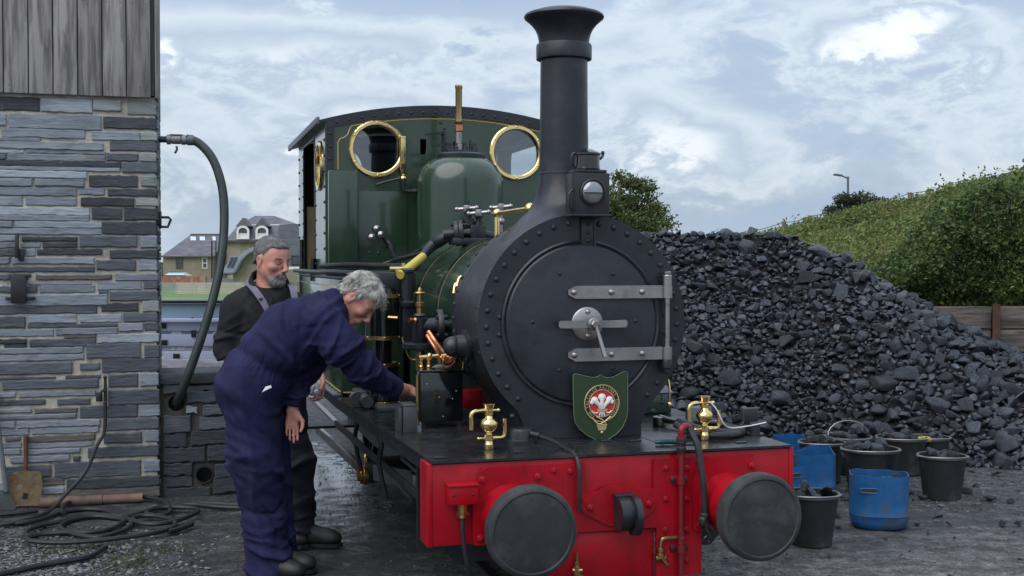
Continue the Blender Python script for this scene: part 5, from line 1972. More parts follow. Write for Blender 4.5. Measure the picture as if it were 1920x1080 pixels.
m.box(ax - .09, ax + .20, ay - .02, ay + .14, 1.42, 1.535, .008)
m.box(ax + .11, ax + .185, ay - .04, ay + .12, 1.10, 1.42, .012)
m.lathe([(.045, 1.33), (.05, 1.34), (.05, 1.36), (.035, 1.37), (.035, 1.53), (.045, 1.535), (.045, 1.55), (.03, 1.56)], (ax + .14, ay - .04, 0), (0, 0, 1), 18)
m.build('valve_chest', M_black, pump)
m = MB()
m.cyl((ax + .02, ay - .10, 1.275), (ax + .07, ay - .13, 1.272), .012, n=8)
m.build('drain_cock', M_oldbrass, pump)
m = MB()
m.tube([(ax + .10, ay - .10, 1.16), (ax + .12, ay - .12, 1.08), (ax + .15, ay - .13, 1.03), (ax + .21, ay - .13, 1.03)], .006, 6, 4)
m.build('drain_pipe', M_oldbrass, pump)
# reservoir base stuff on the deck
m = MB(); m.box(-.80, -.62, 1.70, 2.05, .744, .772, .004); m.box(-.86, -.80, 2.12, 2.34, .745, .82, .012)
m.build('pump_base', M_dgrey, loco)
m = MB(); m.lathe([(.045, 0), (.045, .06)], (-.88, 1.95, .79), (0, 1, 0), 20); m.lathe([(.035, -.07), (.035, .10)], (-.84, 1.90, .79), (0, 1, 0), 16)
m.build('small_reservoir', M_dgrey, loco)

# ---- clack valve column
kx, ky = -.60, 1.50
m = MB()
m.lathe([(.022, .745), (.022, .95), (.026, .955), (.026, 1.10)], (kx, ky, 0), (0, 0, 1), 16)
clk = m.build('feed_pipe', M_oldbrass, loco)
m = MB()
m.lathe([(.095, 1.115), (.10, 1.12), (.10, 1.145), (.09, 1.15)], (kx, ky, 0), (0, 0, 1), 28)
m.lathe([(.04, 1.15), (.044, 1.16), (.044, 1.285), (.036, 1.29), (.04, 1.30), (.03, 1.312)], (kx, ky, 0), (0, 0, 1), 12)
m.lathe([(.09, .09), (.095, .10), (.095, .12), (.05, .125), (.04, .0)], (kx, ky, 1.24), (1, 0, 0), 28)
m.cyl((kx, ky, 1.24), (kx + .2, ky, 1.24), .035)
m.cyl((kx + .08, ky - .06, 1.29), (kx + .14, ky - .06, 1.29), .014); m.cyl((kx + .08, ky - .06, 1.19), (kx + .14, ky - .06, 1.19), .014)
m.build('clack_body', M_black, clk)
m = MB()
m.lathe([(.020, 1.31), (.020, 1.345), (.026, 1.35), (.026, 1.372), (.018, 1.376)], (kx, ky, 0), (0, 0, 1), 8)
m.lathe([(.009, 1.37), (.009, 1.42), (.014, 1.425), (.014, 1.44), (.007, 1.455)], (kx, ky, 0), (0, 0, 1), 10)
m.torus((kx, ky, 1.425), (0, 0, 1), .026, .007, 20, 6); m.cyl((kx - .03, ky, 1.425), (kx + .03, ky, 1.425), .005)
m.build('valve_wheel', M_oldbrass, clk)
m = MB(); m.lathe([(.014, 0), (.018, .01), (.012, .02), (.016, .035), (.016, .05)], (kx - .03, ky - .05, 1.275), (-1, -.4, 0), 10)
m.build('try_cock', M_copper, clk)
m = MB()
m.tube([(kx + .04, ky - .04, 1.21), (kx + .07, ky - .10, 1.15), (kx + .09, ky - .25, 1.09), (kx + .06, ky - .45, 1.08), (kx + .06, ky - .62, 1.12), (-.545, .80, 1.16)], [.017, .018, .020, .018, .016, .016], 10, 5)
m.tube([(kx + .03, ky - .05, 1.19), (kx + .06, ky - .16, 1.11), (kx + .04, ky - .36, 1.05), (kx + .05, ky - .55, 1.06), (-.54, .86, 1.10)], .012, 10, 5)
m.build('copper_pipe', M_copper, loco)
m = MB(); m.tube([(kx - .01, ky - .03, .95), (kx - .02, ky - .03, .85), (-.60, 1.40, .76)], .008, 8, 3); m.tube([(-.66, 1.62, .745), (-.52, 1.48, .90), (-.42, 1.38, 1.05)], .006, 6, 2)
m.build('thin_pipe', M_copper, loco)

# ---- turret, steam pipes and hand wheels on top of the boiler
tp = LO
def lp(x, y, u):
    p = on_plane(x, y, LU, LO + LU * u) - LO
    return Vector((p.dot(LV), u, p.z))
UT = 2.10
m = MB()
c0 = lp(862, 437, UT)
m.lathe([(.03, -.10), (.03, -.035), (.078, -.03), (.078, -.008), (.074, -.004), (.078, .0), (.078, .022), (.03, .025), (.03, .09)], c0, (1, -.25, .12), 24)
for t in np.linspace(0, 2 * pi, 7)[:-1]:
    q = c0 + Vector((0, cos(t) * .058, sin(t) * .058))
    m.cyl(q - Vector((.05, 0, 0)), q + Vector((.05, 0, 0)), .012, n=6)
c1 = lp(893, 437, UT)
m.box(c1.x - .05, c1.x + .05, UT - .05, UT + .05, c1.z - .05, c1.z + .05, .012)
m.lathe([(.035, 0), (.035, .05), (.022, .055), (.022, .08), (.028, .085), (.028, .11), (.01, .115), (.01, .16)], lp(878, 425, UT), (0, 0, 1), 12)
m.lathe([(.035, 0), (.03, .05), (.02, .055), (.02, .07), (.026, .075), (.026, .095), (.01, .10), (.01, .14)], lp(898, 430, UT), (0, 0, 1), 12)
m.box(c1.x - .16, c1.x + .16, UT - .07, UT + .07, SZ + .40, c1.z - .03, .01)
m.cyl(c1, c1 + Vector((.20, -.02, -.04)), .03)
tur = m.build('steam_turret', M_black, loco)
for x, y, u in ((875, 391, UT), (897.5, 399, UT - .06), (939, 388, UT + .1)):
    c = lp(x, y, u)
    m = MB()
    m.cyl(c - Vector((.055, -.02, .005)), c + Vector((.055, -.02, .005)), .011, n=8)
    for q in (-1, 1):
        m.ball(c + Vector((.058 * q, -.02 * q, .005 * q)), .015, 10, 6)
    m.lathe([(.02, -.02), (.024, 0), (.02, .02)], c, (0, 0, 1), 10)
    if u > UT: m.cyl(c - Vector((0, 0, .16)), c, .012); m.ball(c - Vector((0, 0, .09)), .025)
    m.build('hand_wheel', M_steel, tur)
m = MB()
pts = [(855, 440, 2.10), (835, 446, 2.14), (812, 459, 2.2), (792, 481, 2.13)]
P1 = [lp(*q) for q in pts]
m.tube(P1, [.026, .030, .042, .034, .026], 12, 4)
P2 = [lp(*q) for q in ((850, 437, 2.2), (822, 448, 2.3), (795, 465, 2.5), (772, 478, 2.7), (752, 484, 3.0), (741, 482, 3.2), (735, 468, 3.35), (729, 455, 3.42), (715, 440, 3.43), (706, 431, 3.44))]
m.tube(P2, .017, 8, 4)
P3 = [lp(*q) for q in ((812, 462, 2.22), (790, 474, 2.4), (765, 481, 2.6), (740, 488, 2.8), (715, 497, 2.85), (690, 503, 2.9))]
m.tube(P3, .013, 8, 4)
m.build('steam_pipe', M_black, tur)
m = MB()
m.tube([lp(793, 481, 2.12), lp(771, 499, 2.0), lp(750, 516, 1.88)], [.026, .027, .025], 14, 3)
m.build('pipe_sleeve', M_yellow, tur)
# brass handrail near the chimney
m = MB()
h0, h1_ = lp(932, 400, 1.55), lp(994, 391, 1.12)
m.cyl(h0 + (h0 - h1_) * .12, h1_, .013, n=12)
m.ball(h0, .027); m.ball(h1_, .031)
b0 = Vector((h0.x, h0.y, SZ + sqrt(max(0, .445 ** 2 - h0.x ** 2))))
m.cyl(b0, h0, .016, n=12)
m.cyl(Vector((h1_.x, h1_.y, SZ + .40)), h1_, .012)
m.build('handrail', M_brass, loco)
m = MB()
for k in range(2):
    t = radians(152 + 5 * k)
    m.tube([(.452 * cos(t), 1.30 + .03 * k, SZ + .452 * sin(t)), (.468 * cos(t + .02), 1.31 + .03 * k, SZ + .468 * sin(t + .02)), (.465 * cos(t + .13), 1.30 + .02 * k, SZ + .465 * sin(t + .13))], .010, 8, 3)
m.build('band_clasp', M_brass, boil)

# ---- lubricator box on the footplate
m = MB()
m.box(-.70, -.475, 1.00, 1.13, .775, 1.03, .006)
m.box(-.705, -.47, .995, 1.135, 1.031, 1.041, .003)
for x in (-.685, -.49):
    m.box(x - .01, x + .01, 1.0, 1.13, .743, .775)
lub = m.build('lubricator_box', M_gloss, loco)
m = MB(); m.lathe([(.055, 1.041), (.055, 1.048), (.04, 1.062), (.015, 1.066)], (-.575, 1.07, 0), (0, 0, 1), 28)
m.build('filler_lid', M_gloss, lub)
m = MB()
for x in (-.690, -.650):
    m.lathe([(.012, 1.04), (.013, 1.06), (.009, 1.065), (.009, 1.09), (.014, 1.092), (.014, 1.11), (.010, 1.112)], (x, 1.03, 0), (0, 0, 1), 12)
m.cyl((-.70, 1.03, 1.105), (-.60, 1.03, 1.112), .010); m.ball((-.645, 1.03, 1.112), .016, 10, 6); m.cyl((-.585, 1.03, 1.11), (-.49, 1.03, 1.115), .010); m.ball((-.53, 1.03, 1.115), .015, 10, 6)
m.tube([(-.50, 1.03, 1.115), (-.475, 1.03, 1.105), (-.467, 1.03, 1.08), (-.467, 1.04, 1.02)], .006, 6, 4)
m.tube([(-.60, 1.03, 1.112), (-.575, 1.03, 1.095), (-.57, 1.05, 1.055)], .006, 6, 3); m.cyl((-.53, 1.03, 1.11), (-.53, 1.06, 1.04), .005)
m.build('oil_fittings', M_brass, lub)
for x, z in ((-.665, .97), (-.60, .90), (-.53, .89), (-.51, .93), (-.58, .80)):
    rivet(lub, (x, .9985, z), (0, -1, 0), .005, M_steel)
m = MB(); m.cyl((-.715, 1.0, .76), (-.715, 1.0, 1.02), .010); m.lathe([(.018, .80), (.018, .835)], (-.715, 1.0, 0), (0, 0, 1), 6)
m.build('oil_feed', M_oldbrass, lub)
m = MB(); m.box(-.812, -.742, .87, .882, .743, .872, .003); m.box(-.812, -.742, .87, 1.02, .872, .882, .003); m.box(-.828, -.8125, .90, 1.02, .743, .86, .003)
m.build('pedal_bracket', M_dgrey, loco)
m = MB(); m.box(-.40, -.30, 1.30, 1.36, .80, .90, .006)
m.build('red_block', M_red, loco)

# ---- brass displacement lubricators
for s in (-1, 1):
    x, y = .535 * s, .245
    m = MB()
    m.lathe([(.024, .744), (.026, .75), (.026, .775), (.022, .78), (.020, .795), (.026, .80), (.026, .825), (.018, .832), (.017, .845), (.030, .855), (.043, .875), (.047, .895), (.043, .912), (.030, .925), (.022, .932), (.018, .945), (.024, .95), (.024, .965), (.018, .970), (.018, .985), (.024, .988), (.026, 1.0), (.034, 1.012), (.034, 1.018), (.0, 1.018)], (x, y, 0), (0, 0, 1), 28)
    m.v = [(x + (q[0] - x) * .88, y + (q[1] - y) * .88, .744 + (q[2] - .744) * .765) for q in m.v]
    lb = m.build('displacement_lubricator', M_brass, loco)
    m = MB()
    m.tube([(x, y, .978), (x - .05, y - .01, .978), (x - .085, y - .015, .972), (x - .098, y - .015, .95), (x - .098, y - .015, .90), (x - .098, y - .015, .865)], .0125, 10, 3)
    m.tube([(x, y, .812), (x + .04, y, .812), (x + .075, y, .815), (x + .085, y, .835), (x + .085, y, .88), (x + .085, y, .925)], [.016, .016, .012, .011, .011, .011, .011], 10, 3)
    m.cyl((x - .055, y, .81), (x, y, .812), .008); m.cyl((x, y, .976), (x + .05, y, .976), .008); m.ball((x + .05, y, .976), .011, 8, 6); m.ball((x - .055, y, .81), .010, 8, 6)
    m.v = [(x + (q[0] - x) * .88, y + (q[1] - y) * .88, .744 + (q[2] - .744) * .765) for q in m.v]
    m.build('lubricator_arm', M_brass, lb)

# ---- cap with cable, hoses and small fittings on the deck
m = MB()
m.lathe([(.075, .743), (.075, .757), (.062, .76), (.060, .765), (.060, .80), (.054, .812), (.048, .814)], (-.335, .40, 0), (0, 0, 1), 32)
m.cyl((-.30, .35, .79), (-.27, .31, .785), .016)
cap = m.build('sand_cap', M_black, loco)
m = MB()
m.tube([(-.275, .315, .785), (-.24, .24, .775), (-.215, .13, .755), (-.205, .02, .745), (-.20, -.035, .70), (-.20, -.045, .60), (-.20, -.04, .5)], .0095, 8, 5)
m.build('cable', M_hose, cap)
m = MB()
m.tube([(.50, .48, .80), (.56, .36, .775), (.66, .28, .765), (.75, .30, .765), (.775, .36, .765), (.74, .42, .77), (.70, .50, .79), (.68, .56, .80)], .022, 10, 5)
m.tube([(.45, .40, .80), (.50, .30, .77), (.62, .22, .765), (.72, .25, .765)], .016, 10, 4)
m.build('deck_hose', M_hose, loco)
m = MB(); m.lathe([(.045, .744), (.045, .752), (.028, .754), (.026, .80), (.02, .805)], (.845, .33, 0), (0, 0, 1), 20)
m.lathe([(.02, .744), (.02, .79)], (.80, .36, 0), (0, 0, 1), 12)
m.build('deck_plug', M_black, loco)
m = MB(); m.box(.60, .72, .55, .62, .744, .86, .008)
m.build('hose_bracket', M_greysteel, loco)
m = MB(); m.box(.50, .78, 1.2, 1.5, .744, .86, .01)
gb = m.build('sandbox', M_green, loco)
m = MB().add([(.49, 1.19, .862), (.79, 1.19, .862), (.79, 1.51, .862), (.49, 1.51, .862), (.56, 1.28, .93), (.74, 1.28, .93), (.74, 1.42, .93), (.56, 1.42, .93)], [(0, 1, 5, 4), (1, 2, 6, 5), (2, 3, 7, 6), (3, 0, 4, 7), (4, 5, 6, 7), (0, 3, 2, 1)])
m.build('sandbox_lid', M_greysteel, gb, 10)
m = MB(); m.tube([(.745, 1.18, .95), (.748, 1.16, .90), (.746, 1.16, .80)], .006, 6, 2); m.ball((.746, 1.16, .80), .016, 8, 6)
m.build('lid_chain', M_brass, gb)
# ------------------------------------------------------------------ things carried by the engine
def LW(v, u, z): return LO + LV * v + LU * u + Vector((0, 0, z))


lamp = empty('headlamp', LW(0, .42, 1.82), TH, label='square black oil headlamp with round glass lens on the smokebox top', cat='lamp')
m = MB()
m.box(-.088, .088, -.07, .07, 0, .200, .004)
m.box(-.095, .095, -.077, .077, -.006, .004, .002)
m.box(-.078, .078, -.06, .06, .2005, .216, .004)
m.lathe([(.066, 0), (.066, .002)], (0, -.072, .108), (0, 1, 0), 30)
lb_ = m.build('lamp_body', M_black, lamp)
m = MB()
m.lathe([(.058, .216), (.062, .222), (.060, .235), (.058, .285), (.064, .290), (.064, .298), (.050, .306), (.022, .318), (.0, .320)], (0, 0, 0), (0, 0, 1), 28)
m.build('lamp_chimney', M_gloss, lamp)
m = MB(); m.tube([(-.060, -.0, .225), (-.078, 0, .25), (-.076, 0, .29), (-.062, 0, .298)], .006, 6, 3); m.build('carry_handle', M_black, lamp)
m = MB(); m.tube([(.060, 0, .27), (.076, 0, .285), (.078, 0, .30)], .007, 6, 2); m.ball((.078, 0, .302), .010, 8, 6)
m.build('lid_catch', M_black, lamp)
m = MB(); m.tube([(-.092, -.05, .12), (-.108, -.05, .10), (-.108, -.05, .04), (-.092, -.05, .02)], .006, 6, 2)
m.build('side_handle', M_black, lamp)
m = MB(); m.lathe([(.056, -.004), (.064, -.002), (.064, .010), (.058, .014), (.056, .008)], (0, -.071, .108), (0, -1, 0), 36, cap=False)
m.build('lens_ring', M_iron, lamp)
M_lens = pmat('lamp_lens', (.24, .25, .265), .10, .0, var=.1, spec=.9, coat=1.0)
gl = NT(M_lens.node_tree)
gl.n['Principled BSDF'].inputs['Metallic'].default_value = .5
m = MB(); m.lathe([(.057, .002), (.050, .012), (.036, .020), (.018, .025), (0, .026)], (0, -.071, .108), (0, -1, 0), 32)
m.build('lens', M_lens, lamp)
m = MB(); m.box(-.05, .045, -.0995, -.0985, .100, .106); m.build('lens_bar', M_iron, lamp)

# headboard
HU = .395
def sp7(x, y):
    p = on_plane(1060 + x / 7.2, 690 + y / 7.2, LU, LO + LU * HU) - LO
    return (p.dot(LV), p.z)
hc = sp7(490, 475)
hbd = empty('headboard', LW(hc[0], HU, .745), TH, label='green shield headboard with a round feathered crest in front of the smokebox', cat='headboard')
def rel(x, y):
    a, z = sp7(x, y)
    return (a - hc[0], z - .745)
so = [rel(*q) for q in ((104, 105), (112, 85), (135, 78), (260, 108), (380, 130), (440, 115), (475, 88), (510, 115), (560, 132), (640, 125), (730, 78), (800, 45), (832, 58), (842, 85), (842, 300), (842, 560), (825, 680), (770, 800), (690, 890), (590, 955), (490, 1002), (400, 965), (290, 905), (195, 830), (135, 740), (115, 640), (108, 400))]
m = MB(); m.prism(so, (0, .012, 0), (1, 0, 0), (0, 0, 1), .012)
m.build('shield', M_shield, hbd)
m = MB(); m.tube([(x, -.001, z) for x, z in so] + [(so[0][0], -.001, so[0][1])], .0018, 5, 1)
m.build('shield_edge', pmat('shield_edge_paint', (.12, .17, .10), .5), hbd)
m = MB(); m.box(-.05, .05, .014, .07, -.002, .010, .002); m.box(-.04, .04, .013, .022, .0, .10)
m.build('stand', M_black, hbd)
cz = hc[1] - .745
Ro, Ri = .088, .0655
cr_ = MB(); cr_.lathe([(.0, .0015), (Ri, .0015), (Ri, .0)], (0, 0, cz), (0, -1, 0), 48)
crest = cr_.build('crest', pmat('crest_red', (.55, .03, .035), .35, var=.1), hbd)
m = MB(); m.lathe([(Ri - .001, .0), (Ri - .001, .004), (Ro, .004), (Ro, .0)], (0, 0, cz), (0, -1, 0), 48, cap=False)
m.build('belt', pmat('crest_black', (.012, .010, .012), .35), crest)
m = MB()
for R0, r0 in ((Ro, .0030), (Ri, .0026)):
    m.torus((0, -.004, cz), (0, 1, 0), R0, r0, 48, 6)
# buckle strap and pendant under the belt
m.tube([(-.05, -.006, cz - .070), (-.02, -.008, cz - .098), (.012, -.008, cz - .088), (.045, -.006, cz - .064)], .0035, 6, 4)
m.tube([(-.03, -.007, cz - .062), (0, -.009, cz - .079), (.018, -.008, cz - .097)], .0035, 6, 3)
m.box(-.026, .026, -.006, -.001, cz - .112, cz - .100, .002)
m.prism([(-.018, -.13), (.018, -.13), (.024, -.108), (-.024, -.108)], (0, -.001, cz), (1, 0, 0), (0, 0, 1), .005)
m.ball((0, -.004, cz - .140), .0075, 10, 6)
# coronet
m.prism([(-.024, -.040), (.024, -.040), (.027, -.026), (.018, -.030), (.012, -.024), (.006, -.030), (0, -.022), (-.006, -.030), (-.012, -.024), (-.018, -.030), (-.027, -.026)], (0, -.002, cz), (1, 0, 0), (0, 0, 1), .007)
M_gold = pmat('crest_gold', (.70, .52, .28), .35, .6, var=.2)
m.build('gilt_edge', M_gold, crest)
m = MB()
for x0, xt, zt_, r in ((0, 0, .030, .020), (-.014, -.038, .018, .0175), (.014, .038, .018, .0175)):
    m.tube([(x0 * .6, -.004, cz - .026), (x0 * 1.1, -.006, cz - .008), (xt * .75, -.006, cz + zt_ - .012), (xt * .95, -.005, cz + zt_)], [.006, .009, .011, .012], 8, 3)
    m.ball((xt, -.005, cz + zt_), r, 12, 8, (1, .35, .85))
    if xt: m.ball((xt * 1.32, -.006, cz + zt_ - .012), r * .62, 10, 6, (1, .4, 1))
for x in (-.012, 0, .012):
    m.tube([(x * .6, -.004, cz - .040), (x, -.005, cz - .055), (x * 1.05, -.005, cz - .063)], [.004, .0035, .0015], 6, 2)
m.tube([(-.05, -.005, cz - .036), (-.036, -.006, cz - .046), (-.02, -.005, cz - .044)], .003, 6, 2); m.tube([(.05, -.005, cz - .036), (.036, -.006, cz - .046), (.02, -.005, cz - .044)], .003, 6, 2)
m.build('plumes', pmat('crest_white', (.80, .77, .73), .5), crest)
txt = 'THE TALYLLYN RAILWAY COMPANY'
bmx = bmesh.new()
for i, chh in enumerate(txt):
    if chh == ' ': continue
    t = radians(236 - 292 * i / (len(txt) - 1))
    me = text_mesh(chh, .0185, .0006)
    Rm = (Ro + Ri) / 2
    me.transform(Matrix.Translation((0, -.0062, 0)))
    me.transform(Matrix.Rotation(t - pi / 2, 4, 'Z'))
    me.transform(Matrix.Translation((Rm * cos(t), Rm * sin(t), 0)))
    bmx.from_mesh(me); bpy.data.meshes.remove(me)
me = bpy.data.meshes.new('lettering'); bmx.to_mesh(me); bmx.free()
me.transform(Matrix(((1, 0, 0, 0), (0, 0, -1, -.0048), (0, 1, 0, cz), (0, 0, 0, 1))))
mesh_obj('lettering', me, M_gold, crest)

# spanner and small things lying on the running plate
m = MB()
m.lathe([(.034, 0), (.036, .004), (.036, .045), (.030, .048)], (.52, .76, .745), (0, 0, 1), 18)
m.tube([(.52, .76, .782), (.57, .66, .775), (.64, .52, .790), (.70, .40, .80)], [.020, .014, .011, .012], 10, 3)
sp_o = m.build('socket_spanner', M_steel, label='bright steel socket spanner lying on the running plate right of the shield', cat='spanner')
sp_o.location = LO; sp_o.rotation_euler = (0, 0, TH)
m = MB(); m.tube([(.245, .16, .757), (.27, .15, .759), (.36, .14, .759), (.385, .14, .757)], [.010, .013, .013, .010], 10, 2)
tr_o = m.build('teal_torch', pmat('teal_plastic', (.01, .055, .075), .3), label='small dark teal tube lying flat on the running plate', cat='torch')
tr_o.location = LO; tr_o.rotation_euler = (0, 0, TH)
mir = empty('black_meter', LW(.884, .46, .675), TH, label='small black rectangular meter with grey rim standing at the footplate corner', cat='meter')
m = MB(); m.box(-.042, .042, -.012, .012, .115, .185, .003); m.build('case', M_dgrey, mir)
m = MB(); m.box(-.036, .036, -.016, -.0125, .121, .179, .001); m.build('screen', M_hose, mir)
m = MB(); m.cyl((0, 0, -.05), (0, 0, .115), .008); m.bar((0, 0, -.045), (-.06, -.02, -.045), .02, .01); m.build('stalk', M_iron, mir)
m = MB(); m.tube([(.545, .20, .93), (.575, .19, .89), (.61, .19, .825), (.66, .22, .80), (.74, .26, .795), (.82, .28, .80), (.88, .28, .81)], .0030, 6, 4)
st_o = m.build('white_string', M_white, label='thin white string looped round the right brass lubricator', cat='string')
st_o.location = LO; st_o.rotation_euler = (0, 0, TH)

# ------------------------------------------------------------------ buckets and cut down drums
M_bkt = pmat('black_bucket_rubber', (.013, .015, .017), .5, var=.25, vs=8, bump=.001, bs=40, c2=(.045, .045, .047), f2=.6, s2=5)
M_rim = pmat('dusty_bucket_rim', (.10, .10, .105), .55, var=.3, vs=12)
M_blue = pmat('blue_plastic', (.009, .095, .27), .40, var=.4, vs=5, bump=.0012, bs=20, c2=(.05, .075, .115), f2=.54, s2=5, rvar=.15)
M_wire = pmat('bucket_wire', (.25, .25, .26), .4, .7)
GRP = 'black rubber buckets of coal by the heap'


def fill(c, r, z, n, grp, lab, size):
    for _ in range(n):
        a, q = R_.uniform(0, 6.28), r * sqrt(R_.uniform(0, .8))
        s_ = size * R_.uniform(.55, 1.2)
        o = mesh_obj('coal_lump', ROCKS[R_.randrange(len(ROCKS))], None, None, label=lab, cat='coal', group=grp)
        o.location = (c[0] + q * cos(a), c[1] + q * sin(a), z + R_.uniform(-.015, .045))
        o.rotation_euler = (R_.uniform(-.5, .5), R_.uniform(-.5, .5), R_.uniform(0, 6))
        o.scale = (s_ * 1.2, s_ * .95, s_ * .85)


def bucket(x, y, rt, rb, h, label, short, n=10, lev=.80, handle=None, rz=0, size=.05):
    g_ = ground_at(x, y)
    o = empty('bucket', g_, rz, label=label, cat='bucket', group=GRP)
    m = MB()
    m.lathe([(0, .006), (rb - .006, .006), (rb, .0), (rb, .02), (rt, h), (rt - .006, h), (rb - .004, .012), (0, .012)], (0, 0, 0), (0, 0, 1), 40, cap=False)
    m.build('body', M_bkt, o)
    m = MB(); m.lathe([(rt - .004, h - .012), (rt + .008, h - .012), (rt + .011, h - .004), (rt + .008, h + .003), (rt - .004, h + .004), (rt - .006, h - .002)], (0, 0, 0), (0, 0, 1), 40, cap=False)
    m.build('rim', M_rim, o)
    m = MB()
    if handle == 'up':
        m.tube([(rt * cos(t), .02 * sin(t), h + .01 + rt * .62 * sin(t)) for t in np.linspace(0, pi, 12)], .006, 6, 1)
    else:
        m.tube([((rt + .012) * cos(t), -(rt + .012) * sin(t), h - .005 + .012 * sin(t)) for t in np.linspace(0, pi, 16)], .005, 6, 1)
    m.build('handle', M_wire, o)
    m = MB(); m.lathe([(0, h * lev), (rb + (rt - rb) * lev - .008, h * lev)], (0, 0, 0), (0, 0, 1), 24, cap=False)
    fo = m.build('coal_fines', M_coaldust, kind='stuff'); fo.location = g_ + Vector((0, 0, .0))
    fill(g_, rt * .85, h * lev + .02, n, 'coal lumps in the ' + short, 'lump of black coal heaped inside the ' + short, size)
    return o


bucket(1520, 1018, .155, .118, .285, 'nearest black bucket, partly behind the right buffer, holding grey topped coal', 'nearest black bucket beside the right buffer', 9, .84, size=.062)
bucket(1766, 932, .158, .125, .285, 'black bucket standing alone at the right end of the bucket row', 'right hand bucket standing alone', 12, .88, size=.05)
bucket(1631, 918, .195, .15, .29, 'wide black bucket right behind the blue drum with the handle slot', 'wide bucket behind the blue drum', 12, .90, size=.065)
bucket(1541, 900, .165, .13, .28, 'black bucket behind the cut away blue drum at the left of the row', 'bucket behind the cut away drum', 10, .88, size=.055)
bucket(1590, 884, .17, .13, .27, 'black bucket with its wire handle raised at the back', 'bucket with the raised wire handle', 10, .93, 'up', .25, size=.06)
bucket(1690, 886, .185, .14, .27, 'black bucket with the yellow scoop resting across its rim', 'bucket under the yellow scoop', 11, .90, size=.055)
bucket(1742, 880, .15, .12, .25, 'black bucket half hidden behind the yellow scoop bucket', 'half hidden back bucket', 7, .86, size=.05)

BG = 'blue plastic drums cut down as coal tubs'
def rrect(w_, d_, r, n=7):
    pts = []
    for cx, cy, a in ((w_ - r, d_ - r, 0), (-w_ + r, d_ - r, pi / 2), (-w_ + r, -d_ + r, pi), (w_ - r, -d_ + r, 1.5 * pi)):
        for k in range(n):
            t = a + pi / 2 * k / (n - 1)
            pts.append((cx + r * cos(t), cy + r * sin(t)))
    return pts


def tub(x, y, w_, d_, h, rz, label, slot=True, notch=False, n=0):
    g_ = ground_at(x, y)
    o = empty('blue_drum', g_, rz, label=label, cat='drum', group=BG)
    rings = []
    def ring(k, z, r):
        P_ = rrect(w_ * k, d_ * k, r)
        out_ = []
        for px_, py_ in P_:
            zz = z
            if z > h * .9:
                zz += .004 * sin(px_ * 40) + .003 * sin(py_ * 33)
                if notch and px_ > -w_ * .2 and py_ > 0: zz += .035
            out_.append((px_, py_, zz))
        return out_
    R0 = min(w_, d_) * .72
    for k, z in ((.86, 0), (.93, .012), (.97, .04), (.985, h * .24), (1.0, h * .25), (.99, h * .27), (.99, h * .5), (.99, h * .72), (.99, h * .82), (.985, h)):
        rings.append(ring(k, z, R0))
    nO = len(rings)
    for k, z in ((.962, h), (.955, h * .82), (.955, h * .72), (.95, h * .2), (.90, .03)):
        rings.append(ring(k, z, R0))
    k = len(rings[0])
    vs = [p for r in rings for p in r]
    fs = []
    slotc = lambda i, a: slot and a in (7, nO + 1) and (i % k) in range(14, 20)
    for a in range(len(rings) - 1):
        for i in range(k):
            j = (i + 1) % k
            if slot and ((a == 7) or (a == nO + 0)) and i in (16, 17, 18, 19, 20, 21)[:0]: continue
            fs.append((a * k + i, a * k + j, (a + 1) * k + j, (a + 1) * k + i))
    fs.append(tuple(range(k - 1, -1, -1)))
    fs.append(tuple((len(rings) - 1) * k + i for i in range(k)))
    m = MB().add(vs, fs)
    m.build('drum_body', M_blue, o)
    if slot:
        sl_ = [(-.036 + .012 * cos(t), .012 * sin(t)) for t in np.linspace(pi / 2, 1.5 * pi, 7)] + [(.036 + .012 * cos(t), .012 * sin(t)) for t in np.linspace(-pi / 2, pi / 2, 7)]
        m = MB(); m.prism([(x_ - w_ * .42, z_ + h * .74) for x_, z_ in sl_], (0, -d_ * .99 + .002, 0), (1, 0, 0), (0, 0, 1), .004)
        m.build('slot_shade_panel', M_darkin, o)  # dark panel stands for the shade inside the slot; drum wall is uncut
        m = MB(); m.tube([(x_ * 1.1 - w_ * .42, -d_ * .99 - .002, z_ * 1.1 + h * .74) for x_, z_ in sl_ + sl_[:1]], .0035, 5, 1)
        m.build('slot_edge', M_blue, o)
    if n:
        m = MB().add([(x_, y_, h * .72) for x_, y_ in rrect(w_ * .94, d_ * .94, R0)], [tuple(range(k))])
        fo = m.build('coal_fines', M_coaldust, kind='stuff'); fo.location = g_; fo.rotation_euler = (0, 0, rz)
        fill(g_, w_ * .7, h * .80, n, 'coal lumps in the blue drums', 'lump of coal lying inside a blue plastic drum', .055)
    return o


tub(1647, 985, .172, .15, .318, -.18, 'large scuffed blue drum with a hand slot standing in front of the buckets', True, False, 8)
tub(1522, 928, .15, .13, .29, .2, 'blue drum with a cut away side behind the nearest bucket', False, True)
tub(1482, 930, .10, .12, .22, .3, 'small blue drum with a hand slot tucked behind the right buffer', True)
tub(1480, 880, .12, .12, .26, .1, 'blue drum furthest back, just showing beside the red beam end', False)
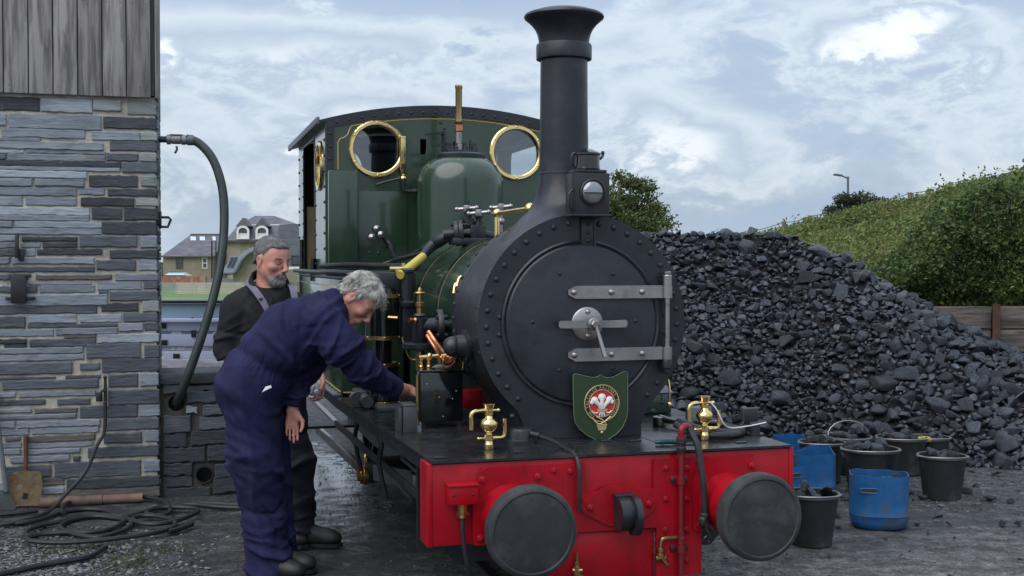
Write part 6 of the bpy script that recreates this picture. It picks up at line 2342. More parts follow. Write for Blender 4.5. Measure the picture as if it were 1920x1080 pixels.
# yellow scoop
m = MB()
g_ = ground_at(1690, 886)
q0, q1, q2, q3 = [at(x, y, g_.y - .1) for x, y in ((1652, 846), (1690, 842), (1715, 833), (1742, 824))]
m.tube([q0, q0 * .5 + q1 * .5, q1, q2, q3], [.014, .018, .016, .012, .014], 8, 3)
m.tube([at(1652, 836, g_.y - .1), at(1656, 845, g_.y - .1), at(1690, 848, g_.y - .1), at(1712, 840, g_.y - .1)], .014, 8, 3)
m.tube([at(1700, 824, g_.y), at(1738, 821, g_.y), at(1744, 826, g_.y - .05)], .012, 8, 3)
m.build('yellow_scoop', pmat('yellow_plastic', (.45, .37, .06), .5, var=.3, vs=20, c2=(.12, .11, .09), f2=.6, s2=15), label='dirty yellow scoop lying across a black bucket of coal', cat='scoop')

# loose lumps on the yard
for x, y, s_ in ((1565, 968, .05), (1572, 992, .03), (1760, 978, .055), (1778, 985, .03), (1700, 925, .055), (1728, 935, .045), (1800, 905, .05), (1812, 924, .05), (1855, 938, .05), (1880, 985, .035), (1895, 942, .035), (1822, 885, .03), (1830, 912, .03), (1720, 985, .02),
                 (1600, 930, .06), (1585, 935, .05), (1570, 925, .05), (1660, 1012, .015), (1705, 1035, .012), (1790, 1010, .012), (1555, 1045, .012), (1840, 870, .06), (1870, 892, .05), (1890, 870, .07), (1815, 872, .07), (1775, 905, .05), (1908, 985, .03), (1740, 1000, .02), (360, 1056, .018), (1445, 1010, .012), (1475, 1040, .012)):
    g_ = ground_at(x, y)
    o = mesh_obj('coal_lump', ROCKS[R_.randrange(len(ROCKS))], None, None, label='loose lump of coal lying on the dusty yard ground', cat='coal', group='loose coal lumps on the yard')
    o.location = g_ + Vector((0, 0, s_ * .35)); o.scale = (s_ * 1.25, s_, s_ * .8); o.rotation_euler = (R_.uniform(-.3, .3), R_.uniform(-.3, .3), R_.uniform(0, 6))

# crumbs of coal and slate chips: nobody could count them
def chips(name, P_, size, flat, mat, seed):
    r = np.random.default_rng(seed)
    n = len(P_)
    base = np.array([[-1, -.7, 0], [.2, -1, 0], [1, .1, 0], [.3, .9, 0], [-.8, .6, 0], [0, 0, 1.0]])
    V = base[None] * r.uniform(.6, 1.3, (n, 6, 1)) * np.array([1, 1, flat])
    V = V + r.normal(size=V.shape) * .12 * np.array([1, 1, flat])
    t = r.uniform(0, 6.28, n)
    c_, s_ = np.cos(t), np.sin(t)
    x = V[..., 0] * c_[:, None] - V[..., 1] * s_[:, None]
    y = V[..., 0] * s_[:, None] + V[..., 1] * c_[:, None]
    V = np.stack([x, y, V[..., 2] + (x * r.normal(size=(n, 1)) + y * r.normal(size=(n, 1))) * .22], 2) * size[:, None, None] + P_[:, None, :]
    i = np.arange(n)[:, None] * 6
    F = np.concatenate([i + [a, (a + 1) % 5, 5] for a in range(5)], 1).reshape(-1, 3)
    return mesh_obj(name, np_mesh(name, V.reshape(-1, 3), F, False), mat, kind='stuff')


gx = rng.uniform(-3.6, -1.55, 20000); gy = rng.uniform(5.2, 7.25, 20000)
wgt = np.exp(-((gx + 2.9) / .75) ** 2 - ((gy - 6.15) / .62) ** 2) * (1 + .6 * fbm(gx, gy, 51, 3, 3))
k = rng.uniform(size=len(gx)) < wgt
gx, gy = gx[k], gy[k]
M_chip = pmat('slate_chips', (.115, .117, .12), .85, var=.3, vs=9, island=.8)
M_crumb = pmat('yard_grit', (.055, .056, .060), .7, var=.3, vs=9, island=.9)
chips('slate_gravel', np.stack([gx, gy, ground_z(gx, gy) + .003], 1), rng.uniform(.004, .019, len(gx)) * rng.uniform(.5, 1, len(gx)), .5, M_chip, 3)
gx = rng.uniform(-3.4, 5.0, 60000); gy = rng.uniform(5.0, 9.6, 60000)
k = rng.uniform(size=len(gx)) < np.clip(.35 + .5 * fbm(gx, gy, 53, 4, 1.9) + .35 * np.clip((gy - 7.4) / 2, 0, 1) * (gx > 1.4), .06, 1)
gx, gy = gx[k], gy[k]
chips('coal_crumbs', np.stack([gx, gy, ground_z(gx, gy) + .002], 1), rng.uniform(.0025, .0095, len(gx)) * rng.uniform(.4, 1, len(gx)) ** 1.5 * np.where((gx > 1.4) & (gy > 7.6), 1.7, 1) * np.where(rng.uniform(size=len(gx)) < .04, 2.2, 1), .55, M_crumb, 4)
# weeds in the gravel
wx = np.concatenate([rng.normal(-2.42, .20, 300), rng.normal(-2.05, .09, 260), rng.normal(-1.88, .12, 90)]); wy = np.concatenate([rng.normal(6.62, .10, 300), rng.normal(6.28, .10, 260), rng.normal(6.62, .06, 90)])
mesh_obj('weeds', leaf_mesh('weeds', np.stack([wx, wy, ground_z(wx, wy)], 1), .026, .5, seed=19, w=.4), leaf_mat('weed_leaves', [(.1, (.05, .065, .02)), (.5, (.09, .11, .035)), (.9, (.15, .13, .07))], .7), kind='stuff')

# ------------------------------------------------------------------ hoses, pipe and shovels by the wall
def gpts(L_, z=.018): return [ground_at(x, y, z) for x, y in L_]


P0 = WC + LV * tx + LU * -.06
m = MB()
hp = [P0 + Vector((0, 0, tz - .06)), P0 + LU * -.01 + LV * -.006 + Vector((0, 0, tz - .25)), on_plane(182, 835, LU, WC + LU * -.10), on_plane(160, 885, LU, WC + LU * -.14), on_plane(125, 925, LU, WC + LU * -.2)] + gpts(((92, 958), (55, 973), (10, 983), (-40, 985)), .02)
m.tube(hp, .0125, 8, 6)
m.build('tap_hose', M_hose, label='thin black hose hanging from the wall tap down to the ground', cat='hose')
z6 = lambda pts: [(x / 4.174, 860 + y / 4.174) for x, y in pts]
m = MB()
m.tube(gpts(z6([(-120, 540), (0, 515), (180, 500), (330, 470), (470, 425), (640, 395), (800, 400), (900, 430), (980, 462), (1030, 500), (990, 550), (880, 590), (760, 615), (640, 600), (520, 570), (470, 535), (510, 500), (600, 470), (740, 450), (880, 460), (960, 475), (960, 500), (860, 550), (700, 575), (580, 575), (460, 580), (330, 590), (240, 610)]), .016), .0145, 8, 6)
m.tube(gpts(z6([(240, 610), (210, 620), (230, 640), (330, 652), (520, 655), (760, 640), (980, 615), (1180, 585), (1320, 550), (1370, 520), (1350, 480), (1260, 455), (1150, 430), (1180, 400), (1280, 380), (1440, 380), (1530, 390), (1550, 415), (1480, 450), (1380, 485), (1260, 508), (1150, 510), (1060, 490), (1040, 465), (1120, 445), (1250, 445), (1320, 425), (1330, 385), (1280, 335), (1180, 305), (1020, 290), (860, 290), (720, 300), (600, 320), (520, 355), (480, 400), (500, 425)]), .030), .0145, 8, 6)
m.tube(gpts(z6([(240, 610), (200, 590), (230, 555), (330, 520), (480, 490), (620, 450), (780, 440), (930, 450), (1040, 440), (1160, 405), (1290, 365), (1420, 350), (1600, 345), (1780, 355), (1900, 360)]), .02), .0145, 8, 6)
m.tube(gpts(z6([(1320, 365), (1500, 355), (1700, 375), (1900, 385)]), .018), .0145, 8, 6)
m.tube(gpts(z6([(1320, 572), (1420, 545), (1505, 512)]), .02), .016, 8, 3)
m.build('coiled_hose', M_hose, label='tangled coil of black rubber hose lying on the ground by the slate wall', cat='hose')
m = MB()
m.tube(gpts(z6([(-200, 960), (0, 905), (150, 870), (320, 835), (520, 800), (660, 775), (740, 745), (800, 705), (830, 690)]), .016), .016, 8, 5)
m.build('black_hose', M_hose, label='single black hose end running over the gravel at bottom left', cat='hose')
m = MB()
m.tube(gpts(((-30, 967), (30, 962), (70, 957)), .02), .016, 8, 3)
m.build('short_hose', M_hose, label='short dark hose lying under the shovels at the foot of the wall', cat='hose')
pa, pb = [WC + LV * wallp(x, y)[0] - LU * .09 + Vector((0, 0, .03)) for x, y in ((78, 935), (268, 942))]
m = MB(); m.cyl(pa, pa + (pb - pa) * .60, .034, n=18); m.cyl(pa + (pb - pa) * .605, pb, .030, n=18)
m.build('clay_pipe', pmat('clay_pipe', (.19, .115, .085), .8, var=.3, vs=9, bump=.001, c2=(.07, .058, .054), f2=.53, s2=5), label='old terracotta pipe lying along the foot of the slate wall', cat='pipe')

sh = empty('rusty_shovel', WC + LV * wallp(50, 935)[0] - LU * .07, TH, label='rusty square shovel with holes leaning on the slate wall', cat='shovel')
Mz = Matrix(((1, 0, 0, 0), (0, .15, -.99, -.02), (0, .99, .15, .01), (0, 0, 0, 1)))
bl = [(-.10, .02), (.095, .0), (.10, .20), (.085, .225), (.015, .23), (-.02, .23), (-.09, .22), (-.105, .20)]
M_rusty2 = pmat('rusty_blade', (.17, .12, .065), .75, .2, var=.5, vs=9, bump=.002, bs=40, c2=(.10, .045, .025), f2=.56, s2=9)
plate('blade', bl, [circ(-.035, .13, .018, 14), circ(.045, .12, .013, 12), [(-.02, .05), (.015, .045), (.02, .085), (-.01, .09)]], .006, Mz, M_rusty2, sh)
m = MB(); m.tube([(0, .03, .225), (0, .045, .33), (0, .055, .46)], [.014, .013, .016], 8, 2)
m.build('socket', pmat('rust_red', (.12, .04, .025), .8, var=.4, vs=20), sh)
sh2 = empty('grey_spade', WC + LV * wallp(20, 945)[0] - LU * .12, TH, label='grey spade with a long shaft leaning at the left edge of the wall', cat='spade')
m = MB(); m.tube([(-.01, .0, .12), (-.05, .05, .42), (-.10, .10, .80), (-.14, .115, 1.1)], [.016, .015, .015, .016], 8, 2)
m.build('shaft', M_greysteel, sh2)
m = MB(); m.prism([(-.03, .13), (.0, .135), (.015, .09), (.05, .02), (.035, .0), (-.045, .0), (-.06, .02), (-.035, .09)], (0, .0, 0), (1, 0, 0), (0, .1, 1), .006)
m.build('blade', pmat('spade_steel', (.07, .08, .08), .5, .4, var=.3, vs=12), sh2)
# ------------------------------------------------------------------ people: implicit surfaces turned into continuous meshes
def V3(*a): return np.array(a, np.float32)


class SDF:
    """list of primitives joined by smooth unions (or smooth cuts)"""
    def __init__(s):
        s.ops = []

    def add(s, fn, k=.03, op='u'):
        s.ops.append((fn, k, op)); return s

    def cone(s, a, b, r1, r2, k=.03, sc=(1, 1, 1), op='u'):
        sc = np.array(sc, np.float32)
        a, b = np.array(a, np.float32) / sc, np.array(b, np.float32) / sc
        ba = b - a; L2 = max(float(ba @ ba), 1e-9); ms = float(sc.min())
        def f(P):
            q = P / sc - a
            h = np.clip(q @ ba / L2, 0, 1)
            return (np.linalg.norm(q - h[:, None] * ba, axis=1) - (r1 + (r2 - r1) * h)) * ms
        return s.add(f, k, op)

    def ell(s, c, r, k=.03, R=None, op='u'):
        c, r = np.array(c, np.float32), np.array(r, np.float32)
        R = None if R is None else np.array(R, np.float32)
        def f(P):
            q = P - c
            if R is not None: q = q @ R
            k0 = np.linalg.norm(q / r, axis=1); k1 = np.linalg.norm(q / (r * r), axis=1)
            return k0 * (k0 - 1) / np.maximum(k1, 1e-6)
        return s.add(f, k, op)

    def plane(s, p, n, k=.005):
        """keep what lies behind the plane"""
        p, n = np.array(p, np.float32), np.array(n, np.float32); n = n / np.linalg.norm(n)
        return s.add(lambda P: (P - p) @ n, k, 'i')

    def warp(s, fn):
        return s.add(fn, 0, 'w')

    def __call__(s, P):
        d = None
        for fn, k, op in s.ops:
            e = fn(P)
            if d is None: d = e; continue
            if op == 'w': d = d + e
            elif op == 'u':
                h = np.maximum(k - np.abs(d - e), 0) / k
                d = np.minimum(d, e) - h * h * k * .25
            elif op == 'c':
                h = np.maximum(k - np.abs(d + e), 0) / k
                d = np.maximum(d, -e) + h * h * k * .25
            elif op == 'i':
                h = np.maximum(k - np.abs(d - e), 0) / k
                d = np.maximum(d, e) + h * h * k * .25
        return d


def nets(fn, lo, hi, h, B=12):
    """surface nets on a regular grid, evaluated only in blocks near the surface"""
    lo, hi = np.array(lo, np.float32), np.array(hi, np.float32)
    n = (np.ceil((hi - lo) / h / B).astype(int)) * B
    F = np.full(n + 1, 1e3, np.float32)
    nb = n // B
    bi = np.stack(np.meshgrid(*[np.arange(k) for k in nb], indexing='ij'), -1).reshape(-1, 3)
    cen = lo + (bi * B + B / 2) * h
    dc = fn(cen.astype(np.float32))
    act = np.abs(dc) < B * h * .5 * 1.733 * 1.5 + .02
    g1 = np.stack(np.meshgrid(*[np.arange(B + 1)] * 3, indexing='ij'), -1).reshape(-1, 3)
    for b, dv in zip(bi[~act], dc[~act]):
        if dv < 0:
            F[b[0] * B:b[0] * B + B + 1, b[1] * B:b[1] * B + B + 1, b[2] * B:b[2] * B + B + 1] = -1e3
    ab = bi[act]
    for i in range(0, len(ab), 120):
        ch = ab[i:i + 120]
        idx = (ch[:, None, :] * B + g1[None]).reshape(-1, 3)
        d = fn((lo + idx * h).astype(np.float32))
        F[idx[:, 0], idx[:, 1], idx[:, 2]] = d
    S = F < 0
    cnt = np.zeros(n, np.int32)
    for dx_ in (0, 1):
        for dy_ in (0, 1):
            for dz_ in (0, 1):
                cnt += S[dx_:n[0] + dx_, dy_:n[1] + dy_, dz_:n[2] + dz_]
    cells_ = np.argwhere((cnt > 0) & (cnt < 8))
    vid = np.full(n, -1, np.int32)
    vid[cells_[:, 0], cells_[:, 1], cells_[:, 2]] = np.arange(len(cells_))
    corners = np.array([[x, y, z] for x in (0, 1) for y in (0, 1) for z in (0, 1)])
    vals = np.stack([F[cells_[:, 0] + c[0], cells_[:, 1] + c[1], cells_[:, 2] + c[2]] for c in corners], 1)
    acc = np.zeros((len(cells_), 3), np.float32); w_ = np.zeros(len(cells_), np.float32)
    for i in range(8):
        for j in range(i + 1, 8):
            if np.abs(corners[i] - corners[j]).sum() != 1: continue
            a, b = vals[:, i], vals[:, j]
            m_ = (a < 0) != (b < 0)
            t = np.where(m_, a / np.where(m_, a - b, 1), 0)
            p = corners[i] + (corners[j] - corners[i]) * t[:, None]
            acc[m_] += p[m_]; w_[m_] += 1
    V = lo + (cells_ + acc / w_[:, None]) * h
    Q = []
    for ax in range(3):
        o1, o2 = [(1, 2), (2, 0), (0, 1)][ax]
        sl0 = [slice(1, n[0]), slice(1, n[1]), slice(1, n[2])]; sl1 = list(sl0)
        sl0[ax] = slice(0, n[ax]); sl1[ax] = slice(1, n[ax] + 1)
        A, Bq = S[tuple(sl0)], S[tuple(sl1)]
        ed = np.argwhere(A != Bq)
        flip = A[ed[:, 0], ed[:, 1], ed[:, 2]]
        off = np.array([1, 1, 1]); off[ax] = 0
        c0 = ed + off
        u1 = np.zeros(3, int); u1[o1] = 1
        u2 = np.zeros(3, int); u2[o2] = 1
        q = np.stack([vid[tuple((c0 - a * u1 - b * u2).T)] for a, b in ((1, 1), (0, 1), (0, 0), (1, 0))], 1)
        q = np.where(flip[:, None], q, q[:, ::-1])
        Q.append(q)
    Q = np.concatenate(Q)
    Q = Q[(Q >= 0).all(1)]
    return V, Q


def body_mesh(name, fn, lo, hi, h, mat, parent, smooth_it=1, **kw):
    V, Q = nets(fn, lo, hi, h)
    # light Laplacian smoothing takes the grid out
    for _ in range(smooth_it):
        e = np.concatenate([Q[:, [0, 1]], Q[:, [1, 2]], Q[:, [2, 3]], Q[:, [3, 0]]])
        acc = np.zeros_like(V); c_ = np.zeros(len(V))
        np.add.at(acc, e[:, 0], V[e[:, 1]]); np.add.at(acc, e[:, 1], V[e[:, 0]])
        np.add.at(c_, e[:, 0], 1); np.add.at(c_, e[:, 1], 1)
        V = V * .5 + .5 * acc / c_[:, None]
    o = mesh_obj(name, np_mesh(name, V, Q), mat, parent, **kw)
    return o


# skin, cloth and hair
M_skin = pmat('skin', (.58, .28, .215), .48, var=.10, vs=26, bump=.0005, bs=180, c2=(.52, .215, .17), f2=.54, s2=16, spec=.4)
gs = NT(M_skin.node_tree)
gs.n['Principled BSDF'].inputs['Subsurface Weight'].default_value = .12
gs.n['Principled BSDF'].inputs['Subsurface Radius'].default_value = (.012, .004, .002)
M_navy = pmat('navy_overall_cloth', (.0120, .0130, .050), .85, var=.35, vs=5, bump=.006, bs=9, c2=(.021, .022, .068), f2=.56, s2=3, bump2=(.35, 36), spec=.25)
M_shirt = pmat('black_shirt_cloth', (.014, .015, .018), .85, var=.2, vs=6, bump=.004, bs=9, bump2=(.3, 40), spec=.25)
M_trous = pmat('dark_trouser_cloth', (.024, .023, .032), .85, var=.25, vs=6, bump=.004, bs=9, bump2=(.3, 40), spec=.25)
M_boot = pmat('work_boot', (.012, .012, .012), .5, var=.3, vs=12, bump=.001, bs=50, c2=(.03, .028, .025), f2=.62, s2=8)
M_sole = pmat('boot_sole', (.012, .012, .012), .7)
M_brace = pmat('lavender_braces', (.135, .125, .17), .8, var=.15, vs=30)
M_hairg = pmat('grey_hair', (.40, .378, .345), .55, var=.4, vs=26, bump=.003, bs=55, c2=(.20, .19, .18), f2=.56, s2=16)
M_hairs = pmat('salt_hair', (.15, .145, .145), .6, var=.45, vs=40, bump=.002, bs=90, c2=(.085, .08, .078), f2=.52, s2=26)
M_beard = pmat('grey_beard', (.30, .285, .27), .7, var=.5, vs=60, bump=.003, bs=120, c2=(.12, .105, .10), f2=.54, s2=24)
M_eye = pmat('eyeball', (.62, .60, .58), .15, var=.05)
M_iris = pmat('iris', (.04, .045, .05), .1)
M_brow = pmat('eyebrow_hair', (.14, .125, .12), .7, var=.3, vs=60)
M_lip = pmat('lips', (.38, .145, .12), .45, var=.1)


def head_frame(c, face, up):
    f = Vector(face).normalized()
    u = (Vector(up) - f * Vector(up).dot(f)).normalized()
    l = u.cross(f)
    return np.array(c, np.float32), np.array((f, l, u), np.float32)       # rows: forward, left, up


def add_head(S, c, R, neck_to, s=1.0, jaw=1.0):
    g = lambda x, y, z: c + (np.array((x, y, z), np.float32) * s) @ R
    RT = R.T
    e = lambda p, r, k=.03, op='u': S.ell(g(*p), np.array(r) * s, k * s, RT, op)
    co = lambda a, b, r1, r2, k=.02, op='u': S.cone(g(*a), g(*b), r1 * s, r2 * s, k * s, op=op)
    e((-.012, 0, .040), (.099, .077, .092), .02)                 # skull
    e((.035, 0, .035), (.062, .066, .070), .03)                  # forehead
    e((.030, 0, -.030), (.060, .062 * jaw, .070), .03)           # mid face
    co((-.01, .052 * jaw, -.045), (.060, .022, -.098), .020, .018, .03)
    co((-.01, -.052 * jaw, -.045), (.060, -.022, -.098), .020, .018, .03)
    e((.070, 0, -.098), (.022, .026, .020), .025)                # chin
    for y in (-1, 1):
        co((.084, y * .014, .022), (.070, y * .050, .020), .0105, .009, .016)   # brow ridge
        e((.064, y * .044, -.022), (.024, .024, .020), .022)     # cheekbone
        e((.098, y * .032, .002), (.016, .020, .0115), .012, 'c')                # eye socket
        e((.078, y * .032, .003), (.0135, .0155, .0125), .004)   # lidded eye
        co((.090, y * .020, .0085), (.087, y * .044, .007), .0028, .0025, .004)  # upper lid fold
        e((.108, y * .0125, -.037), (.012, .0085, .008), .008)   # nostril wing
        # ear: rim, bowl, lobe
        ec = (-.012, y * .076, -.004)
        e((ec[0] - .003, ec[1] + y * .004, ec[2]), (.019, .008, .032), .006)
        e((ec[0] + .002, ec[1] + y * .014, ec[2] + .003), (.010, .008, .018), .005, 'c')
        co((ec[0] - .008, ec[1] + y * .009, ec[2] + .026), (ec[0] - .019, ec[1] + y * .010, ec[2] + .004), .005, .005, .006)
        e((ec[0] + .004, ec[1] + y * .002, ec[2] - .028), (.008, .006, .009), .006)
    co((.094, 0, .020), (.119, 0, -.026), .0085, .0115, .014)    # nose
    e((.118, 0, -.030), (.0135, .0125, .0105), .008)
    e((.086, 0, -.066), (.020, .028, .020), .018)                # muzzle
    co((.100, -.018, -.0585), (.100, .018, -.0585), .0052, .0052, .006)
    co((.099, -.015, -.0715), (.099, .015, -.0715), .0058, .0058, .006)
    co((.1065, -.022, -.0648), (.1065, .022, -.0648), .0022, .0022, .004, 'c')   # mouth line
    S.cone(g(-.022, 0, -.050), neck_to, .055 * s, .060, .035)
    return g


def hand_prims(S, wrist, d, palm_n, thumb_side, curl=.5, s=1.0, spread=.0, k=.008):
    """palm and five separate fingers; d = direction of the hand, palm_n = palm normal (fingers curl that way)"""
    d = np.array(d, np.float32); d /= np.linalg.norm(d)
    n = np.array(palm_n, np.float32); n = n - d * (n @ d); n /= np.linalg.norm(n)
    t = np.cross(d, n) * thumb_side
    w0 = np.array(wrist, np.float32)
    P = lambda x, y, z: w0 + (d * x + t * y + n * z) * s
    for y, L_ in ((.028, .088), (.010, .092), (-.010, .088), (-.027, .080)):
        S.cone(P(.010, y * .6, 0), P(L_, y, 0), .0135 * s, .0105 * s, .012)
    S.cone(P(.02, .02, .008), P(.05, .026, .010), .014 * s, .012 * s, .012)
    for i, (y, b0, ls) in enumerate(((.029, .088, (.040, .024, .019)), (.010, .093, (.045, .028, .021)), (-.010, .089, (.042, .026, .020)), (-.027, .081, (.032, .020, .018)))):
        p = P(b0, y, 0); a = curl * (.55 + .1 * i)
        dirv = d * cos(a) + n * sin(a) + t * (y * 3 * spread)
        r = .0092 - .0006 * i
        for j, l_ in enumerate(ls):
            q = p + dirv * l_ * s
            S.cone(p, q, (r - j * .0010) * s, (r - (j + 1) * .0010) * s, .004)
            p = q
            a += curl * (1.0 - .25 * j)
            dirv = d * cos(a) + n * sin(a)
    p0 = P(.022, .026, .006); p1 = P(.058, .052, .020 + .012 * curl); p2 = P(.088, .050, .032 + .018 * curl); p3 = P(.108, .042, .040 + .022 * curl)
    S.cone(p0, p1, .014 * s, .0115 * s, .010); S.cone(p1, p2, .0115 * s, .0100 * s, .004); S.cone(p2, p3, .0100 * s, .0080 * s, .004)


def wrinkle(amp, cx, axis, freq, width, seed=0, n=11):
    """a handful of soft cloth folds lying across an axis, close to a point"""
    cx, ax = np.array(cx, np.float32), np.array(axis, np.float32); ax = ax / np.linalg.norm(ax)
    r = np.random.default_rng(seed)
    folds = []
    for _ in range(n):
        c0 = cx + r.normal(size=3).astype(np.float32) * width * .55
        d = r.normal(size=3).astype(np.float32) * .55 + ax * r.choice((-1, 1)) * 1.0
        d /= np.linalg.norm(d)
        sw = width * r.uniform(.055, .11); sl = width * r.uniform(.5, 1.1)
        folds.append((c0, d, sw, sl, amp * r.uniform(.7, 1.7) * (1 if r.uniform() < .62 else -.9), r.uniform(4, 9), r.uniform(0, 6)))
    def f(P):
        o = np.zeros(len(P), np.float32)
        for c0, d, sw, sl, am, fq, ph in folds:
            q = P - c0
            a_ = q @ d + .012 * np.sin((q[:, 0] + q[:, 1] - q[:, 2]) * fq * 2 + ph)
            rest = (q * q).sum(1) - a_ * a_
            o -= am * np.exp(-(a_ / sw) ** 2 - rest / (sl * sl))
        return o
    return f


def cloth_noise(amp, f, seed=0):
    r = np.random.default_rng(seed)
    K = r.normal(size=(7, 3)).astype(np.float32) * f; K[:, 2] *= .45
    ph = r.uniform(0, 6.28, 7)
    def fn(P):
        o = 0
        for k_, p_ in zip(K, ph):
            o = o + np.sin(P @ k_ + p_ + 1.2 * np.sin(P @ (k_[[1, 2, 0]] * .7) + p_))
        return o * amp / 3
    return fn


def eyes_brows(parent, g, R, s, look=0.0, closed=.5):
    for y in (-1, 1):
        c = g(.0775, y * .032, .002)
        m = MB(); m.ball(c, .0112 * s, 14, 10); m.build('eyeball', M_eye, parent)
        m = MB(); m.tube([g(.0905 - .004 * (q / .012) ** 2 * .5, y * (.032 + q), -.0035 + .0015 * (q / .012) ** 2) for q in np.linspace(-.013, .015, 7)], .0014 * s, 5, 1); m.build('eyelashes', M_brow, parent)
        # eyebrow: a row of short hairs
        m = MB()
        for q in np.linspace(0, 1, 22):
            b0 = g(.0955 - .016 * q ** 2, y * (.013 + .040 * q), .0215 + .006 * sin(q * 2.6))
            b1 = b0 + (np.array((.004 + random.uniform(-.002, .002), y * .009, .003 + random.uniform(-.003, .003))) * s) @ R
            m.tube([b0, b1], [.0022 * s, .0008 * s], 4)
        m.build('eyebrow', M_brow, parent)


def strands(parent, name, mat, pts, dirs, L_, r0, seed, bend=.25, drop=(0, 0, -1), n=4):
    """many thin tapered locks"""
    rr = random.Random(seed)
    m = MB()
    dr = Vector(drop)
    for p, d in zip(pts, dirs):
        p = Vector(p); d = Vector(d).normalized(); l_ = L_ * rr.uniform(.6, 1.3)
        side = Vector((rr.gauss(0, 1), rr.gauss(0, 1), rr.gauss(0, 1))) * .22
        P_ = [p]
        for j in range(n):
            d = (d + dr * bend / n + side / n).normalized()
            P_.append(P_[-1] + d * l_ / n)
        m.tube(P_, [r0, r0 * .9, r0 * .15], 4, 1, cap=False)
    return m.build(name, mat, parent, 60)


# ============ man in navy overalls, bent over the footplate
YA = 6.14
A_ = lambda x, y, dy=0.0: np.array(at(x, y, YA + dy), np.float32)
manA = empty('person', (A_(500, 1080)[0], YA, 0), 0, label='grey haired man in navy boiler suit bending over the engine footplate, one arm stretched out', cat='person')
oA = np.array(manA.location, np.float32)
a = lambda x, y, dy=0.0: A_(x, y, dy) - oA
fdir = np.array((.62, -.12, -.78)); udir = np.array((.78, 0, .62))
hcA, RA = head_frame(a(671, 562, .02), fdir, udir)


def suitA(S, grow=0.0):
    G = grow
    yz = (1, 1.15, 1)
    S.cone(a(466, 722), a(488, 690), .168 + G, .165 + G, .06, yz)                  # seat
    S.cone(a(498, 690), a(540, 630), .166 + G, .165 + G, .06, yz)
    S.cone(a(545, 632), a(592, 606), .165 + G, .150 + G, .06, (1, 1.2, 1))
    S.cone(a(592, 606), a(625, 580), .145 + G, .095 + G, .05, (1, 1.35, 1))
    # near arm
    S.cone(a(607, 603, -.165), a(640, 645, -.18), .096 + G, .086 + G, .05)
    S.cone(a(640, 645, -.17), a(682, 692, -.10), .088 + G, .078 + G, .05)
    S.cone(a(682, 692, -.10), a(742, 732, .09), .080 + G, .058 + G, .04)
    # far arm hanging down
    S.cone(a(612, 612, .16), a(592, 660, .16), .085 + G, .075 + G, .05)
    S.cone(a(592, 660, .16), a(566, 705, .06), .075 + G, .068 + G, .05)
    S.cone(a(566, 705, .06), a(549, 757, .02), .066 + G, .048 + G, .04)
    # legs
    S.cone(a(466, 742, -.085), a(484, 890, -.095), .152 + G, .118 + G, .06)
    S.cone(a(486, 890, -.095), a(505, 1066, -.12), .118 + G, .110 + G, .05)
    S.cone(a(492, 745, .10), a(505, 900, .09), .140 + G, .108 + G, .05)
    S.cone(a(505, 900, .09), a(524, 1050, .0), .108 + G, .100 + G, .05)
    return S


S = SDF()                                   # the body itself, slightly inside the clothes
for q0, q1, r1, r2, sc in (((490, 720, 0), (545, 635, 0), .118, .115, (1, 1.15, 1)), ((545, 635, 0), (605, 595, 0), .115, .095, (1, 1.3, 1)), ((605, 598, -.15), (682, 692, -.10), .06, .048, (1, 1, 1)),
                          ((682, 692, -.10), (752, 732, .115), .045, .031, (1, 1, 1)), ((612, 612, .15), (566, 705, .06), .06, .048, (1, 1, 1)), ((566, 705, .06), (548, 766, .02), .045, .031, (1, 1, 1)),
                          ((478, 740, -.085), (490, 890, -.095), .09, .075, (1, 1, 1)), ((490, 890, -.095), (503, 1066, -.12), .072, .05, (1, 1, 1)), ((490, 745, .10), (505, 900, .11), .09, .075, (1, 1, 1)), ((505, 900, .09), (524, 1050, .0), .07, .05, (1, 1, 1))):
    S.cone(a(*q0), a(*q1), r1, r2, .04, sc)
gA = add_head(S, hcA, RA, a(628, 578, .01), .99)
S.cone(a(740, 727, .085), a(768, 732, .155), .034, .030, .02)
hand_prims(S, a(764, 731, .15), (.90, .40, -.14), (.1, .2, -1), -1, .45, 1.0, .4)
hand_prims(S, a(549, 768, .015), (-.05, -.05, -1), (.25, -.9, 0), -1, .42, .98, .2)
lo, hi = a(395, 1095) + V3(0, -.42, 0), a(815, 490) + V3(0, .42, 0)
bodyA = body_mesh('body', S, lo, hi, .0052, M_skin, manA)

C = SDF(); suitA(C)
C.cone(a(628, 562, -.075), a(640, 600, -.06), .026, .026, .03); C.cone(a(628, 562, .085), a(640, 596, .08), .026, .026, .03); C.cone(a(625, 552, -.05), a(625, 552, .06), .030, .030, .03)
# gathered elastic waist: pinch, then flare
wc, wd = a(500, 678), np.array((.50, 0, .86), np.float32)
def waist(P):
    q = (P - wc) @ wd
    m_ = np.exp(-((P - wc) ** 2).sum(1) / .09)
    ang = np.arctan2((P - wc)[:, 1], (P - wc) @ np.array((.86, 0, -.5), np.float32))
    return m_ * (.021 * np.exp(-(q / .030) ** 2) - .015 * np.exp(-((q - .070) / .040) ** 2) - .006 * np.exp(-((q + .07) / .05) ** 2) + .0036 * np.exp(-(q / .06) ** 2) * np.sin(ang * 46 + q * 30 + 2 * np.sin(ang * 7)) + .0032 * np.exp(-((q - .06) / .06) ** 2) * np.sin(ang * 19 + q * 14 + 2.5 * np.sin(ang * 5)))
C.warp(waist)
C.warp(wrinkle(.012, a(665, 672, -.2), (.65, .2, -.7), 62, .16, 1, 14))
C.warp(wrinkle(.010, a(718, 715, -.02), (.85, .3, -.4), 90, .11, 2, 12))
C.warp(wrinkle(.012, a(605, 640, -.2), (.5, .1, -.85), 55, .17, 3, 12))
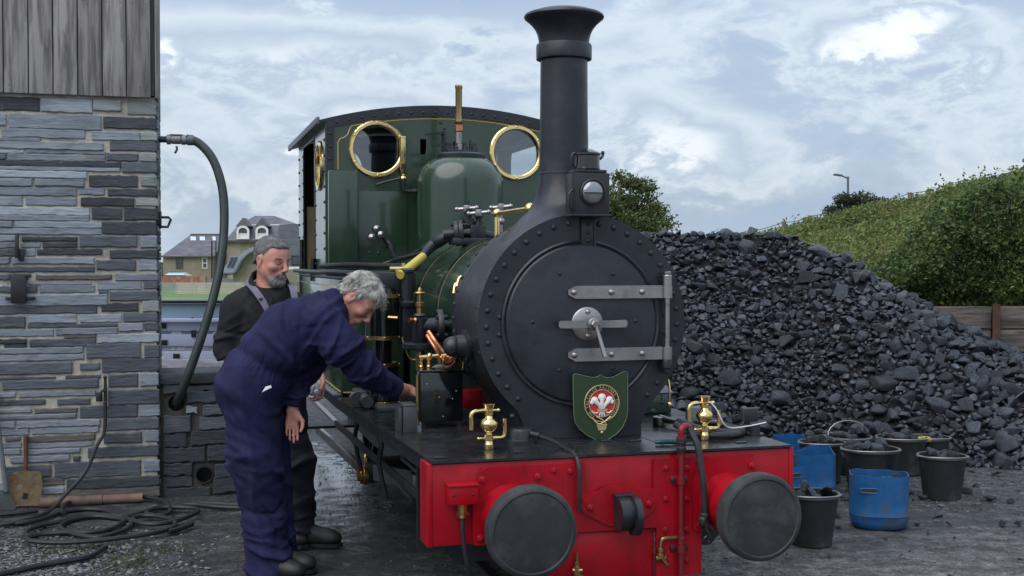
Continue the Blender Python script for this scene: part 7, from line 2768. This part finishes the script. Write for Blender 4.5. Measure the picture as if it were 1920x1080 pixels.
C.warp(wrinkle(.009, a(560, 600, -.15), (.75, .1, .6), 42, .22, 4, 10))
C.warp(wrinkle(.012, a(487, 880, -.15), (.5, .1, 1), 46, .26, 5, 16))
C.warp(wrinkle(.016, a(505, 1025, -.12), (.15, .1, 1), 62, .17, 6, 14)); C.warp(wrinkle(.013, a(470, 960, -.15), (.6, .1, .8), 62, .2, 46, 9))
C.warp(wrinkle(.012, a(480, 775, -.18), (.8, .1, .6), 42, .22, 7, 14))
C.warp(wrinkle(.009, a(545, 730, .0), (-.2, .1, 1), 70, .13, 8))
C.warp(cloth_noise(.0035, 15, 3))
C.plane(a(740, 732, -.06), (.84, .26, -.46))if False else None
def cutA(P):                                # open ends of sleeves and legs, and the neck
    d = np.full(len(P), -1e3, np.float32)
    for c_, n_, R_c in ((a(744, 733, .095), (.75, .5, -.42), .12), (a(549, 762, .018), (-.18, -.1, -1), .062), (a(508, 1084, -.12), (0, 0, -1), .26), (a(527, 1066, .0), (0, 0, -1), .22), (a(634, 574, .01), (.85, 0, -.1), .10)):
        n_ = np.array(n_, np.float32); n_ /= np.linalg.norm(n_)
        q = P - c_
        e = q @ n_
        near = np.sqrt((q * q).sum(1)) < R_c
        d = np.maximum(d, np.where(near, e, -1e3))
    return d
C.add(cutA, .004, 'i')
suit = body_mesh('boiler_suit', C, lo, hi, .0066, M_navy, manA)
# hair
H = SDF()
gh = gA
H.ell(gh(-.022, 0, .052), np.array((.104, .088, .094)), .02, RA.T)
H.ell(gh(.045, 0, .082), np.array((.064, .072, .046)), .03, RA.T)
H.cone(gh(-.07, .03, -.03), gh(-.07, -.03, -.03), .038, .038, .03)
H.cone(gh(.0, .074, .02), gh(-.005, .079, -.012), .016, .010, .02); H.cone(gh(.0, -.074, .02), gh(-.005, -.079, -.012), .016, .010, .02)
Rm = RA
def hair_cut(P):
    q = (P - hcA) @ Rm.T
    f = (q[:, 0] - .010) * .55 - (q[:, 2] - .042) * .9 - .022 + .45 * np.maximum(np.abs(q[:, 1]) - .040, 0) * (q[:, 0] > .03)
    ear = .026 - np.sqrt((q[:, 0] + .012) ** 2 + ((q[:, 2] + .006) * .85) ** 2)
    neck = -.066 - q[:, 2]
    side = np.where((q[:, 0] > -.020), -.004 - q[:, 2], -1)
    return np.maximum(np.maximum(np.maximum(f * .8, np.where(np.abs(q[:, 1]) > .05, ear, -1)), neck), side * .7)
H.add(hair_cut, .012, 'i')
def hair_waves(P):
    q = (P - hcA) @ Rm.T
    return -.0035 * np.sin(q[:, 1] * 75 + 3 * np.sin(q[:, 0] * 30) + 2 * np.sin(q[:, 2] * 26)) - .002 * np.sin(q[:, 1] * 170 + 4 * np.sin(q[:, 0] * 40 + q[:, 2] * 30))
H.warp(hair_waves)
hrA = body_mesh('hair', H, hcA - .17, hcA + .19, .0042, M_hairg, manA)
rr = random.Random(3)


def comb(hair, hc, R, n, flow, lift, seed):
    """pick roots on the hair mesh and lay locks along the surface"""
    me = hair.data
    v = np.empty(len(me.vertices) * 3, np.float32); me.vertices.foreach_get('co', v); v = v.reshape(-1, 3)
    nn = np.empty(len(me.vertices) * 3, np.float32); me.vertices.foreach_get('normal', nn); nn = nn.reshape(-1, 3)
    r = np.random.default_rng(seed)
    P_, D_ = [], []
    for i in r.choice(len(v), min(n, len(v)), False):
        q, m_ = (v[i] - hc) @ R.T, nn[i] @ R.T
        if np.linalg.norm(q - np.array((-.015, 0, .04))) < .070: continue
        f_ = np.array(flow(q, r)); f_ = f_ - m_ * (f_ @ m_); L_ = np.linalg.norm(f_)
        if L_ < .05: continue
        P_.append(v[i] - nn[i] * .0012); D_.append((f_ / L_ + m_ * lift) @ R)
    return P_, D_


def flowA(q, r):
    if q[2] > .07 and abs(q[1]) < .07: return (.75, .7 * (q[1] + .02) / .05 + r.normal() * .25, -.25)
    if q[0] > .0: return (.15 + r.normal() * .2, r.normal() * .2, -1)
    return (-.35 + r.normal() * .15, r.normal() * .2, -1)


hp_, hd_ = comb(hrA, hcA, RA, 2600, flowA, .10, 3)
strands(hrA, 'hair_locks', M_hairg, hp_, hd_, .034, .0019, 5, .22, tuple(-RA[2] * .8), 5)
eyes_brows(manA, gA, RA, 1.0)
m = MB(); m.tube([gA(.1025, -.017, -.058), gA(.106, 0, -.0565), gA(.1025, .017, -.058)], .0042, 6, 4); m.tube([gA(.1015, -.015, -.0725), gA(.105, 0, -.0735), gA(.1015, .015, -.0725)], .0046, 6, 4)
m.build('lips', M_lip, manA)


def boot(parent, heel, direction, L_=.30, name='boot', z0=0.0):
    d = Vector((direction[0], direction[1], 0)).normalized()
    sd_ = Vector((-d.y, d.x, 0))
    h = np.array(heel, np.float32)
    Pq = lambda x, y, z: h + np.array(d * x + sd_ * y + Vector((0, 0, z)), np.float32)
    S = SDF()
    S.cone(Pq(.045, 0, .055), Pq(.06, 0, .20), .050, .055, .03)
    S.cone(Pq(.04, 0, .05), Pq(.20, 0, .052), .048, .046, .03, (1, 1, 1))
    S.cone(Pq(.09, 0, .09), Pq(.17, 0, .065), .045, .04, .03)
    S.ell(Pq(.235, 0, .048), (.055, .050, .042), .03)
    S.plane(Pq(0, 0, .022), (0, 0, -1), .004)
    S.plane(Pq(0, 0, .20), (0, 0, 1), .004)
    o = body_mesh(name, S, h + np.array((-.34, -.34, -.02)), h + np.array((.36, .36, .25)), .0065, M_boot, parent)
    m = MB()
    ol = [(-.012, 0), (0, -.034), (.03, -.043), (.10, -.036), (.17, -.043), (.23, -.050), (.275, -.036), (.298, 0), (.275, .036), (.23, .050), (.17, .043), (.10, .036), (.03, .043), (0, .034)]
    org = Vector(tuple(h)); 
    m.prism(ol, org + Vector((0, 0, .002)), d, sd_, .019)
    m.build('sole', M_sole, o)
    m = MB()
    for i in range(4):
        x_, zz = .095 + .022 * i, .138 - .014 * i
        m.tube([Pq(x_, -.03, zz - .012), Pq(x_ + .004, 0, zz + .004), Pq(x_, .03, zz - .012)], .003, 5, 3)
    m.build('laces', M_sole, o)
    return o


gf = lambda p, z=0.0: np.array((p[0], p[1], -oA[2] + z), np.float32)
fA = a(494, 1078, -.13); boot(manA, gf(fA - V3(.06, 0, 0)), (1, -.22))
fB = a(508, 1060, -.01); boot(manA, gf(fB - V3(.05, 0, 0)), (1, -.10))
# white rag in the hip pocket
m = MB(); p = a(500, 731, -.245)
m.add([p + V3(-.022, -.006, -.012), p + V3(.022, .01, .010), p + V3(.019, .012, .022), p + V3(-.005, .0, .016), p + V3(-.01, -.012, -.004)], [(0, 1, 2), (0, 2, 3), (0, 3, 4), (0, 4, 1), (1, 4, 2), (4, 3, 2)])
m.build('pocket_rag', M_white, manA)

# ============ man in black shirt and braces, standing
YB_ = 6.69
B_ = lambda x, y, dy=0.0: np.array(at(x, y, YB_ + dy), np.float32)
manB = empty('person', (B_(515, 1025)[0], YB_, 0), 0, label='bearded man in black shirt and lavender braces standing behind the bending man', cat='person')
oB = np.array(manB.location, np.float32)
b = lambda x, y, dy=0.0: B_(x, y, dy) - oB
hcB, RB = head_frame(b(509, 489, -.02), (.80, -.52, -.20), (.12, -.05, 1))
S = SDF()
tw = (1.0, .72, 1)
for q0, q1, r1, r2, sc in (((500, 705, 0), (497, 600, 0), .15, .155, tw), ((497, 600, 0), (500, 566, 0), .15, .10, tw), ((440, 575, -.03), (424, 650, -.05), .055, .045, (1, 1, 1)), ((424, 650, -.05), (446, 716, -.12), .042, .032, (1, 1, 1)),
                          ((560, 575, .04), (588, 655, .02), .055, .045, (1, 1, 1)), ((588, 655, .02), (596, 700, -.06), .042, .032, (1, 1, 1)), ((485, 720, 0), (500, 870, 0), .09, .07, (1, 1, 1)), ((500, 870, 0), (510, 1000, .03), .065, .05, (1, 1, 1)),
                          ((530, 720, .0), (556, 870, -.02), .09, .07, (1, 1, 1)), ((556, 870, -.02), (566, 1000, 0), .065, .05, (1, 1, 1))):
    S.cone(b(*q0), b(*q1), r1, r2, .04, sc)
gB = add_head(S, hcB, RB, b(500, 560, .02), 1.0, 1.06)
hand_prims(S, b(447, 716, -.12), (.2, -.1, -1), (.9, .3, 0), 1, .35)
hand_prims(S, b(599, 701, -.065), (.05, -.15, -1), (-.55, -.8, 0), -1, .75, 1.05)
lo2, hi2 = b(395, 1040) + V3(0, -.40, 0), b(640, 425) + V3(0, .36, 0)
body_mesh('body', S, lo2, hi2, .0052, M_skin, manB)
C = SDF()
C.cone(b(500, 720), b(500, 655), .195, .185, .05, (1, .72, 1))
C.cone(b(500, 655), b(497, 600), .185, .190, .05, (1, .72, 1))
C.cone(b(458, 576, -.01), b(540, 578, .03), .088, .085, .06); C.cone(b(503, 562, .0), b(502, 538, .02), .092, .070, .03); C.cone(b(480, 550, .02), b(446, 570, -.01), .050, .062, .04); C.cone(b(522, 548, .04), b(552, 570, .04), .045, .055, .04)
C.cone(b(440, 580, -.03), b(424, 655, -.05), .074, .064, .05); C.cone(b(424, 655, -.05), b(430, 672, -.07), .064, .056, .03)
C.cone(b(558, 578, .04), b(588, 655, .02), .072, .062, .05); C.cone(b(588, 655, .02), b(591, 672, .0), .062, .056, .03)
C.cone(b(470, 556, .0), b(500, 548, .02), .045, .070, .04); C.cone(b(500, 552, .02), b(535, 558, .03), .070, .045, .04)
C.warp(wrinkle(.009, b(425, 645, -.1), (0, .1, 1), 60, .13, 11)); C.warp(wrinkle(.009, b(470, 620, -.15), (.6, .1, .7), 40, .2, 12, 14)); C.warp(wrinkle(.007, b(585, 645, -.02), (.2, .1, 1), 60, .12, 13)); C.warp(cloth_noise(.004, 17, 5))
def cutB(P):
    d = np.full(len(P), -1e3, np.float32)
    for c_, n_, Rc in ((b(429, 671, -.07), (.3, -.1, -1), .12), (b(592, 674, .0), (.1, -.2, -1), .11), (b(502, 533, .0), (.10, -.34, 1), .12)):
        n_ = np.array(n_, np.float32); n_ /= np.linalg.norm(n_)
        q = P - c_
        d = np.maximum(d, np.where(np.sqrt((q * q).sum(1)) < Rc, q @ n_, -1e3))
    return d
C.add(cutB, .004, 'i')
# open neck showing the throat
C.cone(b(512, 542, -.17), b(517, 588, -.21), .036, .014, .01, op='c')
body_mesh('shirt', C, lo2, hi2, .0066, M_shirt, manB)
T = SDF()
T.cone(b(500, 735), b(500, 690), .190, .185, .05, (1, .75, 1))
T.cone(b(480, 740, 0), b(500, 870, 0), .125, .102, .05); T.cone(b(500, 870, 0), b(508, 1000, .03), .102, .092, .05)
T.cone(b(530, 740, 0), b(555, 870, -.02), .120, .096, .05); T.cone(b(555, 870, -.02), b(560, 985, 0), .096, .088, .05)
T.warp(wrinkle(.010, b(556, 870, -.1), (.1, 0, 1), 45, .2, 21)); T.warp(wrinkle(.013, b(562, 970, -.06), (.1, 0, 1), 62, .14, 22)); T.warp(cloth_noise(.0045, 15, 6))
T.plane(b(560, 1003, 0), (0, 0, -1), .004); T.plane(b(500, 688, 0), (0, 0, 1), .004)
body_mesh('trousers', T, lo2, hi2, .0066, M_trous, manB)
# turned down collar
for pts in (((484, 510, .075), (474, 517, .015), (475, 530, -.06), (489, 546, -.118), (509, 564, -.155)), ((484, 510, .075), (505, 508, .10), (528, 517, .085), (539, 531, .03), (535, 547, -.055), (521, 563, -.14))):
    cc = catmull([Vector(tuple(b(*q))) for q in pts], 5)
    vs, fs = [], []
    ctr = Vector(tuple(b(503, 537, .01)))
    for i, p in enumerate(cc):
        o_ = p - ctr; o_.z = 0; o_.normalize()
        t_ = i / (len(cc) - 1)
        wd_ = .040 + .018 * t_
        for rr_, zz in ((.0, .012), (.006, .016), (.014 + .008, .004 - wd_ * .5), (.012 + .012, -wd_), (.006, -wd_ + .004)):
            vs.append(p + o_ * rr_ + Vector((0, 0, zz)))
    for i in range(len(cc) - 1):
        for k in range(5):
            k2 = (k + 1) % 5
            fs.append((i * 5 + k, i * 5 + k2, (i + 1) * 5 + k2, (i + 1) * 5 + k))
    fs += [(0, 1, 2, 3, 4), tuple(5 * len(cc) - 1 - k for k in range(5))]
    MB().add(vs, fs).build('collar', M_shirt, manB)
# braces
for pts in (((459, 530, .05), (466, 534, -.03), (480, 550, -.120), (497, 576, -.150), (510, 605, -.160), (522, 640, -.15), (530, 690, -.14)), ((541, 533, .06), (546, 538, -.04), (550, 552, -.095), (553, 575, -.115), (552, 610, -.13), (548, 690, -.13))):
    P_ = [Vector(tuple(b(*q))) for q in pts]
    cc = catmull(P_, 4)
    vs, fs = [], []
    for i, p in enumerate(cc):
        d = (cc[min(i + 1, len(cc) - 1)] - cc[max(i - 1, 0)]).normalized()
        sd_ = d.cross(Vector((.25, -.95, .1))).normalized()
        o_ = Vector((.10, -.28, .1)).normalized()
        for w_, h_ in ((-.0175, .018), (.0175, .018), (.0175, .023), (-.0175, .023)):
            vs.append(p + sd_ * w_ + o_ * h_)
    for i in range(len(cc) - 1):
        for k in range(4):
            k2 = (k + 1) % 4
            fs.append((i * 4 + k, i * 4 + k2, (i + 1) * 4 + k2, (i + 1) * 4 + k))
    brc = MB().add(vs, fs).build('brace', M_brace, manB)
    m = MB(); q = P_[3] if len(P_) == 7 else P_[2]
    m.lathe([(.010, 0), (.010, .006), (.006, .009)], Vector(vs[4 * 10]) * .5 + Vector(vs[4 * 10 + 1]) * .5 + Vector((.0, -.004, 0)), (.1, -1, .1), 10)
    m.build('brace_button', M_gloss, brc)
H = SDF()
H.ell(gB(-.018, 0, .048), np.array((.103, .083, .0905)), .02, RB.T)
H.ell(gB(.035, 0, .075), np.array((.060, .066, .038)), .03, RB.T)
H.cone(gB(-.07, .03, -.03), gB(-.07, -.03, -.03), .033, .033, .03)
def hair_cut2(P):
    q = (P - hcB) @ RB.T
    f = (q[:, 0] - .012) * .62 - (q[:, 2] - .050) * .9 - .012 + .7 * np.maximum(np.abs(q[:, 1]) - .035, 0) * (q[:, 0] > .03)
    ear = .032 - np.sqrt((q[:, 0] + .010) ** 2 + ((q[:, 2] + .004) * .85) ** 2)
    neck = -.055 - q[:, 2]
    side = np.where((q[:, 0] > -.02), -.005 - q[:, 2], -1)
    return np.maximum(np.maximum(np.maximum(f * .8, np.where(np.abs(q[:, 1]) > .05, ear, -1)), neck), side * .8)
H.add(hair_cut2, .008, 'i')
H.warp(cloth_noise(.0016, 160, 9))
hrB = body_mesh('hair', H, hcB - .16, hcB + .17, .0042, M_hairs, manB)
hp_, hd_ = comb(hrB, hcB, RB, 3200, lambda q, r: (.6 + r.normal() * .2, r.normal() * .35, -.6 if q[2] < .09 else -.1), .22, 4)
strands(hrB, 'hair_locks', M_hairs, hp_, hd_, .012, .0013, 6, .2, tuple(-RB[2]), 2)
# beard: a trimmed shell round jaw and mouth
Bd = SDF()
Bd.cone(gB(-.004, .060, -.028), gB(.058, .030, -.100), .016, .022, .03); Bd.cone(gB(-.004, -.060, -.028), gB(.058, -.030, -.100), .016, .022, .03)
Bd.ell(gB(.068, 0, -.104), np.array((.032, .038, .026)), .03, RB.T)
Bd.cone(gB(.088, .030, -.070), gB(.075, .030, -.100), .010, .014, .015); Bd.cone(gB(.088, -.030, -.070), gB(.075, -.030, -.100), .010, .014, .015)
Bd.cone(gB(.104, .004, -.048), gB(.090, .030, -.062), .0065, .007, .008); Bd.cone(gB(.104, -.004, -.048), gB(.090, -.030, -.062), .0065, .007, .008)
Bd.warp(cloth_noise(.0016, 170, 14))
bdB = body_mesh('beard', Bd, hcB - .16, hcB + .15, .0038, M_beard, manB)
hp_, hd_ = [], []
vb = np.empty(len(bdB.data.vertices) * 3, np.float32); bdB.data.vertices.foreach_get('co', vb); vb = vb.reshape(-1, 3)
nb_ = np.empty(len(bdB.data.vertices) * 3, np.float32); bdB.data.vertices.foreach_get('normal', nb_); nb_ = nb_.reshape(-1, 3)
for i in rng.choice(len(vb), min(1500, len(vb)), False):
    q = (vb[i] - hcB) @ RB.T
    hp_.append(vb[i] - nb_[i] * .002); hd_.append(nb_[i] * .6 + (np.array((.2, 0, -1.0)) @ RB))
strands(bdB, 'beard_hairs', M_beard, hp_, hd_, .011, .0012, 8, .3, tuple(-RB[2]), 2)
eyes_brows(manB, gB, RB, 1.0)
m = MB(); m.tube([gB(.1015, -.016, -.0585), gB(.105, 0, -.057), gB(.1015, .016, -.0585)], .0030, 6, 4); m.tube([gB(.1015, -.015, -.0725), gB(.105, 0, -.0735), gB(.1015, .015, -.0725)], .0046, 6, 4)
m.build('lips', M_lip, manB)
gf2 = lambda p, z=0.0: np.array((p[0], p[1], -oB[2] + z), np.float32)
f1 = b(553, 1010, .0); boot(manB, gf2(f1 - V3(.02, 0, 0)), (1, -.12))
f2_ = b(500, 1010, .06); boot(manB, gf2(f2_), (.9, -.5))
# rag and oil can spout in his hand
R_g = SDF(); pr = B_(591, 728, -.12)
R_g.ell(pr, (.050, .032, .042), .02); R_g.ell(pr + V3(-.035, 0, .03), (.025, .025, .03), .02); R_g.cone(pr + V3(.01, -.01, -.02), pr + V3(.02, -.01, -.07), .028, .012, .02)
R_g.warp(cloth_noise(.009, 75, 31)); R_g.warp(wrinkle(.012, pr, (1, 0, .5), 0, .06, 5, 16))
body_mesh('cleaning_rag', R_g, pr - .13, pr + .13, .005, M_wool, None, label='crumpled white cleaning rag held in the standing man\'s hand', cat='rag')
